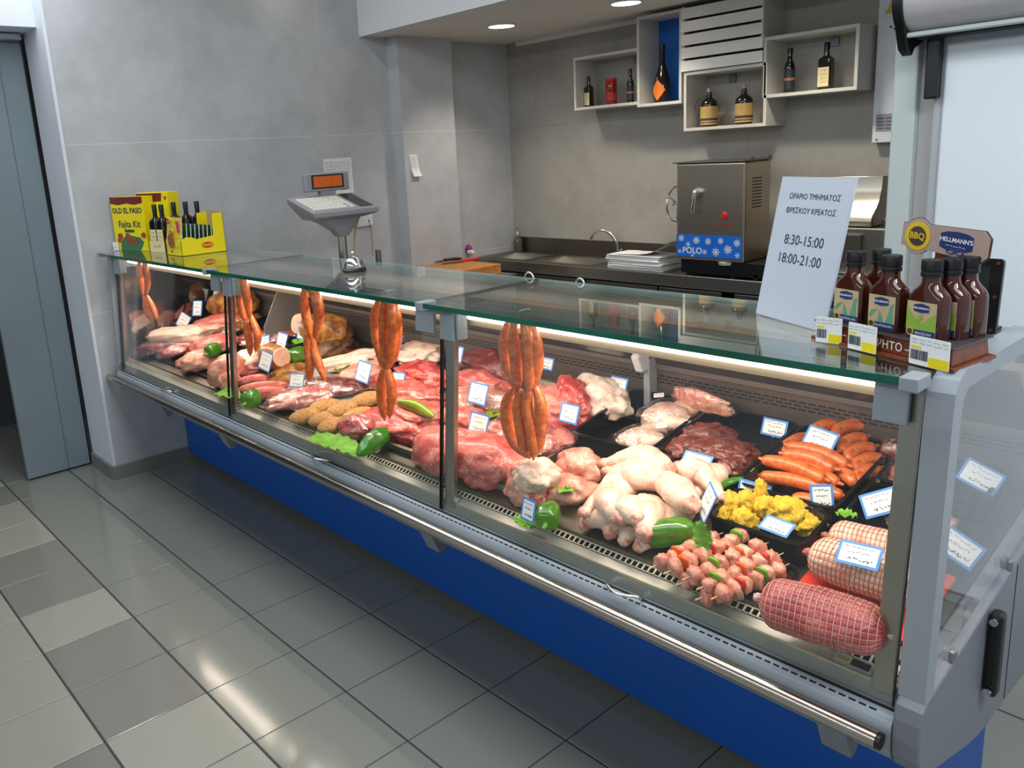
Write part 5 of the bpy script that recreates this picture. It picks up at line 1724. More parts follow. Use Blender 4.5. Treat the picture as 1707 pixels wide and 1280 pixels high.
z1 = 1.936 + 0.0182
squarebottle('oil_bottle', 'small dark bottle with cream label in the leftmost shelf box', Vector((at_shelf(982, 2.0), YI, z1)), EX, EY, 0.024, 0.135, 0.06)
jr = thing('red_jar', 'red tall jar with red lid in the leftmost shelf box', 'jar', (at_shelf(1019, 2.0), YI, z1))
jo = Vector((at_shelf(1019, 2.0), YI, z1))
obj('jar_glass', MB().lathe([(0.034, 0), (0.038, 0.006), (0.038, 0.075), (0.034, 0.085), (0.038, 0.095), (0.038, 0.14), (0.033, 0.148)], 28, jo), pm('pepper_red_glass', (150, 30, 22), 0.1, coat=0.4, var=0.3, scale=40), jr, smooth='auto')
obj('jar_lid', MB().lathe([(0.037, 0.148), (0.038, 0.150), (0.038, 0.166), (0.036, 0.168), (0, 0.168)], 28, jo), M['red'], jr, smooth='auto')
obj('jar_label', MB().lathe([(0.0386, 0.030), (0.0386, 0.078)], 28, jo), pm('jar_label_red', (188, 52, 60), 0.5, var=0.4, scale=50), jr, smooth='auto')


def slim(label, x, z, lab, h=0.20, s=0.021):
    t = thing('slim_bottle', label, 'bottle', (x, YI, z))
    o = Vector((x, YI, z))
    obj('bottle_glass', MB().lathe([(s, 0), (s * 1.06, 0.004), (s * 1.06, h * 0.60), (s * 0.95, h * 0.68), (s * 0.50, h * 0.78), (s * 0.46, h * 0.96), (s * 0.5, h)], 24, o), M['darkglass'], t, smooth='auto')
    obj('cap', MB().lathe([(s * 0.56, h * 0.93), (s * 0.56, h * 1.06), (0, h * 1.06)], 18, o), M['black'], t, smooth='auto')
    obj('label', MB().lathe([(s * 1.075, h * 0.10), (s * 1.075, h * 0.55)], 24, o), lab, t, smooth='auto')
    obj('label_mark', MB().lathe([(s * 1.085, h * 0.30), (s * 1.085, h * 0.36)], 24, o), pm('label_orange', (190, 110, 80), 0.5, var=0.4, scale=90), t, smooth='auto')


dlab = pm('dark_blue_label', (48, 52, 66), 0.5, var=0.4, scale=120)
slim('slim dark bottle squeezed against the blue box in the leftmost shelf box', at_shelf(1051, 2.0), z1, dlab)
bo_ = Vector((at_shelf(1104, 2.0), YI, 1.918 + 0.0182))
cb = thing('wine_bottle', 'tall dark sparkling wine bottle with orange diamond label against the blue panel', 'bottle', bo_)
obj('bottle_glass', MB().lathe([(0.030, 0), (0.052, 0.004), (0.054, 0.05), (0.053, 0.10), (0.046, 0.15), (0.032, 0.19), (0.022, 0.22), (0.0165, 0.26), (0.0165, 0.335)], 32, bo_), M['darkglass'], cb, smooth='auto')
obj('foil', MB().lathe([(0.0172, 0.25), (0.0172, 0.30), (0.0195, 0.305), (0.0195, 0.33), (0.018, 0.345), (0, 0.345)], 24, bo_), pm('black_foil', (24, 22, 24), 0.25), cb, smooth='auto')
olab = MB()
for i in range(11):
    for j in range(11):
        p_, q2 = -1 + 2 * i / 10, -1 + 2 * j / 10
        a, z_ = (p_ + q2) / 2 * 0.95 - 1.55, 0.076 + (p_ - q2) / 2 * 0.064
        r = 0.0546 - 0.0048 * max(0, (z_ - 0.09) / 0.05)
        olab.v.append(bo_ + Vector((r * cos(a), r * sin(a), z_)))
for i in range(10):
    for j in range(10):
        olab.f.append((i * 11 + j, (i + 1) * 11 + j, (i + 1) * 11 + j + 1, i * 11 + j + 1))
olab.mi = [0] * len(olab.f)
obj('diamond_label', olab, pm('orange_label', (232, 122, 26), 0.45), cb, smooth=True)

tan = pm('tan_label', (190, 156, 92), 0.5, var=0.1)


def flask(label, x, z, ribbon):
    t = thing('tan_flask', label, 'bottle', (x, YI, z), 'tan-labelled flasks in the lower shelf box')
    o = Vector((x, YI, z))
    obj('bottle_glass', MB().lathe([(0.044, 0), (0.050, 0.005), (0.050, 0.125), (0.046, 0.145), (0.030, 0.160), (0.017, 0.168), (0.015, 0.20)], 30, o), M['greenglass'], t, smooth='auto')
    lb = obj('label', MB().lathe([(0.0506, 0.012), (0.0506, 0.118)], 30, o), tan, t, smooth='auto')
    obj('label_bands', MB().lathe([(0.051, 0.036), (0.051, 0.050)], 30, o).lathe([(0.051, 0.022), (0.051, 0.028)], 30, o), pm('label_dark_band', (64, 54, 60), 0.5), lb, smooth='auto')
    obj('cork', MB().lathe([(0.0135, 0.20), (0.0145, 0.222), (0, 0.223)], 16, o), pm('cork', (186, 146, 110), 0.7, var=0.2, scale=100), t, smooth='auto')
    obj('neck_label', MB().lathe([(0.0158, 0.172), (0.0158, 0.194)], 16, o), pm('blue_neck_label', (66, 82, 128), 0.5), t, smooth='auto')
    if ribbon:
        obj('ribbon', MB().tube([o + Vector((-0.012, -0.012, 0.182)), o + Vector((-0.045, -0.03, 0.168)), o + Vector((-0.072, -0.035, 0.135)), o + Vector((-0.080, -0.03, 0.110))], 0.004, 6, 4, flat=0.3), M['dark'], t, smooth=True)


flask('tan-labelled flask with a hanging dark ribbon in the lower shelf box', at_shelf(1182, 1.85), 1.752 + 0.0182, True)
flask('tan-labelled flask without ribbon in the lower shelf box', at_shelf(1240, 1.85), 1.752 + 0.0182, False)
slim('slim dark bottle with dark label in the rightmost shelf box', at_shelf(1316, 2.0), 1.902 + 0.0182, dlab, 0.225, 0.026)
squarebottle('oil_bottle', 'dark bottle with large cream label in the rightmost shelf box', Vector((at_shelf(1377, 2.0), YI, 1.902 + 0.0182)), EX, EY, 0.032, 0.165, 0.07)
# ------------------------------------------------------------------ meat on display
def frame(a, b):
    """frame on the deck: x along a->b, z = deck normal"""
    ex = (b - a)
    ex = (ex - DN * ex.dot(DN)).normalized()
    return ex, DN.cross(ex), DN


def blob_mb(c, ex, ey_, ez, l, w, h, seed, amp=0.20, freq=2.2, fold=0.0, box=0.0, sub=4, flat=0.55, cut=0):
    bm = bmesh.new()
    bmesh.ops.create_icosphere(bm, subdivisions=sub, radius=1)
    mb = MB()
    off = Vector((seed * 7.3, seed * 3.7, seed * 5.1))
    for v in bm.verts:
        p = v.co.copy()
        if box:
            q = Vector([abs(t) ** (1 - box) * (1 if t >= 0 else -1) for t in p])
            p = q
        n1 = noise.fractal(p * freq + off, 1.0, 2.0, 3)
        k = 1 + amp * n1
        if fold:
            rdg = 1 - abs(noise.noise(p * freq * 1.4 + off * 1.3))
            k -= fold * max(0, rdg - 0.72) * 2.2
        x, y, z = p.x * k, p.y * k, p.z * (1 + amp * 0.6 * n1 - (fold * max(0, rdg - 0.72) * 1.5 if fold else 0))
        if z < -flat:
            z = -flat - (abs(z) - flat) * 0.12
        if cut and cut * x > 0.80:
            x = cut * (0.80 + (cut * x - 0.80) * 0.15)
        z = (z + flat) / (1 + flat) * 2 - 1
        mb.v.append(c + ex * (x * l / 2) + ey_ * (y * w / 2) + ez * (z * h / 2))
    mb.f = [tuple(v.index for v in f.verts) for f in bm.faces]
    mb.mi = [0] * len(mb.f)
    bm.free()
    return mb


SEED = [1]


def blob(name, label, cat, a, b, w, h, mat, lift=0.0, amp=0.22, freq=1.7, fold=0.22, box=0.0, group=None, ext=1.0, parts=None, film_=None, flat=0.5, cut=0, sub=4):
    """a cut of meat between two photo pixels of its long axis"""
    SEED[0] += 1
    A, B = deck(*a, lift + h * 0.45), deck(*b, lift + h * 0.45)
    ex, ey_, ez = frame(A, B)
    dx_ = max(0.0, 0.235 + (0.4 * abs((B - A).x) * 0) - min(A.x, B.x))
    A.x += dx_
    B.x += dx_
    l = (B - A).length * ext
    c = (A + B) / 2 + ez * (h * 0.05)
    yd_ = max(0.0, 0.634 - (c.y - 0.32 * (abs(ex.y) * l + abs(ey_.y) * w)))
    c += Vector((0, yd_, yd_ * DS))
    mb = blob_mb(c, ex, ey_, ez, l, w, h, SEED[0], amp, freq, fold, box, flat=flat, cut=cut, sub=sub)
    base = c - ez * (h / 2)
    t = thing(name, label, cat, base, group)
    part = obj({'sausage': 'casing'}.get(name, 'flesh'), mb, mat, t, smooth=True)
    if film_:
        m2 = blob_mb(c + ez * 0.002, ex, ey_, ez, l * 1.07, w * 1.10, h * 1.10 + 0.004, SEED[0], amp, freq, fold * 0.3, box, flat=flat)
        obj('plastic_film', m2, film_, t, smooth=True)
    t['_f'] = 0
    del t['_f']
    return t, (c, ex, ey_, ez, l)


def face(t, fr, side, w, h, mat, name='cut_face', off=0.47, bone=True, seed=1):
    """a flat cut end on a piece: an oval disc set on its end"""
    c, ex, ey_, ez, l = fr
    o = c + ex * (side * l * off)
    n = 28
    mb = MB()
    rr_ = random.Random(seed)
    ph = rr_.uniform(0, 6)
    pts = [(w / 2 * cos(2 * pi * k / n) * (1 + 0.06 * sin(3 * 2 * pi * k / n + ph)), h / 2 * sin(2 * pi * k / n) * (1 + 0.06 * sin(2 * 2 * pi * k / n + ph))) for k in range(n)]
    mb.fprism(pts, o - ex * side * 0.012, ey_, ez, ex * side, 0.014)
    obj(name, mb, mat, t, bevel=0.003)


def facepx(t, px, h, w, hh, mat, n=(0.42, -0.88, 0.18), seed=3):
    """pale cut face turned towards the shopper"""
    o = deck(px[0], px[1], h)
    nz = Vector(n).normalized()
    ex = Vector((0, 0, 1)).cross(nz).normalized()
    ey_ = nz.cross(ex)
    rr_ = random.Random(seed)
    ph = rr_.uniform(0, 6)
    pts = [(w / 2 * cos(2 * pi * k / 30) * (1 + 0.05 * sin(3 * 2 * pi * k / 30 + ph)), hh / 2 * sin(2 * pi * k / 30) * (1 + 0.05 * sin(4 * pi * k / 30 + ph))) for k in range(30)]
    obj('cut_face', MB().fprism(pts, o - nz * 0.05, ex, ey_, nz, 0.05), mat, t, bevel=0.005)
    obj('rind', MB().fprism([(x * 1.06, y * 1.06) for x, y in pts], o - nz * 0.12, ex, ey_, nz, 0.115), M['smoke'], t, bevel=0.006)


V, B_, BD, PK, LO = M['veal'], M['beef'], M['beef_dark'], M['pork'], M['loin']
# --- third bay, red meat on the steel tray
blob('beef_round', 'large boneless beef round left of the middle glass post at the front', 'meat', (634, 766), (752, 806), 0.215, 0.125, V, fold=0.22, flat=0.6, amp=0.16, freq=1.2)
blob('beef_round', 'veiny beef round to the right of the middle glass post, upper of the two', 'meat', (742, 742), (872, 772), 0.20, 0.10, V, 0.035, fold=0.22, amp=0.18, freq=1.2)
blob('beef_round', 'beef piece at the very front right of the middle glass post, below the upper round', 'meat', (742, 796), (836, 806), 0.13, 0.085, V, 0.004, fold=0.25)
blob('beef_steaks', 'stacked pink beef slices right of the breaded patties', 'meat', (598, 688), (728, 722), 0.19, 0.075, B_, 0.012, fold=0.35)
blob('beef_steaks', 'flat beef slice lying on the stacked beef left of the middle glass post', 'meat', (648, 672), (742, 700), 0.15, 0.05, V, 0.055, fold=0.3)
blob('beef_cut', 'beef cut behind the pale green pepper', 'meat', (634, 642), (742, 668), 0.15, 0.07, V, 0.03, fold=0.3)
blob('beef_cut', 'bright red beef cut behind the lower sausage links', 'meat', (664, 612), (744, 634), 0.16, 0.085, B_, 0.02, fold=0.3)
blob('beef_cut', 'paler beef end at the back beside the smoked slab', 'meat', (648, 585), (738, 588), 0.15, 0.075, M['porkfat'], 0.02, fold=0.3)
blob('wrapped_beef', 'film-wrapped red cut above the lettuce at the front', 'wrapped meat', (545, 716), (602, 724), 0.11, 0.065, B_, 0.012, film_=M['wrap'])
blob('dark_beef_joint', 'dark red beef joint at the back behind the right hanging sausages', 'meat', (755, 598), (862, 616), 0.17, 0.10, BD, 0.0, fold=0.2)
blob('beef_cut', 'red beef cut lying in front of the dark beef joint', 'meat', (748, 626), (846, 650), 0.16, 0.085, V, 0.02, fold=0.35)
blob('wrapped_veal', 'film-wrapped pale red pieces under the upper price card of the third bay', 'wrapped meat', (748, 655), (858, 676), 0.15, 0.07, PK, 0.02, film_=M['wrap'])
blob('beef_cut', 'small red cut between the two stacked price cards of the third bay', 'meat', (748, 690), (808, 702), 0.11, 0.06, V, 0.03)
blob('wrapped_veal', 'film-wrapped beef behind the lower hanging links of the right bunch', 'wrapped meat', (800, 716), (950, 734), 0.17, 0.075, V, 0.012, film_=M['wrap_fine'], fold=0.3)
blob('beef_cut', 'flat red slice at the right rim of the steel tray beside the black tray', 'meat', (878, 724), (958, 714), 0.09, 0.045, B_, 0.02)
blob('lamb_piece', 'pink lamb shoulder just right of the right hanging sausages', 'meat', (892, 655), (972, 690), 0.18, 0.10, LO, 0.03, fold=0.35)
blob('lamb_piece', 'lamb flap with red inner side leaning on the pale fat slab', 'meat', (935, 640), (972, 680), 0.12, 0.11, B_, 0.05, fold=0.3)
blob('lamb_flank', 'pale lamb flank with white fat at the back left of the black trays', 'meat', (962, 642), (1040, 676), 0.15, 0.12, M['lambfat'], 0.03, fold=0.3)
blob('lamb_piece', 'small lamb cut under the price card beside the black tray', 'meat', (938, 690), (985, 700), 0.12, 0.08, B_, 0.01, fold=0.3)
# pork at the front of the third bay
t, fr = blob('pork_knuckle', 'pork knuckle with cut bone face at the front left of the green bell pepper', 'meat', (822, 832), (902, 800), 0.165, 0.105, PK, 0.004, fold=0.25)
blob('pork_knuckle', 'pale skin-on pork piece on top of the cut knuckle', 'meat', (852, 788), (930, 792), 0.12, 0.075, M['porkfat'], 0.06, fold=0.2)
blob('pork_piece', 'smooth pink pork piece standing behind the pork knuckle', 'meat', (934, 762), (1004, 786), 0.115, 0.085, PK, 0.03, fold=0.15)
blob('pork_piece', 'low pink pork piece between the knuckle and the chicken legs', 'meat', (900, 812), (1004, 806), 0.14, 0.07, PK, 0.0, fold=0.25)
blob('red_meat_patch', 'red cut pork shank end beside the small price card at the front', 'meat', (838, 842), (905, 836), 0.07, 0.06, V, 0.002, fold=0.3)

# --- first and second bay
blob('pale_bacon_slab', 'pale bacon slab in the first bay below the left hanging sausages', 'meat', (206, 546), (292, 540), 0.14, 0.075, M['porkfat'], 0.045, box=0.3, fold=0.1)
blob('dark_meat_slab', 'dark reddish slab against the pale bacon slab in the first bay', 'meat', (240, 556), (320, 545), 0.13, 0.055, BD, 0.03, box=0.2)
blob('wrapped_cut', 'film-wrapped dark cut in front of the pale bacon slab', 'wrapped meat', (214, 582), (305, 566), 0.15, 0.06, BD, 0.012, film_=M['wrap'])
blob('wrapped_cut', 'film-wrapped red cut behind the first pork cutlet', 'wrapped meat', (262, 592), (330, 572), 0.12, 0.05, V, 0.014, film_=M['wrap'])
blob('pork_cutlet', 'pink pork cutlet at the back of the front pork in the first bay', 'meat', (318, 578), (396, 566), 0.16, 0.075, LO, 0.02, fold=0.25)
blob('pork_cutlet', 'large pale pork cutlet at the front of the first bay', 'meat', (280, 612), (352, 598), 0.16, 0.085, PK, 0.014, fold=0.25)
t, fr = blob('pork_shoulder', 'round-faced pork shoulder steak standing beside the first glass post', 'meat', (330, 632), (398, 612), 0.12, 0.125, PK, 0.014, fold=0.12, box=0.15)
blob('pork_shank_slice', 'small bone-in shank slice in front of the pork shoulder', 'meat', (352, 642), (388, 634), 0.08, 0.07, PK, 0.013, fold=0.1, box=0.2)
blob('dark_roast', 'dark meat in the far back corner of the first bay', 'meat', (214, 480), (250, 470), 0.20, 0.10, BD, 0.03)
blob('pork_loin_piece', 'pink loin behind the left hanging sausages', 'meat', (206, 512), (292, 500), 0.15, 0.075, LO, 0.02)
blob('pork_loin_piece', 'pale pink loin just above the bacon slab', 'meat', (208, 530), (290, 522), 0.12, 0.06, PK, 0.035)
t, fr = blob('smoked_loin', 'thick smoked loin with pale cut end in the first bay, upper one', 'smoked meat', (306, 498), (382, 490), 0.135, 0.125, M['smoke'], 0.075, amp=0.10, fold=0.08, box=0.25)
facepx(t, (299, 492), 0.14, 0.10, 0.10, M['hamcut'])
blob('smoked_loin', 'brown smoked slab lying under the upper smoked loin', 'smoked meat', (304, 530), (392, 524), 0.16, 0.075, M['smoke'], 0.0, amp=0.12, fold=0.15, box=0.25)
blob('mixed_scraps', 'film-wrapped cuts in front of the smoked slab of the first bay', 'wrapped meat', (318, 552), (398, 546), 0.14, 0.05, PK, 0.014, film_=M['wrap'])
# second bay
blob('wrapped_sausage_meat', 'film-wrapped reddish pack behind the second hanging sausages', 'wrapped meat', (388, 568), (500, 556), 0.16, 0.06, LO, 0.0, film_=M['wrap'])
blob('rib_rack', 'pork rack with white fat top beside the first glass post', 'meat', (380, 604), (446, 592), 0.16, 0.085, M['porkfat'], 0.035, fold=0.1)
blob('rib_rack', 'dark red meat of the rack under the white fat', 'meat', (392, 622), (446, 612), 0.12, 0.06, BD, 0.014, fold=0.15)
t, fr = blob('ham_piece', 'cooked ham piece with round pale cut face behind two price cards', 'smoked meat', (474, 598), (436, 588), 0.105, 0.10, M['smoke'], 0.06, amp=0.08, fold=0.05, box=0.2, cut=-1)
face(t, fr, -1, 0.088, 0.092, M['hamcut'], off=0.42, seed=4)
blob('smoked_slab', 'brown smoked slab under the round ham face', 'smoked meat', (446, 632), (518, 612), 0.14, 0.07, M['smoke'], 0.004, amp=0.15, box=0.15)
t, fr = blob('smoked_shoulder', 'large golden smoked shoulder behind the middle hanging links', 'smoked meat', (506, 548), (578, 550), 0.16, 0.14, M['smoke'], 0.045, amp=0.16, fold=0.12, box=0.2)
facepx(t, (500, 541), 0.12, 0.115, 0.11, M['hamcut'], seed=7)
blob('smoked_slab', 'dark smoked slab leaning under the golden shoulder', 'smoked meat', (518, 594), (594, 566), 0.13, 0.075, M['smokedark'], 0.01, amp=0.12, box=0.2)
blob('pork_belly', 'pale pork belly strip right of the smoked slab', 'meat', (534, 610), (650, 586), 0.12, 0.055, M['porkfat'], 0.02, fold=0.15, box=0.1)
blob('pork_belly', 'pink and white pork belly under the strip, behind the price card', 'meat', (560, 630), (648, 608), 0.14, 0.06, PK, 0.012, fold=0.2)
blob('pork_belly', 'red pork end between the belly and the red beef', 'meat', (596, 640), (664, 628), 0.10, 0.045, V, 0.01)
for k, (a, b, l) in enumerate((((394, 636), (464, 630), 'rearmost of the three pink tenderloin strips'), ((394, 650), (482, 640), 'middle of the three pink tenderloin strips'), ((392, 664), (468, 656), 'front one of the three pink tenderloin strips'))):
    blob('tenderloin', l, 'meat', a, b, 0.055, 0.048, LO, 0.012, amp=0.10, fold=0.08, group='tenderloin strips')
blob('wrapped_steaks', 'film-wrapped pink steaks in front of the tenderloin strips', 'wrapped meat', (436, 676), (560, 650), 0.17, 0.05, LO, 0.012, film_=M['wrap'], fold=0.3)
blob('wrapped_steaks', 'dark film-wrapped pack beneath the tips of the middle links', 'wrapped meat', (505, 640), (610, 646), 0.16, 0.045, BD, 0.012, film_=M['wrap'])
blob('dark_red_slices', 'dark red slices in the black tray at the back of the second bay', 'meat', (575, 588), (640, 592), 0.10, 0.03, BD, 0.008)
# breaded patties
for k, (u, v, lift, l) in enumerate(((508, 692, .012, 'front left breaded patty, closest to the sill'), (541, 697, .012, 'second breaded patty from the left at the front'), (556, 708, .012, 'breaded patty third at the front, next to the wrapped red cut'), (570, 681, .028, 'breaded patty on top in the middle of the heap'), (597, 691, .028, 'breaded patty touching the stacked beef slices'), (612, 664, .02, 'flat breaded patty at the back under film edge'), (540, 676, .016, 'breaded patty at the back left of the heap'))):
    P = deck(u, v, lift + 0.018)
    P2 = P + Vector((0.105 * cos(0.9), 0.105 * sin(0.9), DS * 0.105 * sin(0.9)))
    P1 = P - (P2 - P) * 0.5
    P2 = P + (P2 - P) * 0.5
    ex, ey_, ez = frame(P1, P2)
    SEED[0] += 1
    t = thing('breaded_patty', l, 'breaded patty', P - ez * 0.018, 'breaded patties')
    obj('crumb_coat', blob_mb(P, ex, ey_, ez, 0.128, 0.094, 0.046, SEED[0], 0.04, 2, flat=0.8), M['crumb'], t, smooth=True)

# --- chickens
def bent(name, label, cat, pts, rad, mat, group=None, n=14, amp=0.10, freq=26, sub=6, end=None, flat=1.0, part='flesh', mid=None):
    SEED[0] += 1
    mb = MB().tube(pts, rad, n, sub, flat=flat, up=DN)
    off = Vector((SEED[0] * 1.3, SEED[0] * 0.7, 0))
    c0 = sum(mb.v, Vector()) / len(mb.v)
    # swell the surface a little by noise
    mbv = []
    ax = [Vector(p) for p in pts]
    for p in mb.v:
        best = min(ax, key=lambda q: (q - p).length)
        d = p - best
        mbv.append(p + d * (amp * noise.fractal(p * freq + off, 1.0, 2.0, 3)))
    mb.v = mbv
    t = thing(name, label, cat, Vector((c0.x, c0.y, min(p.z for p in mb.v))), group)
    obj(part, mb, mat, t, smooth=True)
    return t


def leg(label, th, kn, an, lift=0.02, s=1.0, group='chicken leg quarters', open_end=True):
    T, K, A = deck(*th, lift + 0.03 * s), deck(*kn, lift + 0.028 * s), deck(*an, lift + 0.018 * s)
    yd_ = max(0.0, 0.634 - min(T.y - 0.026 * s, K.y - 0.026 * s, A.y - 0.014 * s))
    T, K, A = [p_ + Vector((0, yd_, yd_ * DS)) for p_ in (T, K, A)]
    m1, m2 = (T + K) / 2 + DN * 0.006, (K * 0.55 + A * 0.45)
    e = A + (A - K).normalized() * 0.012
    t = bent('raw_chicken_quarter', label, 'raw chicken', [T, m1, K, m2, A, e], [0.030 * s, 0.043 * s, 0.036 * s, 0.027 * s, 0.014 * s, 0.017 * s], M['chicken'], group, amp=0.12, flat=0.82, part='skin')
    if open_end:
        d = (T - m1).normalized()
        obj('cut_end', lump(T + d * 0.010 * s, 0.024 * s, 0.025 * s, 0.022 * s, SEED[0], 0.25, 4, 3), M['chickenend'], t, smooth=True)
    obj('knuckle', lump(e + (e - A).normalized() * 0.008, 0.013 * s, 0.013 * s, 0.012 * s, SEED[0] + 1, 0.2, 4, 3), M['chickenpink'], t, smooth=True)
    return t


leg('topmost chicken leg at the back of the heap, against the black chicken tray', (1108, 780), (1062, 760), (1014, 770), 0.075)
leg('chicken leg with exposed end just below the topmost one', (1100, 800), (1058, 782), (1020, 784), 0.060)
leg('chicken leg in the middle back of the heap', (1148, 838), (1112, 806), (1082, 796), 0.058, 1.05)
leg('chicken leg under the half-hidden price card at the back', (1138, 782), (1172, 792), (1198, 822), 0.055)
leg('pale chicken leg at the right edge beside the slanted price card', (1200, 788), (1180, 806), (1158, 826), 0.030)
leg('long chicken leg pointing to the front left of the heap', (1076, 818), (1020, 806), (958, 864), 0.050, 1.1)
leg('chicken leg in the centre front of the heap', (1022, 866), (1000, 836), (1042, 818), 0.045, 1.0)
leg('chicken leg at the front right just left of the elongated green pepper', (1068, 890), (1076, 848), (1112, 862), 0.030, 1.0)
leg('chicken leg lying across the front centre', (1060, 862), (1036, 840), (1064, 832), 0.055, 0.9)
leg('low chicken leg showing its cut end at the front left near the bell pepper', (962, 884), (985, 866), (1002, 852), 0.004, 0.72)
leg('low chicken leg with round cut end in the front middle', (1004, 896), (1014, 870), (1028, 856), 0.004, 0.8)
leg('low chicken leg with red cut end at the front of the heap', (1034, 906), (1048, 890), (1066, 876), 0.002, 0.65)
leg('low chicken thigh at the very front beside the elongated pepper', (1062, 914), (1080, 904), (1096, 896), 0.002, 0.65)
leg('chicken leg buried at the back left of the heap', (1024, 830), (1050, 806), (1076, 786), 0.028, 1.0)
leg('chicken leg buried in the middle right of the heap', (1120, 868), (1138, 850), (1160, 830), 0.006, 1.0)
leg('chicken leg buried near the front middle', (985, 870), (1022, 868), (1056, 880), 0.012, 1.0)


def packed(label, c, yaw, s, lift, stick):
    P = deck(*c, lift + 0.035 * s)
    d = Vector((cos(yaw), sin(yaw), DS * sin(yaw))).normalized()
    ex, ey_, ez = frame(P - d, P + d)
    SEED[0] += 1
    t = thing('packed_chicken', label, 'wrapped chicken', P - ez * 0.035 * s)
    obj('chicken_body', blob_mb(P, ex, ey_, ez, 0.17 * s, 0.12 * s, 0.085 * s, SEED[0], 0.12, 1.6, 0.12, flat=0.7), M['chicken'], t, smooth=True)
    for q in (-1, 1):
        a = P + ex * 0.02 * s + ey_ * (q * 0.045 * s) + ez * 0.01 * s
        b = P + ex * 0.075 * s + ey_ * (q * 0.040 * s) + ez * 0.012 * s
        obj('drumstick', MB().tube([a, (a + b) / 2, b, b + ex * 0.02 * s - ez * 0.006], [0.026 * s, 0.024 * s, 0.014 * s, 0.010 * s], 12, 4, up=DN), M['chicken'], t, smooth=True)
    obj('plastic_film', blob_mb(P + ez * 0.004, ex, ey_, ez, 0.205 * s, 0.145 * s, 0.098 * s, SEED[0], 0.12, 1.6, 0.05, flat=0.6), M['wrap'], t, smooth=True)
    o = P + ex * stick[0] + ey_ * stick[1] + ez * (0.049 * s)
    obj('white_sticker', MB().fprism(rrect(0.032, 0.020, 0.003), o, Vector((0.8, 0.6, 0.1)).normalized(), Vector((-0.55, 0.75, 0.35)).normalized(), ez, 0.001), M['tagwhite'], t)
    obj('sticker_print', squiggle(o + ez * 0.001, Vector((0.8, 0.6, 0.1)).normalized(), Vector((-0.55, 0.75, 0.35)).normalized(), ez, 0.024, 0.008, 4, 12), M['red'], t)


packed('film-wrapped whole chicken at the back of the left black tray', (1112, 696), 0.2, 1.05, 0.012, (-0.04, 0.045))
packed('smaller film-wrapped chicken at the front of the left black tray', (1066, 732), 0.6, 0.82, 0.008, (0.07, 0.0))
blob('wrapped_pack', 'film-wrapped grey pack behind the black trays against the rear vents', 'wrapped meat', (1120, 652), (1220, 682), 0.05, 0.06, PK, 0.07, film_=M['wrap'])
blob('wrapped_pack', 'dark wrapped pack in the back right corner behind the sausages', 'wrapped meat', (1470, 742), (1525, 758), 0.06, 0.05, BD, 0.055, film_=M['wrap'])
for k, (a, b, w, h, li, l) in enumerate((((1100, 744), (1190, 752), .13, .05, .010, 'left liver lobe in the black tray'), ((1130, 728), (1230, 728), .12, .06, .012, 'liver lobe at the back of the liver tray'), ((1170, 756), (1270, 756), .14, .055, .012, 'right liver lobe in the black tray'), ((1140, 740), (1250, 752), .12, .04, .036, 'liver lobe lying on top of the liver heap'), ((1190, 772), (1245, 776), .10, .045, .010, 'liver lobe at the front rim of the liver tray'))):
    blob('liver_lobe', l, 'liver', a, b, w, h * 1.2, M['liver'], li + 0.012, amp=0.25, freq=2.4, fold=0.4, group='liver lobes')

# --- sausages heaped in the black tray
def sausage(label, a, b, lift, r=0.0185, bend=0.012, seed=0):
    A, B = deck(*a, lift + r), deck(*b, lift + r)
    ex, ey_, ez = frame(A, B)
    L = (B - A).length
    m = [A + ex * r * 0.8, A * 0.7 + B * 0.3 + ey_ * bend * 0.8 + ez * 0.003, (A + B) / 2 + ey_ * bend + ez * 0.004, A * 0.3 + B * 0.7 + ey_ * bend * 0.8 + ez * 0.003, B - ex * r * 0.8]
    t = thing('sausage', label, 'sausage', (A + B) / 2 - ez * r, 'sausages heaped in the black tray')
    obj('casing', MB().tube(m, [r * 0.86, r, r * 1.02, r, r * 0.86], 14, 5, up=DN), M['sausage'], t, smooth=True)
    for p, d in ((A, -1), (B, 1)):
        obj('tied_end', MB().tube([p - ex * (d * r * 0.1), p + ex * (d * r * 0.45)], [r * 0.34, r * 0.22], 8, up=DN), M['sausage'], t, smooth=True)


for a, b, l, bd, s in (
        ((1266, 792), (1408, 828), .030, .010, 'longest front sausage of the heap'),
        ((1270, 765), (1378, 800), .058, .008, 'sausage on top at the left of the heap'),
        ((1298, 770), (1400, 806), .044, .008, 'sausage just behind the top left one'),
        ((1304, 756), (1394, 782), .064, .010, 'sausage under the white card, lower of two'),
        ((1312, 742), (1416, 776), .060, .010, 'sausage under the white card, upper of two'),
        ((1388, 782), (1428, 808), .036, .004, 'short sausage end poking out at the right front'),
        ((1238, 808), (1276, 772), .016, -.008, 'sausage hanging over the left rim of the tray'),
        ((1262, 806), (1300, 800), .010, .0, 'sausage at the bottom left, half buried'),
        ((1384, 732), (1446, 706), .062, .016, 'topmost curved sausage at the back right'),
        ((1398, 752), (1446, 728), .056, .012, 'sausage second from the top at the right'),
        ((1408, 768), (1460, 744), .050, .012, 'sausage third from the top at the right'),
        ((1418, 786), (1474, 762), .042, .012, 'sausage fourth from the top at the right'),
        ((1424, 806), (1468, 780), .034, .010, 'lowest sausage of the right-hand row'),
        ((1352, 722), (1400, 708), .054, .010, 'sausage half behind the white card at the back'),
        ((1316, 832), (1372, 842), .006, .004, 'bottom sausage lying at the front rim'),
        ((1300, 756), (1352, 726), .036, .008, 'sausage at the back left under the card')):
    sausage(s + ' in the black tray', a, b, l, bend=bd)

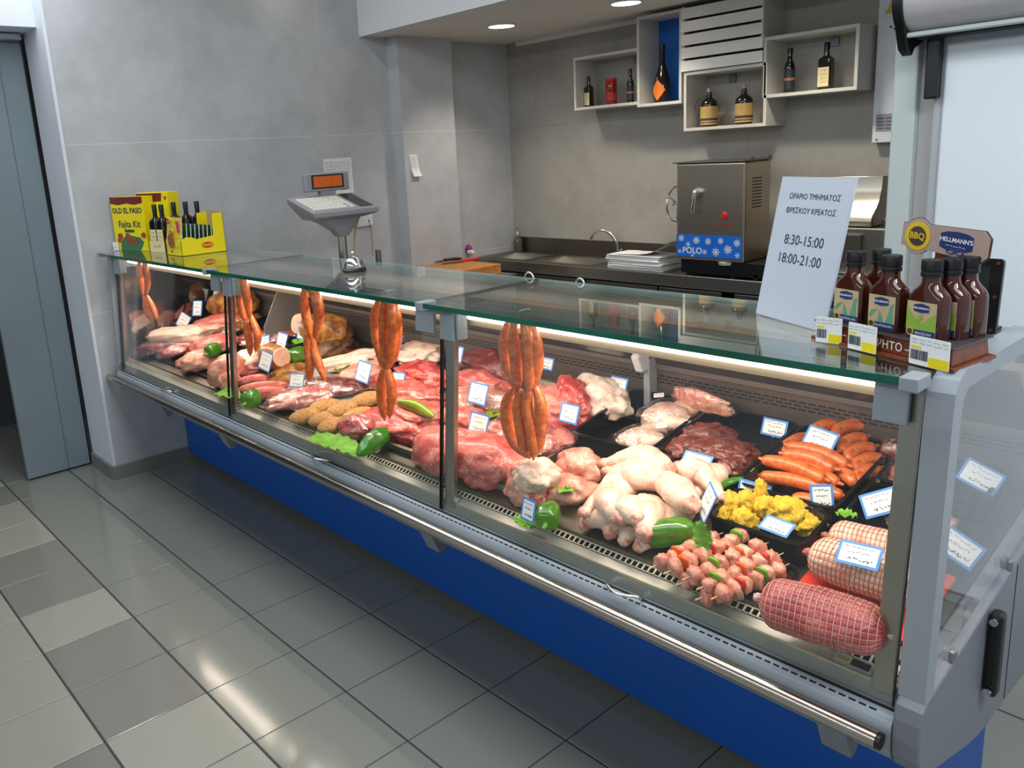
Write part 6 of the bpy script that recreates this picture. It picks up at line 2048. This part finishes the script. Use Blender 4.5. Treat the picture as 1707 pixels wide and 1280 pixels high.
# --- yellow marinated pieces
for a, b, w, h, li, l in (
        ((1198, 832), (1232, 848), .066, .058, .022, 'yellow piece at the left rim of its tray'),
        ((1226, 832), (1264, 838), .060, .055, .030, 'yellow piece just in front of the rear card of the tray'),
        ((1256, 822), (1282, 822), .045, .070, .030, 'pointed yellow piece standing at the back'),
        ((1256, 842), (1296, 846), .060, .050, .030, 'yellow piece in the middle of its tray'),
        ((1280, 844), (1352, 856), .088, .060, .024, 'large yellow fillet at the right centre'),
        ((1318, 866), (1380, 868), .095, .048, .012, 'large flat yellow fillet at the right end, half under the card'),
        ((1218, 862), (1264, 870), .062, .050, .016, 'yellow piece in the front middle left of the flat card'),
        ((1192, 852), (1220, 862), .052, .045, .014, 'small yellow piece behind the tilted card')):
    blob('yellow_chicken_piece', l, 'marinated chicken', a, b, w, h, M['batter'], li, amp=0.30, freq=2.6, fold=0.12, group='yellow marinated chicken pieces')

# --- right-hand trays
for a, b, w, h, li, l in (
        ((1466, 806), (1478, 784), .035, .035, .010, 'chicken wing tip at the left rim of the wing tray'),
        ((1478, 798), (1528, 786), .060, .050, .012, 'large chicken wing in front of the glass post'),
        ((1490, 782), (1528, 774), .045, .040, .026, 'chicken wing at the back of the wing tray'),
        ((1500, 814), (1548, 812), .050, .040, .010, 'chicken wing hidden partly by the glass post'),
        ((1546, 800), (1584, 796), .055, .045, .016, 'chicken wing seen through the end glass')):
    blob('chicken_wing', l, 'chicken wing', a, b, w, h, M['chickenpink'], li, amp=0.25, freq=2.0, fold=0.25, group='chicken wings')
blob('chicken_breast', 'chicken breast in the tray behind the white netted roasts', 'chicken breast', (1478, 868), (1540, 872), 0.085, 0.045, M['chickenpink'], 0.008, fold=0.2)
blob('chicken_breast', 'second chicken breast deeper in the tray beside the glass end', 'chicken breast', (1545, 868), (1600, 880), 0.08, 0.04, M['chickenpink'], 0.008, fold=0.2)


# --- netted roasts
def roast(label, a, b, r, lift, mat, netmat, long_n=16, ring_n=20, taper=0.12):
    A, B = deck(*a, lift + r), deck(*b, lift + r)
    ex, ey_, ez = frame(A, B)
    L = (B - A).length
    SEED[0] += 1
    off = Vector((SEED[0] * 2.1, 0.4, 1.7))
    t = thing('netted_roast', label, 'rolled roast', (A + B) / 2 - ez * r)

    def R(f):
        e = min(f, 1 - f)
        k = 1.0 if e > 0.16 else sqrt(max(0.0, 1 - ((0.16 - e) / 0.16) ** 2)) * 0.92 + 0.08
        return r * k * (1 - taper * abs(f - 0.45))
    nu, nv = 160, 128
    mb = MB()

    def P(f, a_, k=1.0):
        rr_ = R(f) * (1 + 0.045 * noise.fractal(Vector((f * 3.0, cos(a_) * 0.9, sin(a_) * 0.9)) + off, 1, 2, 3)) * k
        return A + ex * (L * f) + ey_ * (cos(a_) * rr_) + ez * (sin(a_) * rr_ * 0.94)
    for i in range(nu + 1):
        f = i / nu
        for j in range(nv):
            a_ = 2 * pi * j / nv
            pil = abs(sin(pi * ring_n * f)) ** 0.5 * abs(sin(long_n / 2 * a_)) ** 0.5
            mb.v.append(P(f, a_, 0.955 + 0.05 * pil))
    for i in range(nu):
        for j in range(nv):
            p0, p1 = i * nv + j, i * nv + (j + 1) % nv
            mb.f.append((p0, p1, p1 + nv, p0 + nv))
    mb.f += [tuple(range(nv))[::-1], tuple(nu * nv + j for j in range(nv))]
    mb.mi = [0] * len(mb.f)
    obj('meat_roll', mb, mat, t, smooth=True)
    net = MB()
    for i in range(1, ring_n):
        f = i / ring_n
        net.tube([P(f + 0.004 * sin(3 * a_), a_, 0.985) for a_ in [2 * pi * q / 40 for q in range(41)]], 0.0008, 5, caps=False)
    for j in range(long_n):
        a_ = 2 * pi * j / long_n
        net.tube([P(q / 50, a_, 0.985) for q in range(51)], 0.0005, 5, caps=False)
    obj('netting', net, netmat, t, smooth=True)
    for p, d in ((A, -1), (B, 1)):
        obj('net_knot', lump(p + ex * d * 0.008, 0.010, 0.009, 0.009, SEED[0], 0.4, 5, 3), netmat, t, smooth=True)


roast('rear white netted pork roast, half behind the front one', (1382, 894), (1556, 934), 0.047, 0.008, M['roastpork'], M['netred'], 18, 22)
roast('front white netted pork roast carrying a flat price card', (1352, 922), (1540, 984), 0.052, 0.012, M['roastpork'], M['netred'], 20, 24)
roast('dark red netted beef roast at the front right corner', (1270, 998), (1480, 1058), 0.058, 0.014, M['roastbeef'], M['netstring'], 22, 20, 0.2)
bc_ = deck(1440, 1010, 0)
rb0, rb1 = 3.985, 4.240
q1 = [(rb0, 0.682), (rb1, 0.676), (rb1, 0.912), (rb0, 0.912)]
bdm = MB()
for z in (0.0, 0.010):
    for x, y in q1:
        bdm.v.append(Vector((x, y, deckz(y))) + DN * (0.002 + z))
bdm.f = [(3, 2, 1, 0), (4, 5, 6, 7), (0, 1, 5, 4), (1, 2, 6, 5), (2, 3, 7, 6), (3, 0, 4, 7)]
bdm.mi = [0] * 6
single('red_board', 'bright red board under the netted roasts', 'board', bdm, M['board_red'], bevel=0.002)


# --- skewers
def skewer(label, a, b, lift, seed, n=6):
    A, B = deck(*a, lift + 0.018), deck(*b, lift + 0.018)
    ex, ey_, ez = frame(A, B)
    L = (B - A).length
    rr_ = random.Random(seed)
    t = thing('chicken_skewer', label, 'skewer', (A + B) / 2 - ez * 0.018, 'raw chicken skewers')
    obj('stick', MB().tube([A - ex * 0.016, B + ex * 0.016], [0.0019, 0.0012], 8), M['stick'], t, smooth=True)
    for i in range(n):
        f = (i + 0.5) / n
        SEED[0] += 1
        c = A + ex * (L * f) + ey_ * rr_.uniform(-.003, .003) + ez * rr_.uniform(-.002, .003)
        obj('meat_chunk', blob_mb(c, ex, ey_, ez, L / n * rr_.uniform(0.95, 1.15), rr_.uniform(.036, .050), rr_.uniform(.034, .044), SEED[0], 0.36, 1.3, 0.25, box=0.15, flat=0.75, sub=3), M['chickenpink'], t, smooth=True)
        if i < n - 1 and (i + seed) % 2 == 0:
            c2 = A + ex * (L * (i + 1) / n) + ez * 0.006
            m_ = (M['redpep'], M['orangepep'], M['leaf'])[(i + seed // 2) % 3]
            obj('pepper_piece', blob_mb(c2, (ex + ey_ * 0.3).normalized(), (ey_ - ex * 0.3).normalized(), ez, 0.011, 0.031, 0.034, SEED[0] + 50, 0.15, 1.6, box=0.4, flat=0.9, sub=3), m_, t, smooth=True)


for k, (a, b, li, l) in enumerate((
        ((1094, 942), (1196, 892), 0.020, 'leftmost raw chicken skewer, next to the elongated pepper'),
        ((1116, 952), (1250, 886), 0.028, 'second raw chicken skewer from the left'),
        ((1148, 962), (1272, 908), 0.030, 'third raw chicken skewer from the left'),
        ((1172, 978), (1296, 926), 0.026, 'fourth raw chicken skewer from the left'),
        ((1196, 994), (1306, 944), 0.018, 'rightmost raw chicken skewer, beside the dark red netted roast'),
        ((1136, 972), (1250, 930), 0.002, 'lower raw chicken skewer under the middle ones'),
        ((1170, 996), (1262, 962), 0.000, 'lowest raw chicken skewer at the sill'))):
    skewer(l, a, b, li, k + 1)


# --- peppers and greens
def bell(label, c, yaw, r, length, lift, mat=None, stem=True, lobes=4, taper=0.12):
    P = deck(*c, lift + r)
    d = Vector((cos(yaw), sin(yaw), DS * sin(yaw) + 0.05)).normalized()
    t = thing('green_pepper', label, 'green pepper', P - DN * r)
    prof = [(-0.50, 0.22), (-0.485, 0.48), (-0.44, 0.74), (-0.33, 0.94), (-0.05, 1.02), (0.18, 0.98), (0.33, 0.84), (0.43, 0.62), (0.48, 0.36)]
    pts = [P + d * (f * length) for f, _ in prof]
    mb = MB().tube(pts, [r * k * (1 - taper * (i / 8)) for i, (_, k) in enumerate(prof)], 32, 4, up=DN, rmod=lambda f, a: 1 + 0.16 * (abs(sin(lobes / 2 * a + 0.5 * f)) - 0.6) * (0.6 + 0.4 * f) + 0.05 * sin(a + f * 4))
    obj('skin', mb, mat or M['pepper'], t, smooth=True)
    if stem:
        e = P - d * (length * 0.47)
        obj('stem', MB().tube([e + d * 0.004, e - d * 0.014, e - d * 0.024 + DN * 0.006], [r * 0.28, r * 0.14, r * 0.17], 10, 4), M['stem'], t, smooth=True)
    return t


bell('shiny green bell pepper at the front beside the pork knuckle', (915, 858), 2.1, 0.036, 0.085, 0.004)
bell('elongated shiny green pepper between the chicken legs and the skewers', (1119, 888), 0.72, 0.036, 0.125, 0.006, taper=0.05)
bell('small green bell pepper behind the second glass section front, by the tenderloin', (420, 664), 2.0, 0.042, 0.085, 0.012)
bell('green pepper beside the round ham face', (497, 592), 1.2, 0.042, 0.09, 0.03)
bell('green pepper in the first bay beside the pork cutlets', (356, 584), 1.8, 0.040, 0.08, 0.05)


def longpep(label, a, b, r, lift, mat, bend=0.01):
    A, B = deck(*a, lift + r), deck(*b, lift + r)
    ex, ey_, ez = frame(A, B)
    t = thing('long_pepper', label, 'long green pepper', (A + B) / 2 - ez * r)
    pts = [A, A * .8 + B * .2 + ey_ * bend * .5, (A + B) / 2 + ey_ * bend, A * .25 + B * .75 + ey_ * bend * .7, B]
    obj('skin', MB().tube(pts, [r * 0.30, r * 0.72, r * 0.95, r * 1.0, r * 0.62], 20, 6, up=DN, rmod=lambda f, q: 1 + 0.06 * sin(3 * q + 4 * f)), mat, t, smooth=True)
    obj('stem', MB().tube([B + ex * 0.004, B + ex * 0.022 + ez * 0.004, B + ex * 0.045 + ez * 0.012], [r * 0.25, r * 0.13, r * 0.16], 8, 4), M['stem'], t, smooth=True)


longpep('large long green pepper lying at the front below the stacked beef', (598, 756), (646, 722), 0.036, 0.012, M['longpepper'])
longpep('yellow-green pepper lying on the stacked beef left of the middle glass post', (722, 694), (668, 670), 0.022, 0.09, M['palepepper'], -0.012)
longpep('thin green chili end behind the yellow pieces', (1188, 822), (1236, 798), 0.010, 0.055, M['pepper'])


def leaf(label, pts, w, name='lettuce_leaf', cat='leaf', seed=1, mat=None, stand=None):
    """curled leaf strip with a wavy edge along pixel points"""
    rr_ = random.Random(seed)
    P = [deck(u, v, h) for u, v, h in pts]
    c = sum(P, Vector()) / len(P)
    t = thing(name, label, cat, c - DN * min(h for _, _, h in pts))
    Q = []
    for i in range(len(P) - 1):
        for k in range(6):
            Q.append(P[i].lerp(P[i + 1], k / 6))
    Q.append(P[-1])
    mb = MB()
    m = 6
    n_ = len(Q)
    for i, q in enumerate(Q):
        d = (Q[min(i + 1, n_ - 1)] - Q[max(i - 1, 0)]).normalized()
        s = d.cross(DN if not stand else Vector(stand)).normalized()
        nn = s.cross(d)
        f = i / (n_ - 1)
        ww = w * (0.35 + 0.9 * sin(pi * min(1, f * 0.85 + 0.12)))
        for j in range(m + 1):
            g = j / m * 2 - 1
            mb.v.append(q + s * (g * ww / 2) + nn * (0.006 * abs(g) * sin(i * 1.9 + j * 2.3 + seed) + 0.25 * ww * g * g * 0.5 + 0.003))
    k0 = len(mb.v)
    mb.v += [p - DN * 0.0010 for p in mb.v[:k0]]
    for i in range(n_ - 1):
        for j in range(m):
            a = i * (m + 1) + j
            mb.f.append((a, a + 1, a + m + 2, a + m + 1))
            mb.f.append((k0 + a, k0 + a + m + 1, k0 + a + m + 2, k0 + a + 1))
    mb.mi = [0] * len(mb.f)
    obj('leaf_blade', mb, mat or M['leaf'], t, smooth=True)


leaf('crinkled lettuce leaf along the sill under the film-wrapped red cut', [(520, 728, .014), (550, 738, .02), (578, 746, .014), (600, 760, .01)], 0.07, seed=2)
leaf('upright lettuce leaf stuck among the skewers', [(1178, 915, .062), (1174, 895, .085), (1166, 868, .115)], 0.040, seed=3, stand=(0, -1, 0.3))
leaf('pale cabbage leaf at the front beside the first glass post', [(362, 656, .012), (380, 656, .03), (398, 664, .02)], 0.07, seed=4)
leaf('small parsley leaf on the tray rim left of the tilted white card', [(1396, 856, .062), (1412, 858, .070), (1428, 862, .064)], 0.022, 'parsley_leaf', seed=5)
leaf('lettuce leaf under the pork belly', [(556, 618, .012), (575, 612, .03), (596, 604, .03)], 0.06, seed=6)
leaf('green leaf sprig between the pork and the chicken legs', [(934, 814, .05), (944, 820, .056), (956, 818, .05)], 0.03, seed=7)
leaf('lettuce leaf beside the upper smoked loin of the first bay', [(276, 528, .10), (290, 520, .12), (300, 508, .13)], 0.05, seed=8)
leaf('pale leaf under the lower hanging links of the left-centre bunch', [(482, 580, .08), (494, 574, .10), (506, 566, .10)], 0.06, seed=9)
leaf('lettuce leaf at the front sill beside the pork knuckle', [(862, 862, .006), (878, 872, .010), (893, 878, .006)], 0.04, seed=10)
leaf('small green leaf near the middle price cards of the third bay', [(806, 690, .05), (820, 694, .06), (836, 694, .05)], 0.04, seed=11, mat=M['palepepper'])


# --- hanging sausage bunches on hooks under the glass edge
YH = 0.664


def bunch(label, links, hook_u, hook_v, r):
    o = aty(hook_u, hook_v, YH)
    t = thing('sausage_bunch', label, 'hanging sausages', (o.x, YH, min(aty(p[0], p[1], YH).z for l in links for p in l[1])), 'hanging sausage bunches')
    for k, (dy, pts, rs) in enumerate(links):
        P = [aty(u, v, YH + dy) for u, v in pts]
        n = len(P)
        rad = [r * rs * (0.55 if i in (0, n - 1) else (0.95 if i in (1, n - 2) else 1.0)) for i in range(n)]
        obj('sausage', MB().tube(P, rad, 14, 6, up=(0, 1, 0)), M['sausage'], t, smooth=True)
        obj('tied_end', MB().tube([P[-1] - (P[-1] - P[-2]).normalized() * 0.002, P[-1] + (P[-1] - P[-2]).normalized() * 0.014], [r * 0.32, r * 0.2], 8, up=(0, 1, 0)), M['sausage'], t, smooth=True)
    hz = o.z
    obj('hook', MB().tube([(o.x - 0.012, YH, hz - 0.03), (o.x - 0.012, YH + 0.004, hz + 0.006), (o.x - 0.010, 0.672, 1.277), (o.x, 0.690, 1.2805), (o.x + 0.008, 0.694, 1.279)], 0.0026, 8, 5), M['chrome'], t, smooth=True)
    return t


bunch('leftmost bunch of hanging sausages, in the first bay', [
    (0.0, [(233, 434), (232, 450), (236, 472), (240, 492)], 1.0), (-0.012, [(240, 434), (244, 452), (246, 474), (243, 492)], 1.0),
    (0.0, [(240, 494), (242, 508), (246, 522), (250, 530)], 1.0), (0.01, [(246, 494), (253, 508), (258, 520), (261, 530)], 0.95)], 238, 432, 0.0165)
bunch('second bunch of hanging sausages from the left, right of the first glass post', [
    (0.0, [(394, 460), (398, 488), (403, 515), (408, 532)], 1.0), (-0.010, [(402, 459), (408, 478), (413, 505), (416, 524)], 1.05),
    (0.0, [(410, 537), (413, 556), (416, 572), (417, 588)], 1.0), (0.012, [(418, 527), (425, 545), (430, 562), (427, 582)], 1.0)], 400, 457, 0.0180)
bunch('third bunch of hanging sausages, with two long hanging tips', [
    (0.0, [(508, 480), (507, 505), (512, 535), (517, 556)], 1.0), (-0.012, [(513, 478), (526, 494), (532, 524), (526, 560)], 1.15),
    (0.0, [(514, 558), (514, 580), (517, 604), (516, 630)], 1.12), (0.012, [(521, 562), (524, 585), (532, 608), (541, 630)], 0.95)], 513, 476, 0.0190)
bunch('fourth bunch of hanging sausages, four links close together left of the middle glass post', [
    (0.0, [(633, 497), (625, 525), (627, 560), (635, 592), (638, 610)], 1.0), (-0.014, [(641, 496), (639, 525), (640, 560), (641, 590), (641, 611)], 1.0),
    (-0.012, [(649, 496), (653, 525), (655, 560), (651, 590), (646, 611)], 1.05), (0.006, [(655, 498), (662, 528), (662, 562), (656, 592), (649, 610)], 0.95),
    (0.0, [(639, 616), (635, 640), (636, 670), (640, 694)], 1.0), (-0.010, [(645, 614), (651, 636), (653, 658), (650, 690)], 1.05)], 642, 493, 0.0175)
bunch('rightmost and largest bunch of hanging sausages, eight links', [
    (0.0, [(846, 540), (840, 570), (845, 605), (856, 634), (859, 645)], 1.0), (-0.014, [(857, 537), (856, 570), (860, 605), (861, 632), (861, 646)], 1.05),
    (-0.012, [(872, 536), (879, 560), (881, 600), (882, 630), (882, 648)], 1.10), (0.006, [(884, 540), (894, 570), (895, 608), (888, 636), (884, 650)], 1.05),
    (0.0, [(852, 650), (845, 672), (845, 705), (858, 738), (878, 758)], 1.08), (-0.014, [(868, 652), (862, 675), (866, 705), (872, 740), (876, 752)], 0.95),
    (-0.010, [(882, 653), (879, 680), (885, 715), (888, 742), (889, 758)], 1.0), (0.008, [(893, 648), (901, 672), (902, 705), (897, 740), (891, 757)], 1.08)], 868, 532, 0.0170)


# --- handwritten price cards
ctag = [0]


def card(label, u, v, h, w=0.085, hh=0.062, yaw=0.0, lean=20, roll=0, flat=False):
    ctag[0] += 1
    P = deck(u, v, h)
    P.x = max(P.x, 0.26)
    if flat:
        Rm = Matrix.Rotation(radians(yaw), 3, 'Z') @ Matrix.Rotation(radians(90 - lean), 3, 'X') if False else Matrix.Rotation(radians(yaw), 3, 'Z') @ Matrix.Rotation(radians(-lean), 3, 'X')
    else:
        Rm = Matrix.Rotation(radians(yaw), 3, 'Z') @ Matrix.Rotation(radians(-lean), 3, 'X')
    ex, ey_ = Rm @ Vector((1, 0, 0)), Rm @ Vector((0, 0, 1))
    f = ex.cross(ey_)
    c_, s_ = cos(radians(roll)), sin(radians(roll))
    ex, ey_ = ex * c_ + ey_ * s_, ey_ * c_ - ex * s_
    if f.y > 0 and not flat:
        f = -f
    t = thing('price_card', label, 'price card', P - ey_ * hh * 0.5, 'handwritten blue-bordered price cards')
    obj('blue_border', MB().fprism(rrect(w, hh, 0.002, 2), P, ex, ey_, f, 0.0012), M['tagblue'], t)
    m = 0.0058
    obj('white_field', MB().fprism(rrect(w - 2 * m, hh - 2 * m, 0.001, 2), P + f * 0.0012, ex, ey_, f, 0.0004), M['tagwhite'], t)
    wr = MB()
    o = P + f * 0.0010
    for k, (yy_, ww, sh_) in enumerate(((0.28, 0.66, -0.02), (0.06, 0.50, 0.0), (-0.24, 0.56, 0.06))):
        wr.merge(squiggle(o + ey_ * (hh * yy_) + ex * (w * sh_), ex, ey_, f, w * ww, hh * (0.10 if k < 2 else 0.15), ctag[0] * 7 + k, 26, 0.0006 if k < 2 else 0.0009))
    obj('handwriting', wr, M['ink'], t)
    if not flat:
        obj('card_pick', MB().tube([P - ey_ * (hh * 0.45) - f * 0.002, P - ey_ * (hh * 0.5 + max(0.01, h - hh * 0.5)) - f * 0.002], 0.0016, 6), M['acryl'], t, smooth=True)
    return t


card('small price card at the back of the first bay, right of the leftmost sausages', 262, 475, 0.16, 0.10, 0.075)
card('narrow price card beside the pale cut end of the upper smoked loin', 288, 504, 0.14, 0.06, 0.09, yaw=35)
card('tilted price card in front of the lower smoked slab of the first bay', 299, 533, 0.10, 0.085, 0.085, yaw=25, roll=-25)
card('price card leaning left just right of the second sausage bunch', 441, 572, 0.13, 0.085, 0.075, roll=14)
card('price card in front of the round ham, right of the left-leaning card', 470, 567, 0.13, 0.09, 0.07, roll=-2)
card('half-hidden price card behind the front card by the ham', 441, 590, 0.115, 0.085, 0.06)
card('front price card by the ham, overlapping another card', 443, 602, 0.115, 0.105, 0.085, roll=-5)
card('price card stuck in the film-wrapped steaks', 495, 634, 0.075, 0.11, 0.062, roll=8)
card('partly hidden price card behind the third sausage bunch', 503, 552, 0.12, 0.05, 0.08, yaw=20)
card('price card in front of the pork belly', 606, 620, 0.10, 0.095, 0.085, roll=-3)
card('price card half hidden right of the fourth sausage bunch', 664, 634, 0.09, 0.075, 0.065, roll=6)
card('price card at the back right of the middle glass post', 760, 590, 0.13, 0.080, 0.065)
card('upper of the two price cards in the middle of the third bay', 797, 656, 0.115, 0.092, 0.075)
card('lower of the two price cards in the middle of the third bay', 798, 706, 0.11, 0.088, 0.068)
card('price card beside the left rim of the chicken tray', 949, 689, 0.11, 0.075, 0.062)
card('price card behind the pale lamb flank', 1031, 641, 0.12, 0.070, 0.05)
card('price card peeking out behind the right hanging sausages', 912, 606, 0.14, 0.06, 0.045)
card('price card lying half under the chicken legs in front of the liver', 1162, 766, 0.075, 0.088, 0.04, lean=45)
card('price card at the back rim of the liver tray', 1291, 713, 0.075, 0.075, 0.05)
card('price card propped on the heap of orange sausages', 1367, 733, 0.105, 0.085, 0.062, roll=-8, lean=35)
card('turned price card between the chicken legs and the yellow pieces', 1179, 838, 0.105, 0.075, 0.085, yaw=-42, roll=-8)
card('price card at the rear rim of the yellow tray', 1258, 814, 0.066, 0.088, 0.032)
card('flat price card lying on the front of the yellow pieces', 1295, 877, 0.062, 0.078, 0.045, lean=62, yaw=-6)
card('narrow turned price card in front of the sausage heap', 1370, 829, 0.075, 0.055, 0.062, yaw=45)
card('tilted white price card on the tray beside the glass post', 1467, 838, 0.085, 0.082, 0.058, roll=32, lean=30)
card('large flat price card lying on the front white netted roast', 1432, 925, 0.126, 0.086, 0.052, lean=48, roll=5)
card('small price card at the front in front of the pork knuckle', 881, 850, 0.055, 0.055, 0.062, lean=12, yaw=-6)
card('price card standing in the wing tray, seen through the end glass', 1635, 795, 0.085, 0.085, 0.058, yaw=15, roll=-24)
card('price card in the breast tray, seen through the end glass', 1598, 912, 0.07, 0.085, 0.058, yaw=10, roll=-26)
card('tiny price card behind the fourth sausage bunch', 666, 570, 0.12, 0.035, 0.06)
